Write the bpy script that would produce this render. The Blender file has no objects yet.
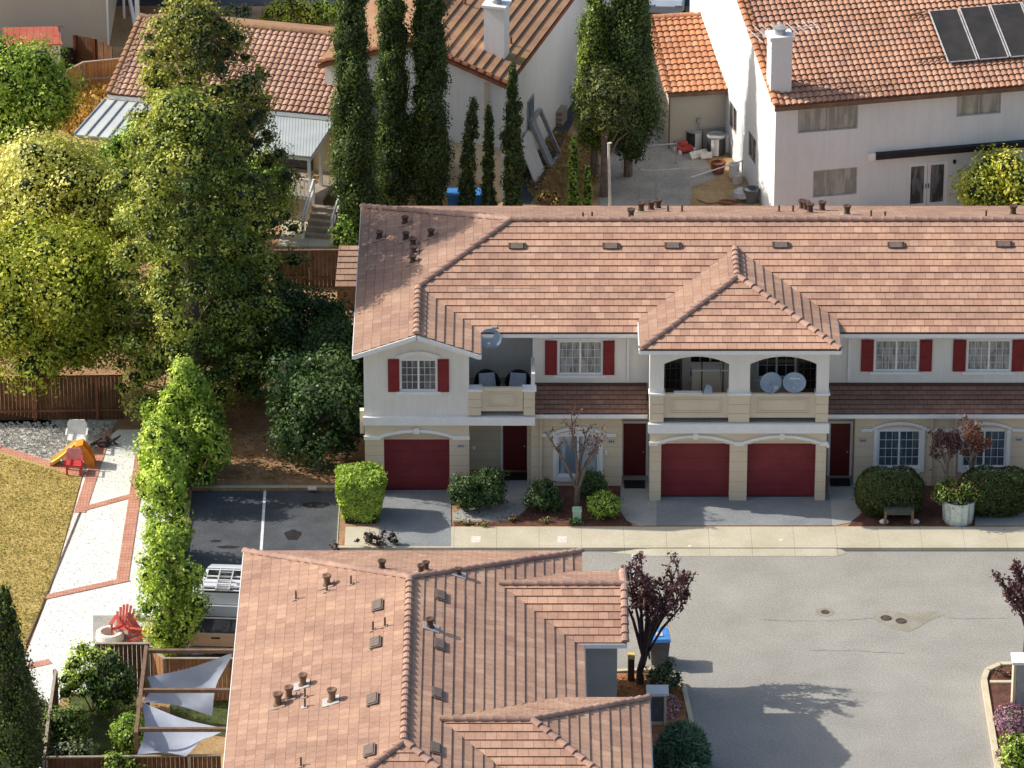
import bpy, math, random
import numpy as np
from mathutils import Vector, Matrix
random.seed(7); RNG=np.random.default_rng(11); DK=2.0
scene=bpy.context.scene; COL=scene.collection
# ---------------------------------------------------------------- camera model
FPX=5600.0; PITCH=math.radians(25.7); CY=-179.1; CZ=90.7
_s,_c=math.sin(PITCH),math.cos(PITCH)
def ray(px,py):
    u=(px-512)/FPX; v=(py-384)/FPX
    return Vector((u,_c-v*_s,-_s-v*_c))
CAMP=Vector((0,CY,CZ))
def G(px,py,z=0.0):
    d=ray(px,py); t=(z-CZ)/d.z; return Vector((d.x*t,CY+d.y*t,z))
def FP(px,py,y):
    d=ray(px,py); t=(y-CY)/d.y; return Vector((d.x*t,y,CZ+d.z*t))
def FX(px,y,row=440): return FP(px,row,y).x
def FZ(row,y): return FP(512,row,y).z
def HIT(px,py,p0,n):
    d=ray(px,py); t=(p0-CAMP).dot(n)/d.dot(n); return CAMP+d*t
cam=bpy.data.cameras.new('camera'); co=bpy.data.objects.new('camera',cam); COL.objects.link(co)
cam.sensor_width=36; cam.lens=FPX/1024*36; cam.clip_start=1; cam.clip_end=5000
co.location=CAMP; co.rotation_euler=(math.radians(90)-PITCH,0,0); scene.camera=co
# ---------------------------------------------------------------- light
Ls=Vector((-1.33,.30,1.0)).normalized()
el=math.asin(Ls.z); az=math.atan2(Ls.x,Ls.y)
w=bpy.data.worlds.new('World'); scene.world=w; w.use_nodes=True
nt=w.node_tree; bg=nt.nodes['Background']; sky=nt.nodes.new('ShaderNodeTexSky')
sky.sky_type='NISHITA'; sky.sun_disc=False; sky.sun_elevation=el; sky.sun_rotation=az
sky.dust_density=3.2; sky.air_density=1.25
nt.links.new(sky.outputs[0],bg.inputs[0]); bg.inputs[1].default_value=0.15
sl=bpy.data.lights.new('sun','SUN'); sl.energy=5.0; sl.angle=math.radians(.55); sl.color=(1,.93,.82)
so=bpy.data.objects.new('sun',sl); COL.objects.link(so); so.rotation_euler=Ls.to_track_quat('Z','Y').to_euler()
scene.view_settings.view_transform='Standard'; scene.view_settings.look='None'; scene.view_settings.exposure=0
# ---------------------------------------------------------------- materials
MATS={}
def newmat(name):
    m=bpy.data.materials.new(name); m.use_nodes=True; MATS[name]=m
    return m,m.node_tree,m.node_tree.nodes['Principled BSDF']
def ND(nt,t,**k):
    n=nt.nodes.new(t)
    for a,b in k.items(): setattr(n,a,b)
    return n
def mixc(nt,fac,a,b,mode='MIX'):
    n=ND(nt,'ShaderNodeMix',data_type='RGBA',blend_type=mode)
    for i,v in ((0,fac),(6,a),(7,b)):
        if isinstance(v,(int,float)): n.inputs[i].default_value=v
        elif isinstance(v,tuple): n.inputs[i].default_value=(*v,1) if len(v)==3 else v
        else: nt.links.new(v,n.inputs[i])
    return n.outputs[2]
def mth(nt,op,a,b=None,c=None):
    n=ND(nt,'ShaderNodeMath',operation=op)
    for i,v in enumerate((a,b,c)):
        if v is None: continue
        if isinstance(v,(int,float)): n.inputs[i].default_value=v
        else: nt.links.new(v,n.inputs[i])
    return n.outputs[0]
def noise(nt,vec,scale,detail=4,rough=.6):
    n=ND(nt,'ShaderNodeTexNoise'); n.inputs['Scale'].default_value=scale; n.inputs['Detail'].default_value=detail
    n.inputs['Roughness'].default_value=rough; nt.links.new(vec,n.inputs['Vector']); return n.outputs['Fac']
def ramp(nt,fac,stops):
    r=ND(nt,'ShaderNodeValToRGB'); e=r.color_ramp.elements
    while len(e)<len(stops): e.new(.5)
    for el_,(p,c_) in zip(e,stops): el_.position=p; el_.color=(*c_,1)
    nt.links.new(fac,r.inputs[0]); return r.outputs[0]
def pos(nt): return ND(nt,'ShaderNodeNewGeometry').outputs['Position']
def pm(name,c1,c2,scale=2.0,rough=.85,bump=0,bscale=30,fine=None,metal=0,lo=.35,hi=.65,spec=.3,extra=None):
    """two colours mixed by world-space noise, plus fine grain"""
    m,nt,b=newmat(name); p=pos(nt)
    col=ramp(nt,noise(nt,p,scale),[(lo,c1),(hi,c2)])
    if fine:
        f=noise(nt,p,fine[0],3,.7); g=ramp(nt,f,[(.3,(1-fine[1],)*3),(.7,(1+fine[1],)*3)])
        col=mixc(nt,1.0,col,g,'MULTIPLY')
    if extra: col=extra(nt,p,col)
    nt.links.new(col,b.inputs['Base Color']); b.inputs['Roughness'].default_value=rough
    b.inputs['Metallic'].default_value=metal; b.inputs['Specular IOR Level'].default_value=spec
    if bump:
        bp=ND(nt,'ShaderNodeBump'); bp.inputs['Strength'].default_value=bump; bp.inputs['Distance'].default_value=.03
        nt.links.new(noise(nt,p,bscale,3),bp.inputs['Height']); nt.links.new(bp.outputs[0],b.inputs['Normal'])
    return m
def siding(period,wd,off=0,dark=.72,axis='Z'):
    def f(nt,p,col):
        s=ND(nt,'ShaderNodeSeparateXYZ'); nt.links.new(p,s.inputs[0])
        fr=mth(nt,'FRACT',mth(nt,'MULTIPLY_ADD',s.outputs[axis],1/period,off))
        lt=mth(nt,'LESS_THAN',fr,wd)
        return mixc(nt,lt,col,mixc(nt,1.0,col,(dark,dark,dark),'MULTIPLY'))
    return f
def stain(nt,p,col):
    # vertical streaks of dirt
    mp=ND(nt,'ShaderNodeMapping'); mp.inputs['Scale'].default_value=(5,5,.35); nt.links.new(p,mp.inputs[0])
    g=ramp(nt,noise(nt,mp.outputs[0],1.2,4,.7),[(.3,(.94,.93,.91)),(.6,(1,1,1))])
    return mixc(nt,1.0,col,g,'MULTIPLY')
def tile(name,cols,joint=.045,weather=(.8,.78,.8),tw=1.0,grime=.0,jd=.55,lichen=None,con=.62,gap=.012):
    m,nt,b=newmat(name); uv=ND(nt,'ShaderNodeUVMap'); s=ND(nt,'ShaderNodeSeparateXYZ'); nt.links.new(uv.outputs[0],s.inputs[0])
    row=mth(nt,'FLOOR',s.outputs[1]); u=mth(nt,'ADD',s.outputs[0],mth(nt,'MULTIPLY',row,.5))
    cell=mth(nt,'FLOOR',u); cx=ND(nt,'ShaderNodeCombineXYZ'); nt.links.new(cell,cx.inputs[0]); nt.links.new(row,cx.inputs[1])
    wn=ND(nt,'ShaderNodeTexWhiteNoise',noise_dimensions='2D'); nt.links.new(cx.outputs[0],wn.inputs['Vector'])
    av=tuple(sum(c_[k] for c_ in cols)/len(cols) for k in range(3)); cols=[tuple(c_[k]*con+av[k]*(1-con) for k in range(3)) for c_ in cols]
    n=len(cols); col=ramp(nt,wn.outputs['Value'],[(i/(n-1),c_) for i,c_ in enumerate(cols)])
    p=pos(nt)
    col=mixc(nt,1.0,col,ramp(nt,noise(nt,p,.55,5,.65),[(.35,weather),(.62,(1.04,1.03,1.0))]),'MULTIPLY')
    col=mixc(nt,1.0,col,ramp(nt,noise(nt,p,9,4,.7),[(.3,(.86,.86,.86)),(.7,(1.1,1.1,1.1))]),'MULTIPLY')
    if lichen:
        lf=ramp(nt,noise(nt,p,.9,6,.7),[(lichen[1],(0,0,0)),(lichen[1]+.12,(1,1,1))]); col=mixc(nt,lf,col,lichen[0])
    if joint:
        jt=mth(nt,'LESS_THAN',mth(nt,'FRACT',u),joint); col=mixc(nt,jt,col,mixc(nt,1.0,col,(jd,jd*.92,jd*.9),'MULTIPLY'))
    gp=mth(nt,'LESS_THAN',mth(nt,'FRACT',s.outputs[1]),gap); col=mixc(nt,gp,col,mixc(nt,1.0,col,(.30,.26,.25) if gap<.05 else (.66,.60,.58),'MULTIPLY'))  # gap darkening paints shade along the butt of each tile course
    nt.links.new(col,b.inputs['Base Color']); b.inputs['Roughness'].default_value=.85; b.inputs['Specular IOR Level'].default_value=.25
    bp=ND(nt,'ShaderNodeBump'); bp.inputs['Strength'].default_value=.35; bp.inputs['Distance'].default_value=.02
    nt.links.new(noise(nt,p,14,3),bp.inputs['Height']); nt.links.new(bp.outputs[0],b.inputs['Normal'])
    return m
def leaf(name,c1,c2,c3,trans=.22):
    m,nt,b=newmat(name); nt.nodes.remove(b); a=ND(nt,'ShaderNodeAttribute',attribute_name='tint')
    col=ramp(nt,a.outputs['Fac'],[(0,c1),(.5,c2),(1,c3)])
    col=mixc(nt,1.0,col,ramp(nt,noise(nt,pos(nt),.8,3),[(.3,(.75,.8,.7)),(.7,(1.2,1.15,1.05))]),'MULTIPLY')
    d=ND(nt,'ShaderNodeBsdfDiffuse'); t=ND(nt,'ShaderNodeBsdfTranslucent'); g=ND(nt,'ShaderNodeBsdfGlossy'); g.inputs['Roughness'].default_value=.45
    nt.links.new(col,d.inputs[0]); nt.links.new(mixc(nt,1.0,col,(1.1,1.15,.5),'MULTIPLY'),t.inputs[0]); g.inputs[0].default_value=(.5,.5,.5,1)
    m1=ND(nt,'ShaderNodeMixShader'); m1.inputs[0].default_value=trans; nt.links.new(d.outputs[0],m1.inputs[1]); nt.links.new(t.outputs[0],m1.inputs[2])
    m2=ND(nt,'ShaderNodeMixShader'); m2.inputs[0].default_value=.04; nt.links.new(m1.outputs[0],m2.inputs[1]); nt.links.new(g.outputs[0],m2.inputs[2])
    nt.links.new(m2.outputs[0],nt.nodes['Material Output'].inputs[0]); return m
M=MATS
TC=[(.37,.205,.15),(.52,.30,.215),(.44,.25,.18),(.60,.37,.27),(.40,.215,.165),(.55,.33,.235)]
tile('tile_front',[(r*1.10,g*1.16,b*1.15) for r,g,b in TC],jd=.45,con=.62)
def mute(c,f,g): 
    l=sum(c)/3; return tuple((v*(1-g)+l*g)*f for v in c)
tile('tile_left',[mute((c_[0],c_[1]*1.06,c_[2]*1.04),.86,.12) for c_ in TC],joint=.055,jd=.64,con=.6,gap=.075)  # left slopes muted in colour to offset the stronger sun they catch
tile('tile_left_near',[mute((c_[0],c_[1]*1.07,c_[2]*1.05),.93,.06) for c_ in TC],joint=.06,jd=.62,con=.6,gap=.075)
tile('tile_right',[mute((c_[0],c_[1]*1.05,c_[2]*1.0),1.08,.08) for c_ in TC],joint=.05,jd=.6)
tile('tile_dark',[mute(c_,.66,.06) for c_ in TC],jd=.42)  # darker tile copy with the eave shade of the porch roofs painted in
tile('tile_cap',[mute(c_,1.0,.25) for c_ in TC],joint=0)
SC=[(.42,.20,.115),(.55,.30,.19),(.48,.25,.15),(.60,.36,.25),(.36,.17,.11)]
tile('tile_s',[mute(c_,1.1,.1) for c_ in SC],joint=0,lichen=((.34,.20,.07),.60))
tile('tile_s_left',[mute(c_,1.12,.26) for c_ in SC],joint=0,lichen=((.36,.22,.09),.62))
tile('tile_s_orange',[(.52,.22,.11),(.60,.29,.16),(.46,.19,.10),(.66,.36,.22)],joint=0)
tile('tile_brown',[(.34,.19,.115),(.40,.235,.15),(.37,.22,.12),(.43,.26,.17)],joint=0,lichen=((.36,.22,.07),.56))
pm('stucco_grey',(.78,.76,.715),(.84,.82,.775),.6,fine=(25,.04),bump=.1,bscale=60,extra=stain)
pm('stucco_tan',(.70,.575,.42),(.76,.64,.48),.6,fine=(25,.04),extra=siding(.40,.045,.1,.72))
pm('panel_tan',(.68,.58,.44),(.73,.63,.49),.8,fine=(25,.03))
pm('stucco_white',(.75,.77,.79),(.80,.82,.84),.5,fine=(20,.05),bump=.15,bscale=40,extra=stain)
pm('stucco_gable',(.76,.78,.80),(.81,.83,.84),.5,fine=(20,.03),extra=stain)
pm('stucco_cream',(.62,.52,.38),(.68,.58,.44),.5,fine=(20,.04),extra=stain)
pm('stucco_beige',(.50,.46,.38),(.56,.52,.44),.3,fine=(18,.04))
pm('stucco_slate',(.36,.35,.35),(.41,.40,.40),.5,fine=(25,.04),extra=siding(.4,.03,.2,.85))
pm('trim_white',(.82,.82,.83),(.88,.88,.88),2,rough=.6,fine=(12,.04))
pm('paint_red',(.19,.018,.022),(.24,.026,.030),1.5,rough=.55,fine=(20,.1))
pm('garage_red',(.17,.020,.028),(.24,.034,.042),.7,rough=.5,fine=(20,.08),extra=siding(.52,.035,.0,.5))
pm('door_red',(.12,.012,.014),(.16,.018,.02),1.2,rough=.45)
pm('dark_void',(.012,.012,.014),(.02,.02,.022),2)
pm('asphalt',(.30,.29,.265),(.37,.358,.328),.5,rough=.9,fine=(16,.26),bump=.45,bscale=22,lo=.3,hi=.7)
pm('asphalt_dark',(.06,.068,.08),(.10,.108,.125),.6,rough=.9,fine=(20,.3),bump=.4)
def joints(px_,py_,dark=.6,wd=.012):
    def f(nt,p,col):
        s=ND(nt,'ShaderNodeSeparateXYZ'); nt.links.new(p,s.inputs[0]); c0=col
        for ax,per in (('X',px_),('Y',py_)):
            if not per: continue
            lt=mth(nt,'LESS_THAN',mth(nt,'FRACT',mth(nt,'MULTIPLY_ADD',s.outputs[ax],1/per,.37)),wd)
            col=mixc(nt,lt,col,mixc(nt,1.0,c0,(dark,dark,dark),'MULTIPLY'))
        return col
    return f
pm('concrete',(.50,.455,.34),(.58,.535,.42),.7,fine=(15,.1),extra=joints(1.5,0))
pm('concrete_walk',(.34,.345,.33),(.42,.42,.39),.6,fine=(12,.14))
pm('concrete_drive',(.215,.235,.25),(.28,.30,.31),.6,fine=(12,.14),extra=joints(0,0))  # dark bluish tone paints shadow into the driveway concrete
pm('concrete_old',(.30,.285,.255),(.42,.40,.36),.8,fine=(9,.18))
pm('kerb_cream',(.58,.50,.36),(.66,.58,.42),1.5,fine=(15,.1))
pm('soil',(.28,.16,.09),(.46,.29,.17),.9,fine=(14,.35),bump=.5,bscale=15)
pm('soil_dry',(.30,.19,.09),(.46,.32,.17),.8,fine=(12,.35),bump=.5,bscale=15)
pm('mulch',(.09,.04,.03),(.17,.075,.052),2.5,fine=(22,.5),bump=.8,bscale=22)
pm('mulch_orange',(.34,.13,.06),(.48,.22,.11),2.5,fine=(18,.5),bump=.8,bscale=22)
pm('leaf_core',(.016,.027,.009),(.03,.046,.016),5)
pm('lawn_dry',(.42,.31,.10),(.52,.41,.16),.8,fine=(9,.3),bump=.5,bscale=14,lo=.3,hi=.7,
   extra=lambda nt,p,c_:mixc(nt,ramp(nt,noise(nt,p,2.2,6,.75),[(.50,(0,0,0)),(.66,(.7,.7,.7))]),c_,(.15,.15,.035)))
pm('grass_green',(.035,.055,.018),(.09,.11,.03),1.5,fine=(12,.4),bump=.6,bscale=15)
pm('gravel_white',(.70,.70,.67),(.80,.79,.76),1.2,fine=(10,.13),bump=.5,bscale=13)
pm('gravel_grey',(.40,.38,.34),(.55,.53,.48),1.0,fine=(8,.55),bump=1,bscale=10)
pm('brick',(.50,.23,.165),(.60,.31,.23),2,fine=(14,.2),extra=joints(.11,.21,.62,.12))
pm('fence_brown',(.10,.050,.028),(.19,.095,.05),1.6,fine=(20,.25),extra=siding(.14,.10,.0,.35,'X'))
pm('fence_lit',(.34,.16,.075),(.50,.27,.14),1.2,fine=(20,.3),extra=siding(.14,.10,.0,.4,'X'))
pm('timber_red',(.20,.075,.04),(.30,.12,.07),2,fine=(20,.25))
pm('timber_grey',(.30,.25,.20),(.40,.34,.28),2,fine=(20,.25))
pm('wood_brown',(.16,.10,.07),(.23,.15,.10),3,fine=(20,.25))
pm('vent_brown',(.075,.045,.034),(.11,.065,.05),8,rough=.7)
pm('vent_grey',(.15,.115,.10),(.20,.155,.135),8,rough=.7)
pm('vent_tan',(.32,.22,.17),(.38,.27,.21),8)
pm('flashing_dull',(.38,.36,.36),(.5,.48,.47),8,rough=.7)
pm('flashing',(.45,.45,.46),(.6,.6,.6),6,rough=.5)
pm('metal_grey',(.34,.35,.37),(.45,.46,.48),4,rough=.45,metal=.3)
pm('dish_blue',(.24,.32,.42),(.33,.41,.51),3,rough=.5)
pm('galvanised',(.42,.50,.52),(.62,.70,.72),6,rough=.4,metal=.35)
pm('dark_metal',(.03,.03,.035),(.06,.06,.065),5,rough=.5)
pm('black_plastic',(.012,.013,.016),(.025,.026,.03),5,rough=.5)
pm('plastic_white',(.72,.72,.70),(.82,.82,.80),5,rough=.4)
pm('plastic_red',(.52,.045,.05),(.62,.08,.08),5,rough=.4)
pm('plastic_pink',(.70,.30,.28),(.78,.40,.36),5,rough=.45)
pm('plastic_orange',(.78,.24,.03),(.85,.32,.05),5,rough=.4)
pm('plastic_yellow',(.72,.50,.12),(.80,.60,.2),5,rough=.4)
pm('plastic_blue',(.06,.24,.62),(.09,.30,.72),5,rough=.4)
pm('bin_grey',(.10,.105,.11),(.14,.145,.15),5,rough=.5)
pm('chair_red',(.50,.075,.06),(.60,.12,.09),4,rough=.55)
pm('stone_white',(.66,.62,.55),(.78,.74,.68),4,fine=(12,.15))
pm('shade_cloth',(.30,.34,.42),(.38,.42,.50),1.2,rough=.8)
pm('strap_blue',(.10,.12,.20),(.14,.16,.25),3)
pm('cushion',(.34,.37,.43),(.44,.47,.52),5)
pm('car_white',(.60,.65,.70),(.68,.72,.78),1,rough=.25,spec=.5)
pm('car_blue',(.40,.46,.55),(.48,.54,.63),1,rough=.25,spec=.5)
pm('car_tan',(.55,.40,.28),(.64,.48,.34),1,rough=.4)
pm('rubber',(.015,.015,.016),(.03,.03,.03),5)
pm('bark',(.13,.10,.08),(.22,.17,.14),4,fine=(15,.3),bump=.6)
pm('bark_pale',(.22,.17,.135),(.33,.265,.215),4,fine=(15,.3))
pm('bark_dark',(.05,.035,.035),(.09,.06,.06),4,fine=(15,.3))
pm('corrugated',(.50,.53,.53),(.60,.63,.62),1,rough=.5)
pm('lattice_roof',(.38,.42,.44),(.46,.5,.52),1,rough=.5,extra=siding(.12,.3,0,.65,'X'))
pm('shed_red',(.48,.12,.08),(.56,.17,.12),1.5,rough=.6,extra=siding(.28,.12,0,.7,'X'))
pm('box_green',(.34,.52,.38),(.42,.6,.46),3,rough=.6)
pm('solar',(.035,.032,.03),(.055,.05,.047),1.5,rough=.5,extra=siding(.16,.03,0,1.5,'X'))
pm('patch',(.27,.255,.205),(.33,.31,.255),1.5,fine=(20,.25))
pm('bench_dark',(.05,.06,.055),(.09,.10,.09),5)
pm('patch_dark',(.16,.15,.13),(.22,.205,.18),2)
pm('iron',(.06,.045,.04),(.12,.095,.085),9,rough=.7,fine=(30,.4))
pm('plaque',(.50,.50,.50),(.62,.62,.62),30,rough=.6)
pm('paint_line',(.62,.66,.68),(.75,.78,.80),6,fine=(15,.12))
def glass(name,dark,light,scale,thr):
    m,nt,b=newmat(name); p=pos(nt); mp=ND(nt,'ShaderNodeMapping'); mp.inputs['Scale'].default_value=(1,1,.18); nt.links.new(p,mp.inputs[0])
    col=ramp(nt,noise(nt,mp.outputs[0],scale,3),[(thr,dark),(thr+.12,light)])
    nt.links.new(col,b.inputs['Base Color']); b.inputs['Roughness'].default_value=.08; b.inputs['Specular IOR Level'].default_value=.6; return m
glass('glass',(.055,.06,.07),(.17,.18,.19),6,.45)
glass('glass_curtain',(.15,.16,.17),(.36,.36,.35),9,.40)
glass('glass_blind',(.26,.28,.27),(.42,.44,.42),3,.45)
glass('glass_blue',(.07,.10,.13),(.14,.19,.23),3,.5)
glass('glass_pale',(.20,.25,.30),(.5,.55,.6),2.2,.45)
glass('glass_dark',(.02,.022,.025),(.05,.055,.06),3,.5)
leaf('leaf_yellow',(0.266,0.292,0.075),(0.571,0.565,0.139),(0.850,0.850,0.352))
leaf('leaf_lime',(0.126,0.214,0.034),(0.360,0.516,0.086),(0.648,0.784,0.171))
leaf('leaf_bright',(0.102,0.187,0.034),(0.255,0.425,0.068),(0.476,0.612,0.136))
leaf('leaf_gold',(0.212,0.253,0.033),(0.426,0.488,0.075),(0.746,0.723,0.149))
leaf('leaf_mid',(0.064,0.114,0.032),(0.147,0.229,0.056),(0.276,0.352,0.088))
leaf('leaf_conifer',(0.134,0.180,0.046),(0.311,0.387,0.092),(0.652,0.662,0.162))
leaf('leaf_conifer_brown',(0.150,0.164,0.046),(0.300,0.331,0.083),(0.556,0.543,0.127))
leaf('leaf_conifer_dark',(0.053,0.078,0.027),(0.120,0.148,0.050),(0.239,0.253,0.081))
leaf('leaf_clipped',(.035,.055,.018),(.07,.10,.03),(.15,.18,.05))
leaf('leaf_dark',(0.036,0.077,0.032),(0.072,0.132,0.053),(0.121,0.203,0.072),.25)
leaf('leaf_cypress',(0.039,0.070,0.025),(0.078,0.128,0.039),(0.157,0.230,0.055),.25)
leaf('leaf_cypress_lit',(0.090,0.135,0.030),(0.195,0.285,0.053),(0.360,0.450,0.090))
leaf('leaf_purple',(0.068,0.030,0.047),(0.135,0.061,0.081),(0.270,0.149,0.176),.25)
leaf('leaf_russet',(.12,.04,.035),(.24,.09,.07),(.40,.20,.15))
leaf('leaf_greygreen',(.10,.13,.08),(.18,.22,.13),(.30,.34,.22))
leaf('leaf_bluegreen_old',(0.030,0.090,0.068),(0.068,0.165,0.112),(0.135,0.255,0.165))
leaf('leaf_bluegreen',(.05,.10,.075),(.11,.20,.15),(.20,.32,.23))
leaf('petal_pink',(.40,.13,.22),(.62,.28,.38),(.80,.50,.58))
leaf('petal_purple',(.26,.10,.22),(.42,.20,.36),(.62,.42,.55))
leaf('petal_white',(.50,.48,.36),(.62,.60,.45),(.75,.72,.6))
leaf('lawn_blades',(.24,.22,.05),(.50,.39,.13),(.70,.56,.25))
leaf('dry_grass',(.34,.20,.06),(.50,.32,.11),(.66,.46,.20))
leaf('leaf_autumn',(.30,.12,.03),(.45,.22,.05),(.55,.35,.08))
# ---------------------------------------------------------------- mesh builder
class MB:
    def __init__(s,T=None): s.v=[]; s.f=[]; s.uv=[]; s.T=T
    def add(s,vs,fs,uvs=None):
        o=len(s.v); T=s.T
        for p in vs:
            p=Vector(p); s.v.append(T@p if T else p)
        for i,f in enumerate(fs):
            s.f.append([o+k for k in f]); s.uv.append(uvs[i] if uvs else [(0,0)]*len(f))
        return s
    def box(s,x0,x1,y0,y1,z0,z1):
        if x0>x1:x0,x1=x1,x0
        if y0>y1:y0,y1=y1,y0
        if z0>z1:z0,z1=z1,z0
        return s.add([(x0,y0,z0),(x1,y0,z0),(x1,y1,z0),(x0,y1,z0),(x0,y0,z1),(x1,y0,z1),(x1,y1,z1),(x0,y1,z1)],
          [(0,3,2,1),(4,5,6,7),(0,1,5,4),(1,2,6,5),(2,3,7,6),(3,0,4,7)])
    def beam(s,a,b,w,h,up=(0,0,1)):
        a=Vector(a);b=Vector(b);d=(b-a).normalized(); up=Vector(up)
        if abs(d.dot(up))>.98: up=Vector((0,1,0))
        r=d.cross(up).normalized()*w/2; u=r.cross(d).normalized()*h/2
        vs=[p+i*r+j*u for p in(a,b) for i,j in((-1,-1),(1,-1),(1,1),(-1,1))]
        return s.add(vs,[(3,2,1,0),(4,5,6,7),(0,1,5,4),(1,2,6,5),(2,3,7,6),(3,0,4,7)])
    def tube(s,pts,rs,n=8,cap=True):
        pts=[Vector(p) for p in pts]
        if not isinstance(rs,(list,tuple)): rs=[rs]*len(pts)
        vs=[];fs=[]
        for i,p in enumerate(pts):
            d=(pts[min(i+1,len(pts)-1)]-pts[max(i-1,0)]).normalized()
            a=Vector((0,0,1)) if abs(d.z)<.9 else Vector((1,0,0)); r=d.cross(a).normalized(); q=d.cross(r)
            for k in range(n):
                t=2*math.pi*k/n; vs.append(p+(r*math.cos(t)+q*math.sin(t))*rs[i])
        for i in range(len(pts)-1):
            for k in range(n):
                k2=(k+1)%n; fs.append((i*n+k,i*n+k2,(i+1)*n+k2,(i+1)*n+k))
        if cap: fs.append(tuple(range(n))[::-1]); fs.append(tuple(range((len(pts)-1)*n,len(pts)*n)))
        return s.add(vs,fs)
    def lathe(s,prof,T=None,n=20,sx=1,sy=1):
        vs=[];fs=[]
        for r,z in prof:
            for k in range(n):
                t=2*math.pi*k/n; p=Vector((r*math.cos(t)*sx,r*math.sin(t)*sy,z)); vs.append(T@p if T else p)
        for i in range(len(prof)-1):
            for k in range(n):
                k2=(k+1)%n; fs.append((i*n+k,i*n+k2,(i+1)*n+k2,(i+1)*n+k))
        return s.add(vs,fs)
    def prism(s,poly,z0,z1):
        n=len(poly); vs=[(p[0],p[1],z0) for p in poly]+[(p[0],p[1],z1) for p in poly]
        return s.add(vs,[tuple(range(n))[::-1],tuple(range(n,2*n))]+[(i,(i+1)%n,n+(i+1)%n,n+i) for i in range(n)])
    def slab(s,poly,off):   # planar 3D polygon thickened by vector off
        n=len(poly); off=Vector(off); vs=[Vector(p) for p in poly]+[Vector(p)+off for p in poly]
        return s.add(vs,[tuple(range(n)),tuple(range(n,2*n))[::-1]]+[(i,n+i,n+(i+1)%n,(i+1)%n) for i in range(n)])
WM={}
def link(o,parent):
    COL.objects.link(o)
    if parent: o.parent=parent; WM[o.name]=WM[parent.name]
    else: WM[o.name]=Matrix.Identity(4)
def obj(name,mb,mat,parent=None,smooth=False):
    me=bpy.data.meshes.new(name); 
    inv=WM[parent.name].inverted() if parent else None
    vs=[inv@p for p in mb.v] if inv else mb.v
    base=None
    if not parent:   # origin at the base centre
        xs=[p.x for p in vs];ys=[p.y for p in vs];zs=[p.z for p in vs]
        base=Vector(((min(xs)+max(xs))/2,(min(ys)+max(ys))/2,min(zs))); vs=[p-base for p in vs]
    me.from_pydata([tuple(p) for p in vs],[],mb.f)
    l=me.uv_layers.new(name='UVMap'); fl=[c_ for u in mb.uv for q in u for c_ in q]
    if len(fl)==2*len(me.loops): l.data.foreach_set('uv',fl)
    me.materials.append(M[mat]); me.validate(); 
    if smooth: me.polygons.foreach_set('use_smooth',[True]*len(me.polygons))
    o=bpy.data.objects.new(name,me); link(o,parent)
    if base is not None: o.location=base; WM[o.name]=Matrix.Translation(base)
    return o
def tag(o,label,cat,group=None,kind=None):
    if label: o['label']=label
    if cat: o['category']=cat
    if group: o['group']=group
    if kind: o['kind']=kind
    return o
def thing(name,label,cat,loc,rz=0,group=None):
    o=bpy.data.objects.new(name,None); COL.objects.link(o); o.location=loc; o.rotation_euler=(0,0,rz); o.empty_display_size=.3
    WM[o.name]=Matrix.Translation(Vector(loc))@Matrix.Rotation(rz,4,'Z'); return tag(o,label,cat,group)
def struct(name,mb,mat): o=obj(name,mb,mat); o['kind']='structure'; return o
def sheet(name,poly,z,mat,th=None):
    mb=MB(); p=[(q[0],q[1]) for q in poly]
    a=sum(p[i][0]*p[(i+1)%len(p)][1]-p[(i+1)%len(p)][0]*p[i][1] for i in range(len(p)))
    if a<0: p=p[::-1]
    if th: mb.prism(p,z-th,z)
    else: mb.add([(x,y,z) for x,y in p],[tuple(range(len(p)))])
    return struct(name,mb,mat)
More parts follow.
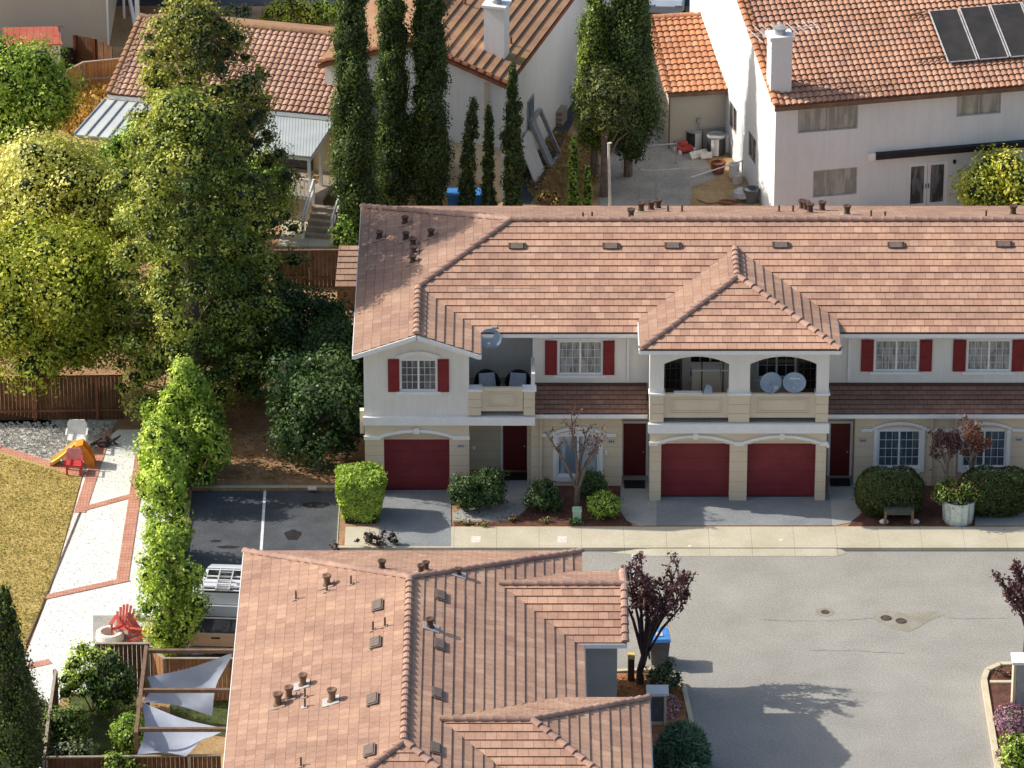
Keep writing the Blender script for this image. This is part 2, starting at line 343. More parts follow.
# ---------------------------------------------------------------- roofs
def clip(poly,ax,val,keep_gt):
    out=[];n=len(poly)
    for i in range(n):
        a=poly[i];b=poly[(i+1)%n]; fa=(a[ax]-val)*(1 if keep_gt else -1); fb=(b[ax]-val)*(1 if keep_gt else -1)
        if fa>=0: out.append(a)
        if (fa>0 and fb<0) or (fa<0 and fb>0):
            t=fa/(fa-fb); q=[a[0]+(b[0]-a[0])*t,a[1]+(b[1]-a[1])*t]; q[ax]=val; out.append(tuple(q))
    return out
def roof_plane(mb,poly,zref,e=.343,tw=.33,t=.035,S=0):
    P=[Vector(p) for p in poly]; n=Vector((0,0,0))
    for i in range(1,len(P)-1): n+=(P[i]-P[0]).cross(P[i+1]-P[0])
    n.normalize(); 
    if n.z<0: n=-n
    s=(Vector((0,0,1))-n*n.z).normalized(); u=s.cross(n).normalized(); p0=P[0]; v00=(p0.z-zref)/s.z
    uu0=u.dot(p0)
    Q=[((p-p0).dot(u)+uu0,(p-p0).dot(s)+v00) for p in P]
    def W(q,lift): return p0+u*(q[0]-uu0)+s*(q[1]-v00)+n*lift
    i0=math.floor(min(q[1] for q in Q)/e+1e-4); i1=math.ceil(max(q[1] for q in Q)/e-1e-4)
    r=random.Random(int(abs(p0.x*31+p0.y*17)*10))
    for i in range(i0,i1):
        R=clip(clip(Q,1,i*e,True),1,(i+1)*e,False)
        if len(R)<3: continue
        jt=r.uniform(-.006,.006)
        if S: 
            ua=min(q[0] for q in R);ub=max(q[0] for q in R); st=S/4
            cells=[clip(clip(R,0,k*st,True),0,(k+1)*st,False) for k in range(math.floor(ua/st),math.ceil(ub/st))]
        else: cells=[R]
        for C_ in cells:
            if len(C_)<3: continue
            def lf(q):
                fr=min(1,max(0,q[1]/e-i)); l=.012+(t+jt)*(1-fr)
                if S: l+=.06*abs(math.sin(math.pi*q[0]/S))**.8
                return l
            vs=[W(q,lf(q)) for q in C_]
            mb.add(vs,[tuple(range(len(vs)))],[[(q[0]/tw,i+.02+.96*min(1,max(0,q[1]/e-i))) for q in C_]])
            for k in range(len(C_)):
                a=C_[k];b=C_[(k+1)%len(C_)]
                if abs(a[1]-i*e)<1e-6 and abs(b[1]-i*e)<1e-6 and abs(a[0]-b[0])>1e-5:
                    mb.add([W(a,lf(a)),W(b,lf(b)),W(b,0),W(a,0)],[(3,2,1,0)],[[(a[0]/tw,i+.006)]*4])
    return n
def ridge(mb,a,b,r=.13,seg=.40):
    a=Vector(a);b=Vector(b); L=(b-a).length; k=max(1,round(L/seg)); d=(b-a)/L
    side=d.cross(Vector((0,0,1))).normalized(); up=side.cross(d)
    for i in range(k):
        p=a+d*(L*i/k); q=a+d*(L*(i+1.12)/k); vs=[]
        for c_,rr,lift in((p,r*1.12,.035),(q,r*.86,-.005)):
            for j in range(7):
                t=math.pi*j/6; vs.append(c_+side*math.cos(t)*rr+up*(math.sin(t)*rr*.8+lift-.02))
        rv=random.random()*50
        fs=[(j,j+1,j+8,j+7) for j in range(6)]+[tuple(range(7))[::-1]]
        mb.add(vs,fs,[[(int(rv)+.5,int(rv)+.5)]*len(f) for f in fs])
def eaves(mb,poly,edges,th=.16):
    P=[Vector(p) for p in poly]; off=Vector((0,0,-th))
    mb.add([p+off*.5 for p in P],[tuple(range(len(P)))])
    for i,j in edges: mb.beam(P[i]+off*.55,P[j]+off*.55,.10,th)
def slopes(par,mat,label,planes,name='roof',T=None,**k):
    out=[]
    for i,(poly,zr) in enumerate(planes):
        mb=MB(); roof_plane(mb,poly,zr,**k); o=obj(name,mb,mat,par); out.append(o)
        if label: o['label']=label
    return out
def ridges(par,mat,lines,r=.13,seg=.4):
    for a,b in lines: mb=MB(); ridge(mb,a,b,r,seg); obj('ridge_tiles',mb,mat,par)
# ---------------------------------------------------------------- walls with openings, in a plane facing -y (local frame)
def wall(mb,x0,x1,z0,z1,y,th=.22,holes=()):
    """holes: (hx0,hx1,hz0,hz1,rise)"""
    xs={x0,x1}
    for h in holes:
        xs|={h[0],h[1]}
        if h[4]: xs|={h[0]+(h[1]-h[0])*k/10 for k in range(1,10)}
    xs=sorted(xs)
    def top(h,x): 
        if not h[4]: return h[3]
        t=(x-(h[0]+h[1])/2)/((h[1]-h[0])/2); return h[3]+h[4]*(1-t*t)
    def q(a,b,c_,d): mb.add([a,b,c_,d],[(0,1,2,3)])
    for a,b in zip(xs[:-1],xs[1:]):
        m=(a+b)/2; h=[h for h in holes if h[0]<m<h[1]]
        if not h: q((a,y,z0),(b,y,z0),(b,y,z1),(a,y,z1)); continue
        h=h[0]
        if h[2]>z0+1e-4:
            q((a,y,z0),(b,y,z0),(b,y,h[2]),(a,y,h[2])); q((a,y,h[2]),(b,y,h[2]),(b,y+th,h[2]),(a,y+th,h[2]))
        ta,tb=top(h,a),top(h,b)
        q((a,y,ta),(b,y,tb),(b,y,z1),(a,y,z1)); q((a,y,ta),(a,y+th,ta),(b,y+th,tb),(b,y,tb))
    for h in holes:
        q((h[0],y,h[2]),(h[0],y,h[3]),(h[0],y+th,h[3]),(h[0],y+th,h[2])); q((h[1],y,h[2]),(h[1],y+th,h[2]),(h[1],y+th,h[3]),(h[1],y,h[3]))
    return mb
def arc(mb,x0,x1,zs,rise,h,y0,y1,n=14):
    for k in range(n):
        pts=[]
        for i in (k,k+1):
            t=2*i/n-1; pts.append((x0+(x1-x0)*i/n,zs+rise*(1-t*t)))
        (xa,za),(xb,zb)=pts
        mb.add([(xa,y0,za),(xb,y0,zb),(xb,y1,zb),(xa,y1,za),(xa,y0,za+h),(xb,y0,zb+h),(xb,y1,zb+h),(xa,y1,za+h)],
               [(0,3,2,1),(4,5,6,7),(0,1,5,4),(2,3,7,6)]+([(3,0,4,7)] if k==0 else [])+([(1,2,6,5)] if k==n-1 else []))
def window(par,T,x0,x1,z0,z1,y,gl='glass',cols=(3,3),rows=3,fw=.06,frame='trim_white',sill=True,arch=0,name='window',mw=.014):
    """two sashes side by side with glazing bars; y = wall face; the window sits .06 back"""
    f=MB(T); yb=y+.07; yf=y+.02
    f.box(x0,x1,yf,yb,z0,z0+fw); f.box(x0,x1,yf,yb,z1-fw,z1); f.box(x0,x0+fw,yf+.001,yb,z0+fw,z1-fw); f.box(x1-fw,x1,yf+.001,yb,z0+fw,z1-fw)
    xm=(x0+x1)/2
    if len(cols)==2: f.box(xm-.035,xm+.035,yf-.004,yb,z0+fw,z1-fw)
    spans=[(x0+fw,xm-.035),(xm+.035,x1-fw)] if len(cols)==2 else [(x0+fw,x1-fw)]
    for (a,b),nc in zip(spans,cols):
        for k in range(1,nc): xx=a+(b-a)*k/nc; f.box(xx-mw/2,xx+mw/2,yf+.012,yf+.03,z0+fw,z1-fw)
        if nc>1:
            for k in range(1,rows): zz=z0+fw+(z1-z0-2*fw)*k/rows; f.box(a,b,yf+.014,yf+.028,zz-mw/2,zz+mw/2)
    o=obj(name,f,frame,par)
    g=MB(T); g.add([(x0+fw*.5,yf+.04,z0+fw*.5),(x1-fw*.5,yf+.04,z0+fw*.5),(x1-fw*.5,yf+.04,z1-fw*.5),(x0+fw*.5,yf+.04,z1-fw*.5)],[(0,1,2,3)])
    obj('pane',g,gl,o)
    if sill:
        s_=MB(T); s_.box(x0-.14,x1+.14,y-.09,y+.02,z0-.11,z0-.003); obj('sill',s_,'trim_white',o)
    return o
def shutter(par,T,x0,x1,z0,z1,y):
    m=MB(T); m.box(x0,x1,y-.05,y-.002,z0,z1); w_=.05
    for k in range(2):
        za=z0+w_+(z1-z0)*k/2; zb=z0+(z1-z0)*(k+1)/2-w_
        m.box(x0+w_,x1-w_,y-.062,y-.051,za,zb)
    return obj('shutter',m,'paint_red',par)
# ---------------------------------------------------------------- foliage
def leafmesh(name,C,N,size,tint,mat,parent=None,aspect=.6):
    n=len(C); N=N/np.maximum(1e-6,np.linalg.norm(N,axis=1))[:,None]
    r=RNG.normal(size=(n,3)); a=np.cross(N,r); a/=np.maximum(1e-6,np.linalg.norm(a,axis=1))[:,None]; b=np.cross(N,a)
    s=(size*(.45+1.1*RNG.random(n)**1.3))[:,None] if np.isscalar(size) else (size*(.7+.6*RNG.random(n)))[:,None]
    A=a*s*.5; B=b*s*.5*aspect; k=(.15+.2*RNG.random(n))[:,None]
    V=np.stack([C-A,C-A*.1-B+N*s*k*.3,C+A,C-A*.1+B-N*s*k*.1],1).reshape(-1,3)
    if parent is not None:
        inv=np.array(WM[parent.name].inverted()); V=V@inv[:3,:3].T+inv[:3,3]; base=None
    else:
        base=np.array([(V[:,0].min()+V[:,0].max())/2,(V[:,1].min()+V[:,1].max())/2,V[:,2].min()]); V=V-base
    me=bpy.data.meshes.new(name); me.vertices.add(4*n); me.loops.add(4*n); me.polygons.add(n)
    me.vertices.foreach_set('co',V.astype(np.float32).ravel()); me.loops.foreach_set('vertex_index',np.arange(4*n,dtype=np.int32))
    me.polygons.foreach_set('loop_start',np.arange(0,4*n,4,dtype=np.int32)); me.polygons.foreach_set('loop_total',np.full(n,4,dtype=np.int32))
    me.update(calc_edges=True)
    at=me.attributes.new('tint','FLOAT','POINT'); at.data.foreach_set('value',np.repeat(np.clip(tint,0,1),4).astype(np.float32))
    me.materials.append(M[mat]); o=bpy.data.objects.new(name,me); link(o,parent)
    if base is not None: o.location=base; WM[o.name]=Matrix.Translation(Vector(base))
    return o
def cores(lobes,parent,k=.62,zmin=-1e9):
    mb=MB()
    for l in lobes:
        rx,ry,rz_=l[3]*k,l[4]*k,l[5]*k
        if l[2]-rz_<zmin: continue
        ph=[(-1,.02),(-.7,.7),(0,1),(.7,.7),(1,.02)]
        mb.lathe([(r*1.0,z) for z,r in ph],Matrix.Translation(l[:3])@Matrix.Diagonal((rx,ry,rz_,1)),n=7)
    return obj('shade_core',mb,'leaf_core',parent)  # dark solids added inside crowns so gaps between leaves look shaded
def shell(lobes,dens,jit=.38,up=.2,inner=.16):
    jit=min(jit,.42); inner=min(inner,.18)
    """lobes (n,6): centre, radii. leaves on and inside each lobe"""
    Cs=[];Ns=[];Ts=[]
    for l in lobes:
        c_=np.array(l[:3]);r=np.array(l[3:6]); m=max(6,int(DK*dens*(r[0]*r[1]+r[0]*r[2]+r[1]*r[2])))
        d=RNG.normal(size=(m,3)); d/=np.linalg.norm(d,axis=1)[:,None]
        rad=np.where(RNG.random(m)<inner,RNG.uniform(.35,.9,m),RNG.normal(1.02,.19,m))[:,None]
        Cs.append(c_+d*r*rad); Ns.append(d+RNG.normal(size=(m,3))*jit+np.array([0,0,up]))
        tb=RNG.normal(.5,.20); Ts.append(tb+RNG.normal(0,.13,m)+.22*d[:,2]-.14*d[:,0])  # tint lightens upward and toward the sun: light painted into each lobe
    return np.concatenate(Cs),np.concatenate(Ns),np.concatenate(Ts)
def crown_lobes(c_,R,n,lr,low=-.6,seed=0):
    """lobes scattered over an ellipsoid surface + a few inside"""
    g=np.random.default_rng(seed); out=[]
    for i in range(n):
        z=low+(1-low)*((i+.5)/n); a=i*2.399+g.uniform(-.4,.4); rr=math.sqrt(max(0,1-z*z)); k=g.uniform(.66,.90)
        r=lr*g.choice([.5,.7,.9,1.2,1.45]); k*=g.uniform(.88,1.14)
        out.append((c_[0]+R[0]*rr*math.cos(a)*k,c_[1]+R[1]*rr*math.sin(a)*k,c_[2]+R[2]*z*k,r,r,r*.85))
    for i in range(n//3): out.append((c_[0]+g.normal()*R[0]*.3,c_[1]+g.normal()*R[1]*.3,c_[2]+g.normal()*R[2]*.3,lr*1.1,lr*1.1,lr))
    return out
def limbs(mb,base,h,r,tips,n=7):
    base=Vector(base); top=base+Vector((0,0,h))
    mb.tube([base-Vector((0,0,.1)),base+Vector((.02,0,h*.3)),base+Vector((-.03,.02,h*.65)),top],[r*1.25,r,r*.75,r*.35],n)
    for i,t in enumerate(tips):
        t=Vector(t); k=.3+.55*(i/max(1,len(tips)-1)); s_=base+Vector((0,0,h*k)); mid=(s_+t)/2+Vector((0,0,.15*(t-s_).length))
        mb.tube([s_,mid,t],[r*.5,r*.32,r*.1],5,cap=False)
def tree(name,label,cat,base,R,cz,mat,n=26,lr=.8,dens=150,size=.16,trunk='bark',tr=.16,group=None,seed=1,low=-.6,jit=.6,extra=None,ch=None,inner=.3):
    t=thing(name,label,cat,base,0,group); b=Vector(base)
    lobes=crown_lobes((b.x,b.y,b.z+cz),R,n,lr,low,seed)
    if extra: lobes+=extra
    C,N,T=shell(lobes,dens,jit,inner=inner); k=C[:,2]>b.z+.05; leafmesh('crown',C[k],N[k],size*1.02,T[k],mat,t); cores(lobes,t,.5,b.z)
    mb=MB(); limbs(mb,b,cz+R[2]*.5,tr,[l[:3] for l in lobes[::max(1,len(lobes)//8)]]); obj('trunk',mb,trunk,t); return t
def cypress(label,base,h,r,seed=1,mat='leaf_cypress',name='cypress_tree',bare=.0,group='tall cypresses behind the row houses',taper=1.0,tip=.12,lean=0,dens=430,size=.105,wob=.14):
    g=np.random.default_rng(seed); b=Vector(base); t=thing(name,label,'tree',b,0,group); lobes=[]
    n=int(h*7)
    for i in range(n):
        k=(i+.5)/n; z=bare+(h-bare)*k
        pr=min(1,(.55+k*3))*(1-k**(2.6*taper))**.62
        rr=r*pr*(1+g.normal()*wob)+r*tip*.3; a=i*2.399+g.uniform(-.5,.5); lr=max(.10,rr*.48); 
        lobes.append((b.x+lean*k*k+math.cos(a)*rr*.62,b.y+math.sin(a)*rr*.62,b.z+z,lr*1.15,lr*1.15,max(.3,lr*1.9)))
    C,N,T=shell(lobes,dens,.45,.1,.15); N[:,2]*=.6; k=C[:,2]>b.z+.03
    leafmesh('crown',C[k],N[k],size,T[k],mat,t); cores(lobes,t,.8,b.z-.5); mb=MB(); mb.tube([b-Vector((0,0,.1)),b+Vector((0,0,h*.5)),b+Vector((lean*.8,0,h*.92))],[r*.16+.04,r*.12+.02,.02],7); obj('trunk',mb,'bark',t); return t
def clipped(label,base,R,mat,n_,size,seed,group=None):
    g=np.random.default_rng(seed); b=np.array(base); t=thing('bush',label,'bush',base,0,group); d=g.normal(size=(n_,3)); d/=np.linalg.norm(d,axis=1)[:,None]
    a=np.arctan2(d[:,1],d[:,0]); bump=1+.035*np.sin(4*a+seed)+.03*np.sin(7*d[:,2]+3*a)+g.normal(0,.022,n_); stray=g.random(n_)<.03; bump=np.where(stray,bump+g.random(n_)*.10,bump)
    dd=np.sign(d)*np.abs(d)**.82; dd/=np.maximum(1,0*n_)
    C=b+np.array([0,0,R[2]*.93])+dd*np.array(R)*bump[:,None]*.94; N=d+g.normal(size=d.shape)*.45+np.array([0,0,.15]); cl=np.sin(C[:,0]*9)*np.sin(C[:,2]*11+C[:,1]*7)
    k=C[:,2]>b[2]+.03; leafmesh('foliage',C[k],N[k],size,(.45+.13*cl+g.normal(0,.17,n_)+.15*d[:,2])[k],mat,t); cores([(b[0],b[1],b[2]+R[2]*.93,R[0],R[1],R[2])],t,.84)  # tint also lightens toward the top, as light from above
    m=MB(); m.tube([Vector(base)-Vector((0,0,.05)),Vector(base)+Vector((0,0,R[2]*.9))],[.06,.03],6); obj('stem',m,'bark',t); return t
def bush(name,label,base,R,mat,n=14,dens=230,size=.11,group=None,seed=3,cat='bush',round_=False,lr=None,jit=.55,stem=True,twig='bark'):
    b=Vector(base); lr=lr or min(R)*.45
    t=thing(name,label,cat,b,0,group)
    if round_:
        lobes=[(b.x,b.y,b.z+R[2]*.92,R[0]*.97,R[1]*.97,R[2]*.97)]+crown_lobes((b.x,b.y,b.z+R[2]*.92),(R[0]*.98,R[1]*.98,R[2]*.98),n,lr,-.7,seed)
    else: lobes=crown_lobes((b.x,b.y,b.z+R[2]*.85),R,n,lr,-.6,seed)
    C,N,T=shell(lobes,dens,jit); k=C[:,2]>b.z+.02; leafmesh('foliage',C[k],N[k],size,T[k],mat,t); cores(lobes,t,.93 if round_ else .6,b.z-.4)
    m=MB()
    for i in range(4):
        a=i*1.6; m.tube([b+Vector((0,0,-.05)),b+Vector((R[0]*.3*math.cos(a),R[1]*.3*math.sin(a),R[2]*.6)),b+Vector((R[0]*.5*math.cos(a),R[1]*.5*math.sin(a),R[2]*1.1))],[.03,.02,.008],5)
    obj('stem',m,twig,t); return t
def tuft(C0,R,n,h,size,mat,name,label=None,cat=None,group=None,kind=None,parent=None):
    """upright blades"""
    x=C0[0]+RNG.uniform(-1,1,n)*R[0]; y=C0[1]+RNG.uniform(-1,1,n)*R[1]; k=((x-C0[0])/R[0])**2+((y-C0[1])/R[1])**2<1
    x,y=x[k],y[k]; m=len(x); C=np.stack([x,y,C0[2]+RNG.random(m)*h],1); N=RNG.normal(size=(m,3)); N[:,2]*=.4
    o=leafmesh(name,C,N,size,RNG.normal(.5,.2,m),mat,parent)
    tag(o,label,cat,group,kind); return o
exec_parts=[]
# ================================================================ SETTING
def xy(px,py,z=0): p=G(px,py,z); return (p.x,p.y)
def pts(l,z=0): return [xy(a,b,z) for a,b in l]
sheet('terrain',[(-900,-400),(900,-400),(900,1500),(-900,1500)],-.16,'soil_dry')
sheet('street',[(-11.5,-70),(60,-70),(60,.9),(-11.5,.9)],-.12,'asphalt')
sheet('parking_lot',[(-11.5,-12.6),(-6.2,-12.6),(-6.2,.9),(-11.5,.9)],-.116,'asphalt_dark')  # tree shade over the bays is painted in by the dark bluish asphalt
sheet('soil_ground',[(-300,-70),(-11.5,-70),(-11.5,.74),(-6.15,.74),(-6.15,-3.8),(60,-3.8),(60,300),(-300,300)],0,'soil',.16)
sheet('yard_ground',[(-15.6,-14.8),(-11,-14.8),(-11,-12.62),(-4,-12.62),(-4,-34),(-15.6,-34)],.006,'soil_dry')
sheet('back_yard_ground',[(-30,24.3),(40,24.3),(40,46),(-30,46)],.004,'soil_dry')
sheet('back_street',[(-60,47.2),(60,47.2),(60,62),(-60,62)],.01,'asphalt_dark')
# pavement in front of the row and its kerb
sheet('sidewalk',[(-5.9,-3.8),(60,-3.8),(60,-2.35),(-5.9,-2.35)],.02,'concrete',.12)
mb=MB(); mb.box(-6.15,60,-3.95,-3.802,-.15,.016); mb.box(-6.17,-6.15,-3.95,.9,-.15,.02); mb.box(-11.5,-6.17,.742,.90,-.15,.03); struct('kerb',mb,'concrete')
mb=MB(); xa,xb=xy(655,549)[0],xy(834,549)[0]; mb.add([(xa,-3.79,.026),(xb,-3.79,.026),(xb+.1,-4.35,-.112),(xa-.1,-4.35,-.112),(xa-.9,-3.97,.018),(xa-1.6,-4.1,-.112),(xb+.5,-4.1,-.112)],[(3,2,1,0),(0,4,5,3),(1,2,6)]); struct('driveway_apron',mb,'concrete')
sheet('driveway',pts([(382,489),(451,489),(451,546.5),(385,546.5),(378,540)]),.024,'concrete_drive',.03)
sheet('front_drive',pts([(656.5,494),(830,494),(832,526),(656.5,526)]),.024,'concrete_drive',.03)
for k,pl in enumerate(([(485,478),(533,478),(533,500),(524,512),(510,521),(453,521),(453,512),(480,505)],[(621,476),(657,476),(657,526),(640,526),(627,521),(620,510)],
    [(828,476),(857,476),(857,500),(862,513),(850,523),(834,526),(828,524)],[(975,516),(1024,512),(1060,512),(1060,526),(975,526)])):
    sheet('walkway',pts(pl),.018,'concrete_walk',.03)
for pl in ([(453,522),(509,522),(512,517),(533,500),(534,486),(621,486),(619,512),(633,526),(455,526)],[(451,505),(480,504),(480,485),(451,485)],
    [(857,485),(1100,485),(1100,526),(848,526),(858,516)]):
    sheet('planting_bed',pts(pl),.010,'mulch',.02)
sheet('planting_bed',pts([(345,535),(366,528),(383,545),(383,548),(340,548)]),.010,'mulch_orange',.02)
sheet('planting_bed',pts([(600,672),(655,672),(688,690),(686,720),(700,800),(600,800)]),-.05,'mulch_orange',.05)
mb=MB()
for a,b in (((612,672),(655,670)),((655,670),(683,684)),((683,684),(691,720)),((691,720),(710,820))): mb.beam(G(*a,z=-.06),G(*b,z=-.06),.16,.14)
struct('kerb',mb,'kerb_cream')
mb=MB(); 
ring=[(1040,664),(1000,665),(987,671),(984,680),(986,694),(997,763),(1003,810)]
for a,b in zip(ring[:-1],ring[1:]): mb.beam(G(*a,z=-.06),G(*b,z=-.06),.2,.15)
mb.beam(G(997,764,-.06),G(1040,764,-.06),.2,.14); mb.beam(G(990,683,-.06),G(1012,683,-.06),.16,.14); struct('kerb',mb,'kerb_cream')
sheet('planting_bed',pts(ring+[(1060,810),(1060,664)]),-.06,'mulch',.05)
# parking bay line, street line
for a,b in (((265,490),(261,552)),((633,548),(633,585))): 
    A=G(*a,z=-.11);B=G(*b,z=-.11); mb=MB(); mb.add([A+Vector((-.05,0,0)),B+Vector((-.05,0,0)),B+Vector((.05,0,0)),A+Vector((.05,0,0))],[(0,1,2,3)]); struct('road_marking',mb,'paint_line')
sheet('asphalt_patch',pts([(873,616),(880,611),(893,611),(906,614),(920,612),(938,611),(944,615),(930,620),(918,628),(908,632),(890,628),(876,621)],-.116),-.114,'patch')
rr=random.Random(5)
for pl in ([(760,619),(800,621),(850,620),(874,618)],[(944,617),(975,619),(1010,618)],[(812,650),(850,651),(905,653)]):
    P=[]
    for (a,b),(c2,d2) in zip(pl[:-1],pl[1:]):
        for k in range(6): P.append(G(a+(c2-a)*k/6,b+(d2-b)*k/6+rr.uniform(-.7,.7),-.113))
    P.append(G(*pl[-1],z=-.113)); mb=MB()
    for a,b in zip(P[:-1],P[1:]):
        d=(b-a).normalized(); q=Vector((-d.y,d.x,0))*rr.uniform(.004,.012); mb.add([a-q,b-q,b+q,a+q],[(0,1,2,3)])
    struct('asphalt_crack',mb,'patch_dark')
sheet('asphalt_patch',[(G(825,612,-.11).x+.32*math.cos(t/3),G(825,612,-.11).y+.32*math.sin(t/3)) for t in range(19)],-.114,'patch')
for px,py,r,lb in ((886,618,.19,'left rusty round cover of the pair set in the smooth asphalt patch'),(901,621,.19,'right rusty round cover of the pair set in the smooth asphalt patch'),(825,612,.14,'small lone round cover in the asphalt left of the patched pair')):
    p=G(px,py,-.11); mb=MB(Matrix.Translation(Vector((p.x,p.y,-.112)))); mb.lathe([(0,.012),(r*.8,.012),(r*.82,.004),(r*.9,.004),(r*.92,.014),(r,.014),(r*1.03,0)],n=24); tag(obj('manhole_cover',mb,'iron'),lb,'manhole cover','covers in the street')
# left garden
sheet('lawn',pts([(-260,372),(0,452),(82,477),(72,513),(50,592),(26,645),(5,790),(-60,900),(-400,900)]),.02,'lawn_dry',.03)
sheet('gravel',pts([(-250,420),(-250,376),(0,447),(84,474),(112,430),(118,420)]),.012,'gravel_grey')
sheet('gravel_path',pts([(104,440),(118,430),(160,430),(172,500),(172,560),(152,640),(152,692),(60,692),(60,700),(48,770),(40,800),(20,800),(26,655),(51,590),(74,512),(84,474)]),.016,'gravel_white')
def strip(pl,w_,nm='brick_edging',mt='brick',z=.03):
    P=[G(*p) for p in pl]
    for a,b in zip(P[:-1],P[1:]):
        d=(b-a).normalized(); q=Vector((-d.y,d.x,0))*w_/2; a2=a-d*.02; b2=b+d*.02
        mb=MB(); z0=Vector((0,0,z)); mb.slab([a2-q+z0,b2-q+z0,b2+q+z0,a2+q+z0],(0,0,-.06)); struct(nm,mb,mt)
strip([(-250,372),(0,449),(84,475)],.40); strip([(107,430),(80,513)],.42,z=.034); strip([(78,511),(133,496)],.30,z=.038); strip([(141,455),(122,582)],.42,z=.042); strip([(45,598),(128,580)],.30,z=.046)
strip([(28,667),(50,662)],.35)
strip([(80,513),(26,645)],.05,'lawn_edging','wood_brown',.05)
sheet('patio_slab',pts([(93,616),(150,616),(150,642),(93,642)]),.028,'concrete_old')
sheet('grass_patch',pts([(85,690),(136,690),(136,768),(70,768),(70,700)]),.02,'grass_green')
sheet('grass_patch',pts([(170,700),(232,700),(232,738),(170,730)]),.02,'grass_green')
# back lots
sheet('side_yard_concrete',pts([(598,100),(672,100),(700,150),(730,205),(730,225),(600,225)]),.012,'concrete_old')
sheet('side_yard_path',pts([(505,205),(575,90),(590,90),(530,205)]),.014,'asphalt_dark')
sheet('back_patio',pts([(285,208),(336,208),(336,247),(278,247)]),.02,'concrete')
# ================================================================ MAIN ROW
K=.35; eH=math.atan(K)
ZE=5.95; XL=-5.6; XR=27.0; YF=1.18; YB=12.24; HD=(YB-YF)/2; YR=YF+HD; ZR=ZE+K*HD
row=thing('townhouse_row','long two storey stucco townhouse row with salmon tile roof and red garage doors','building',(0,0,0))
YW,YBAY,Y1,Y2=.2,-.3,.9,1.9
def wz(x): return ZE+K*(x-XL)
# --- roof
roofs=[]
XWR=-1.12; XWM=(XL+XWR)/2; HW=(XWR-XL)/2; ZW=ZE+K*HW; YWG=-.65
BX0,BX1=4.52,11.59; BM=(BX0+BX1)/2; BH=(BX1-BX0)/2; ZB0=6.16; YBF=-.66; ZB=ZB0+K*BH; YBA=YBF+BH; YBM=YF+(ZB-ZE)/K; YBV=YF+(ZB0-ZE)/K
apex=(XL+HD,YR,ZR)
R_=slopes(row,'tile_front','salmon tile roof slope facing the street',[([(XWR,YF,ZE),(BX0,YF,ZE),(BX0,YBV,ZB0),(BM,YBM,ZB),(BM,YR,ZR),apex,(XWM,YF+HW,ZW)],ZE)])
main_roof=R_[0]; mb=MB(); roof_plane(mb,[(BX1,YF,ZE),(XR,YF,ZE),(XR,YR,ZR),(BM,YR,ZR),(BM,YBM,ZB),(BX1,YBV,ZB0)],ZE); obj('roof',mb,'tile_front',row)['label']='salmon tile roof slope right of the hipped bay'
slopes(row,'tile_front','salmon front slope of the hipped bay',[([(BX0,YBF,ZB0),(BX1,YBF,ZB0),(BM,YBA,ZB)],ZB0)])
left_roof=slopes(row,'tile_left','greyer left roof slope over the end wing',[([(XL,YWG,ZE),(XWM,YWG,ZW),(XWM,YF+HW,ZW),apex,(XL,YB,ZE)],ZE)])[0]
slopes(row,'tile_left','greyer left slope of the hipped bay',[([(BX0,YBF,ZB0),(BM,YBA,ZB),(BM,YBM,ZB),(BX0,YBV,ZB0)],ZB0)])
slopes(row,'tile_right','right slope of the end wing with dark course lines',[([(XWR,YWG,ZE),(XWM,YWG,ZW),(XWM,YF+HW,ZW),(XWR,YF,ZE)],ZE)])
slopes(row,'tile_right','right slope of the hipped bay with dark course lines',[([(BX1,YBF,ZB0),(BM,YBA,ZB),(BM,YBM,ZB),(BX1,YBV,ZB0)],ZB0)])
back_roof=slopes(row,'tile_left','rear slope seen above the ridge',[([(XL,YB,ZE),(XR,YB,ZE),(XR,YR,ZR),apex],ZE)])[0]
ridges(main_roof,'tile_cap',[((apex[0],YR,ZR+.03),(XR,YR,ZR+.03)),((XL,YB,ZE+.03),(apex[0],YR,ZR+.03)),((XWM,YF+HW,ZW+.03),(apex[0],YR,ZR+.03)),((XWM,YWG,ZW+.03),(XWM,YF+HW,ZW+.03)),
 ((BX0,YBF,ZB0+.03),(BM,YBA,ZB+.03)),((BX1,YBF,ZB0+.03),(BM,YBA,ZB+.03)),((BM,YBA,ZB+.03),(BM,YBM,ZB+.03))])
ev=MB(); eaves(ev,[(XL,YWG,ZE),(XWM,YWG,ZW),(XWM,YB-HW,ZW),(XL,YB,ZE)],[(0,1),(3,0)]); eaves(ev,[(XWR,YWG,ZE),(XWR,YF,ZE),(XWM,YF+HW,ZW),(XWM,YWG,ZW)],[(3,0),(0,1)])
eaves(ev,[(XWR,YF,ZE),(XR,YF,ZE),(XR,YR,ZR),apex,(XWM,YF+HW,ZW)],[(0,1)]); eaves(ev,[(XL,YB,ZE),(XR,YB,ZE),(XR,YR,ZR),apex],[(0,1),(1,2)])
eaves(ev,[(BX0,YBF,ZB0),(BX1,YBF,ZB0),(BX1,YBV,ZB0),(BX0,YBV,ZB0)],[(0,1),(1,2),(3,0)])
obj('gutter',ev,'trim_white',row)
# dark line between gutter and tiles
mb=MB(); mb.box(XWR,BX0,YF-.055,YF-.02,ZE-.02,ZE+.035); mb.box(BX1,XR,YF-.055,YF-.02,ZE-.02,ZE+.035); mb.box(BX0,BX1,YBF-.055,YBF-.02,ZB0-.02,ZB0+.035); obj('gutter_channel',mb,'vent_brown',row)
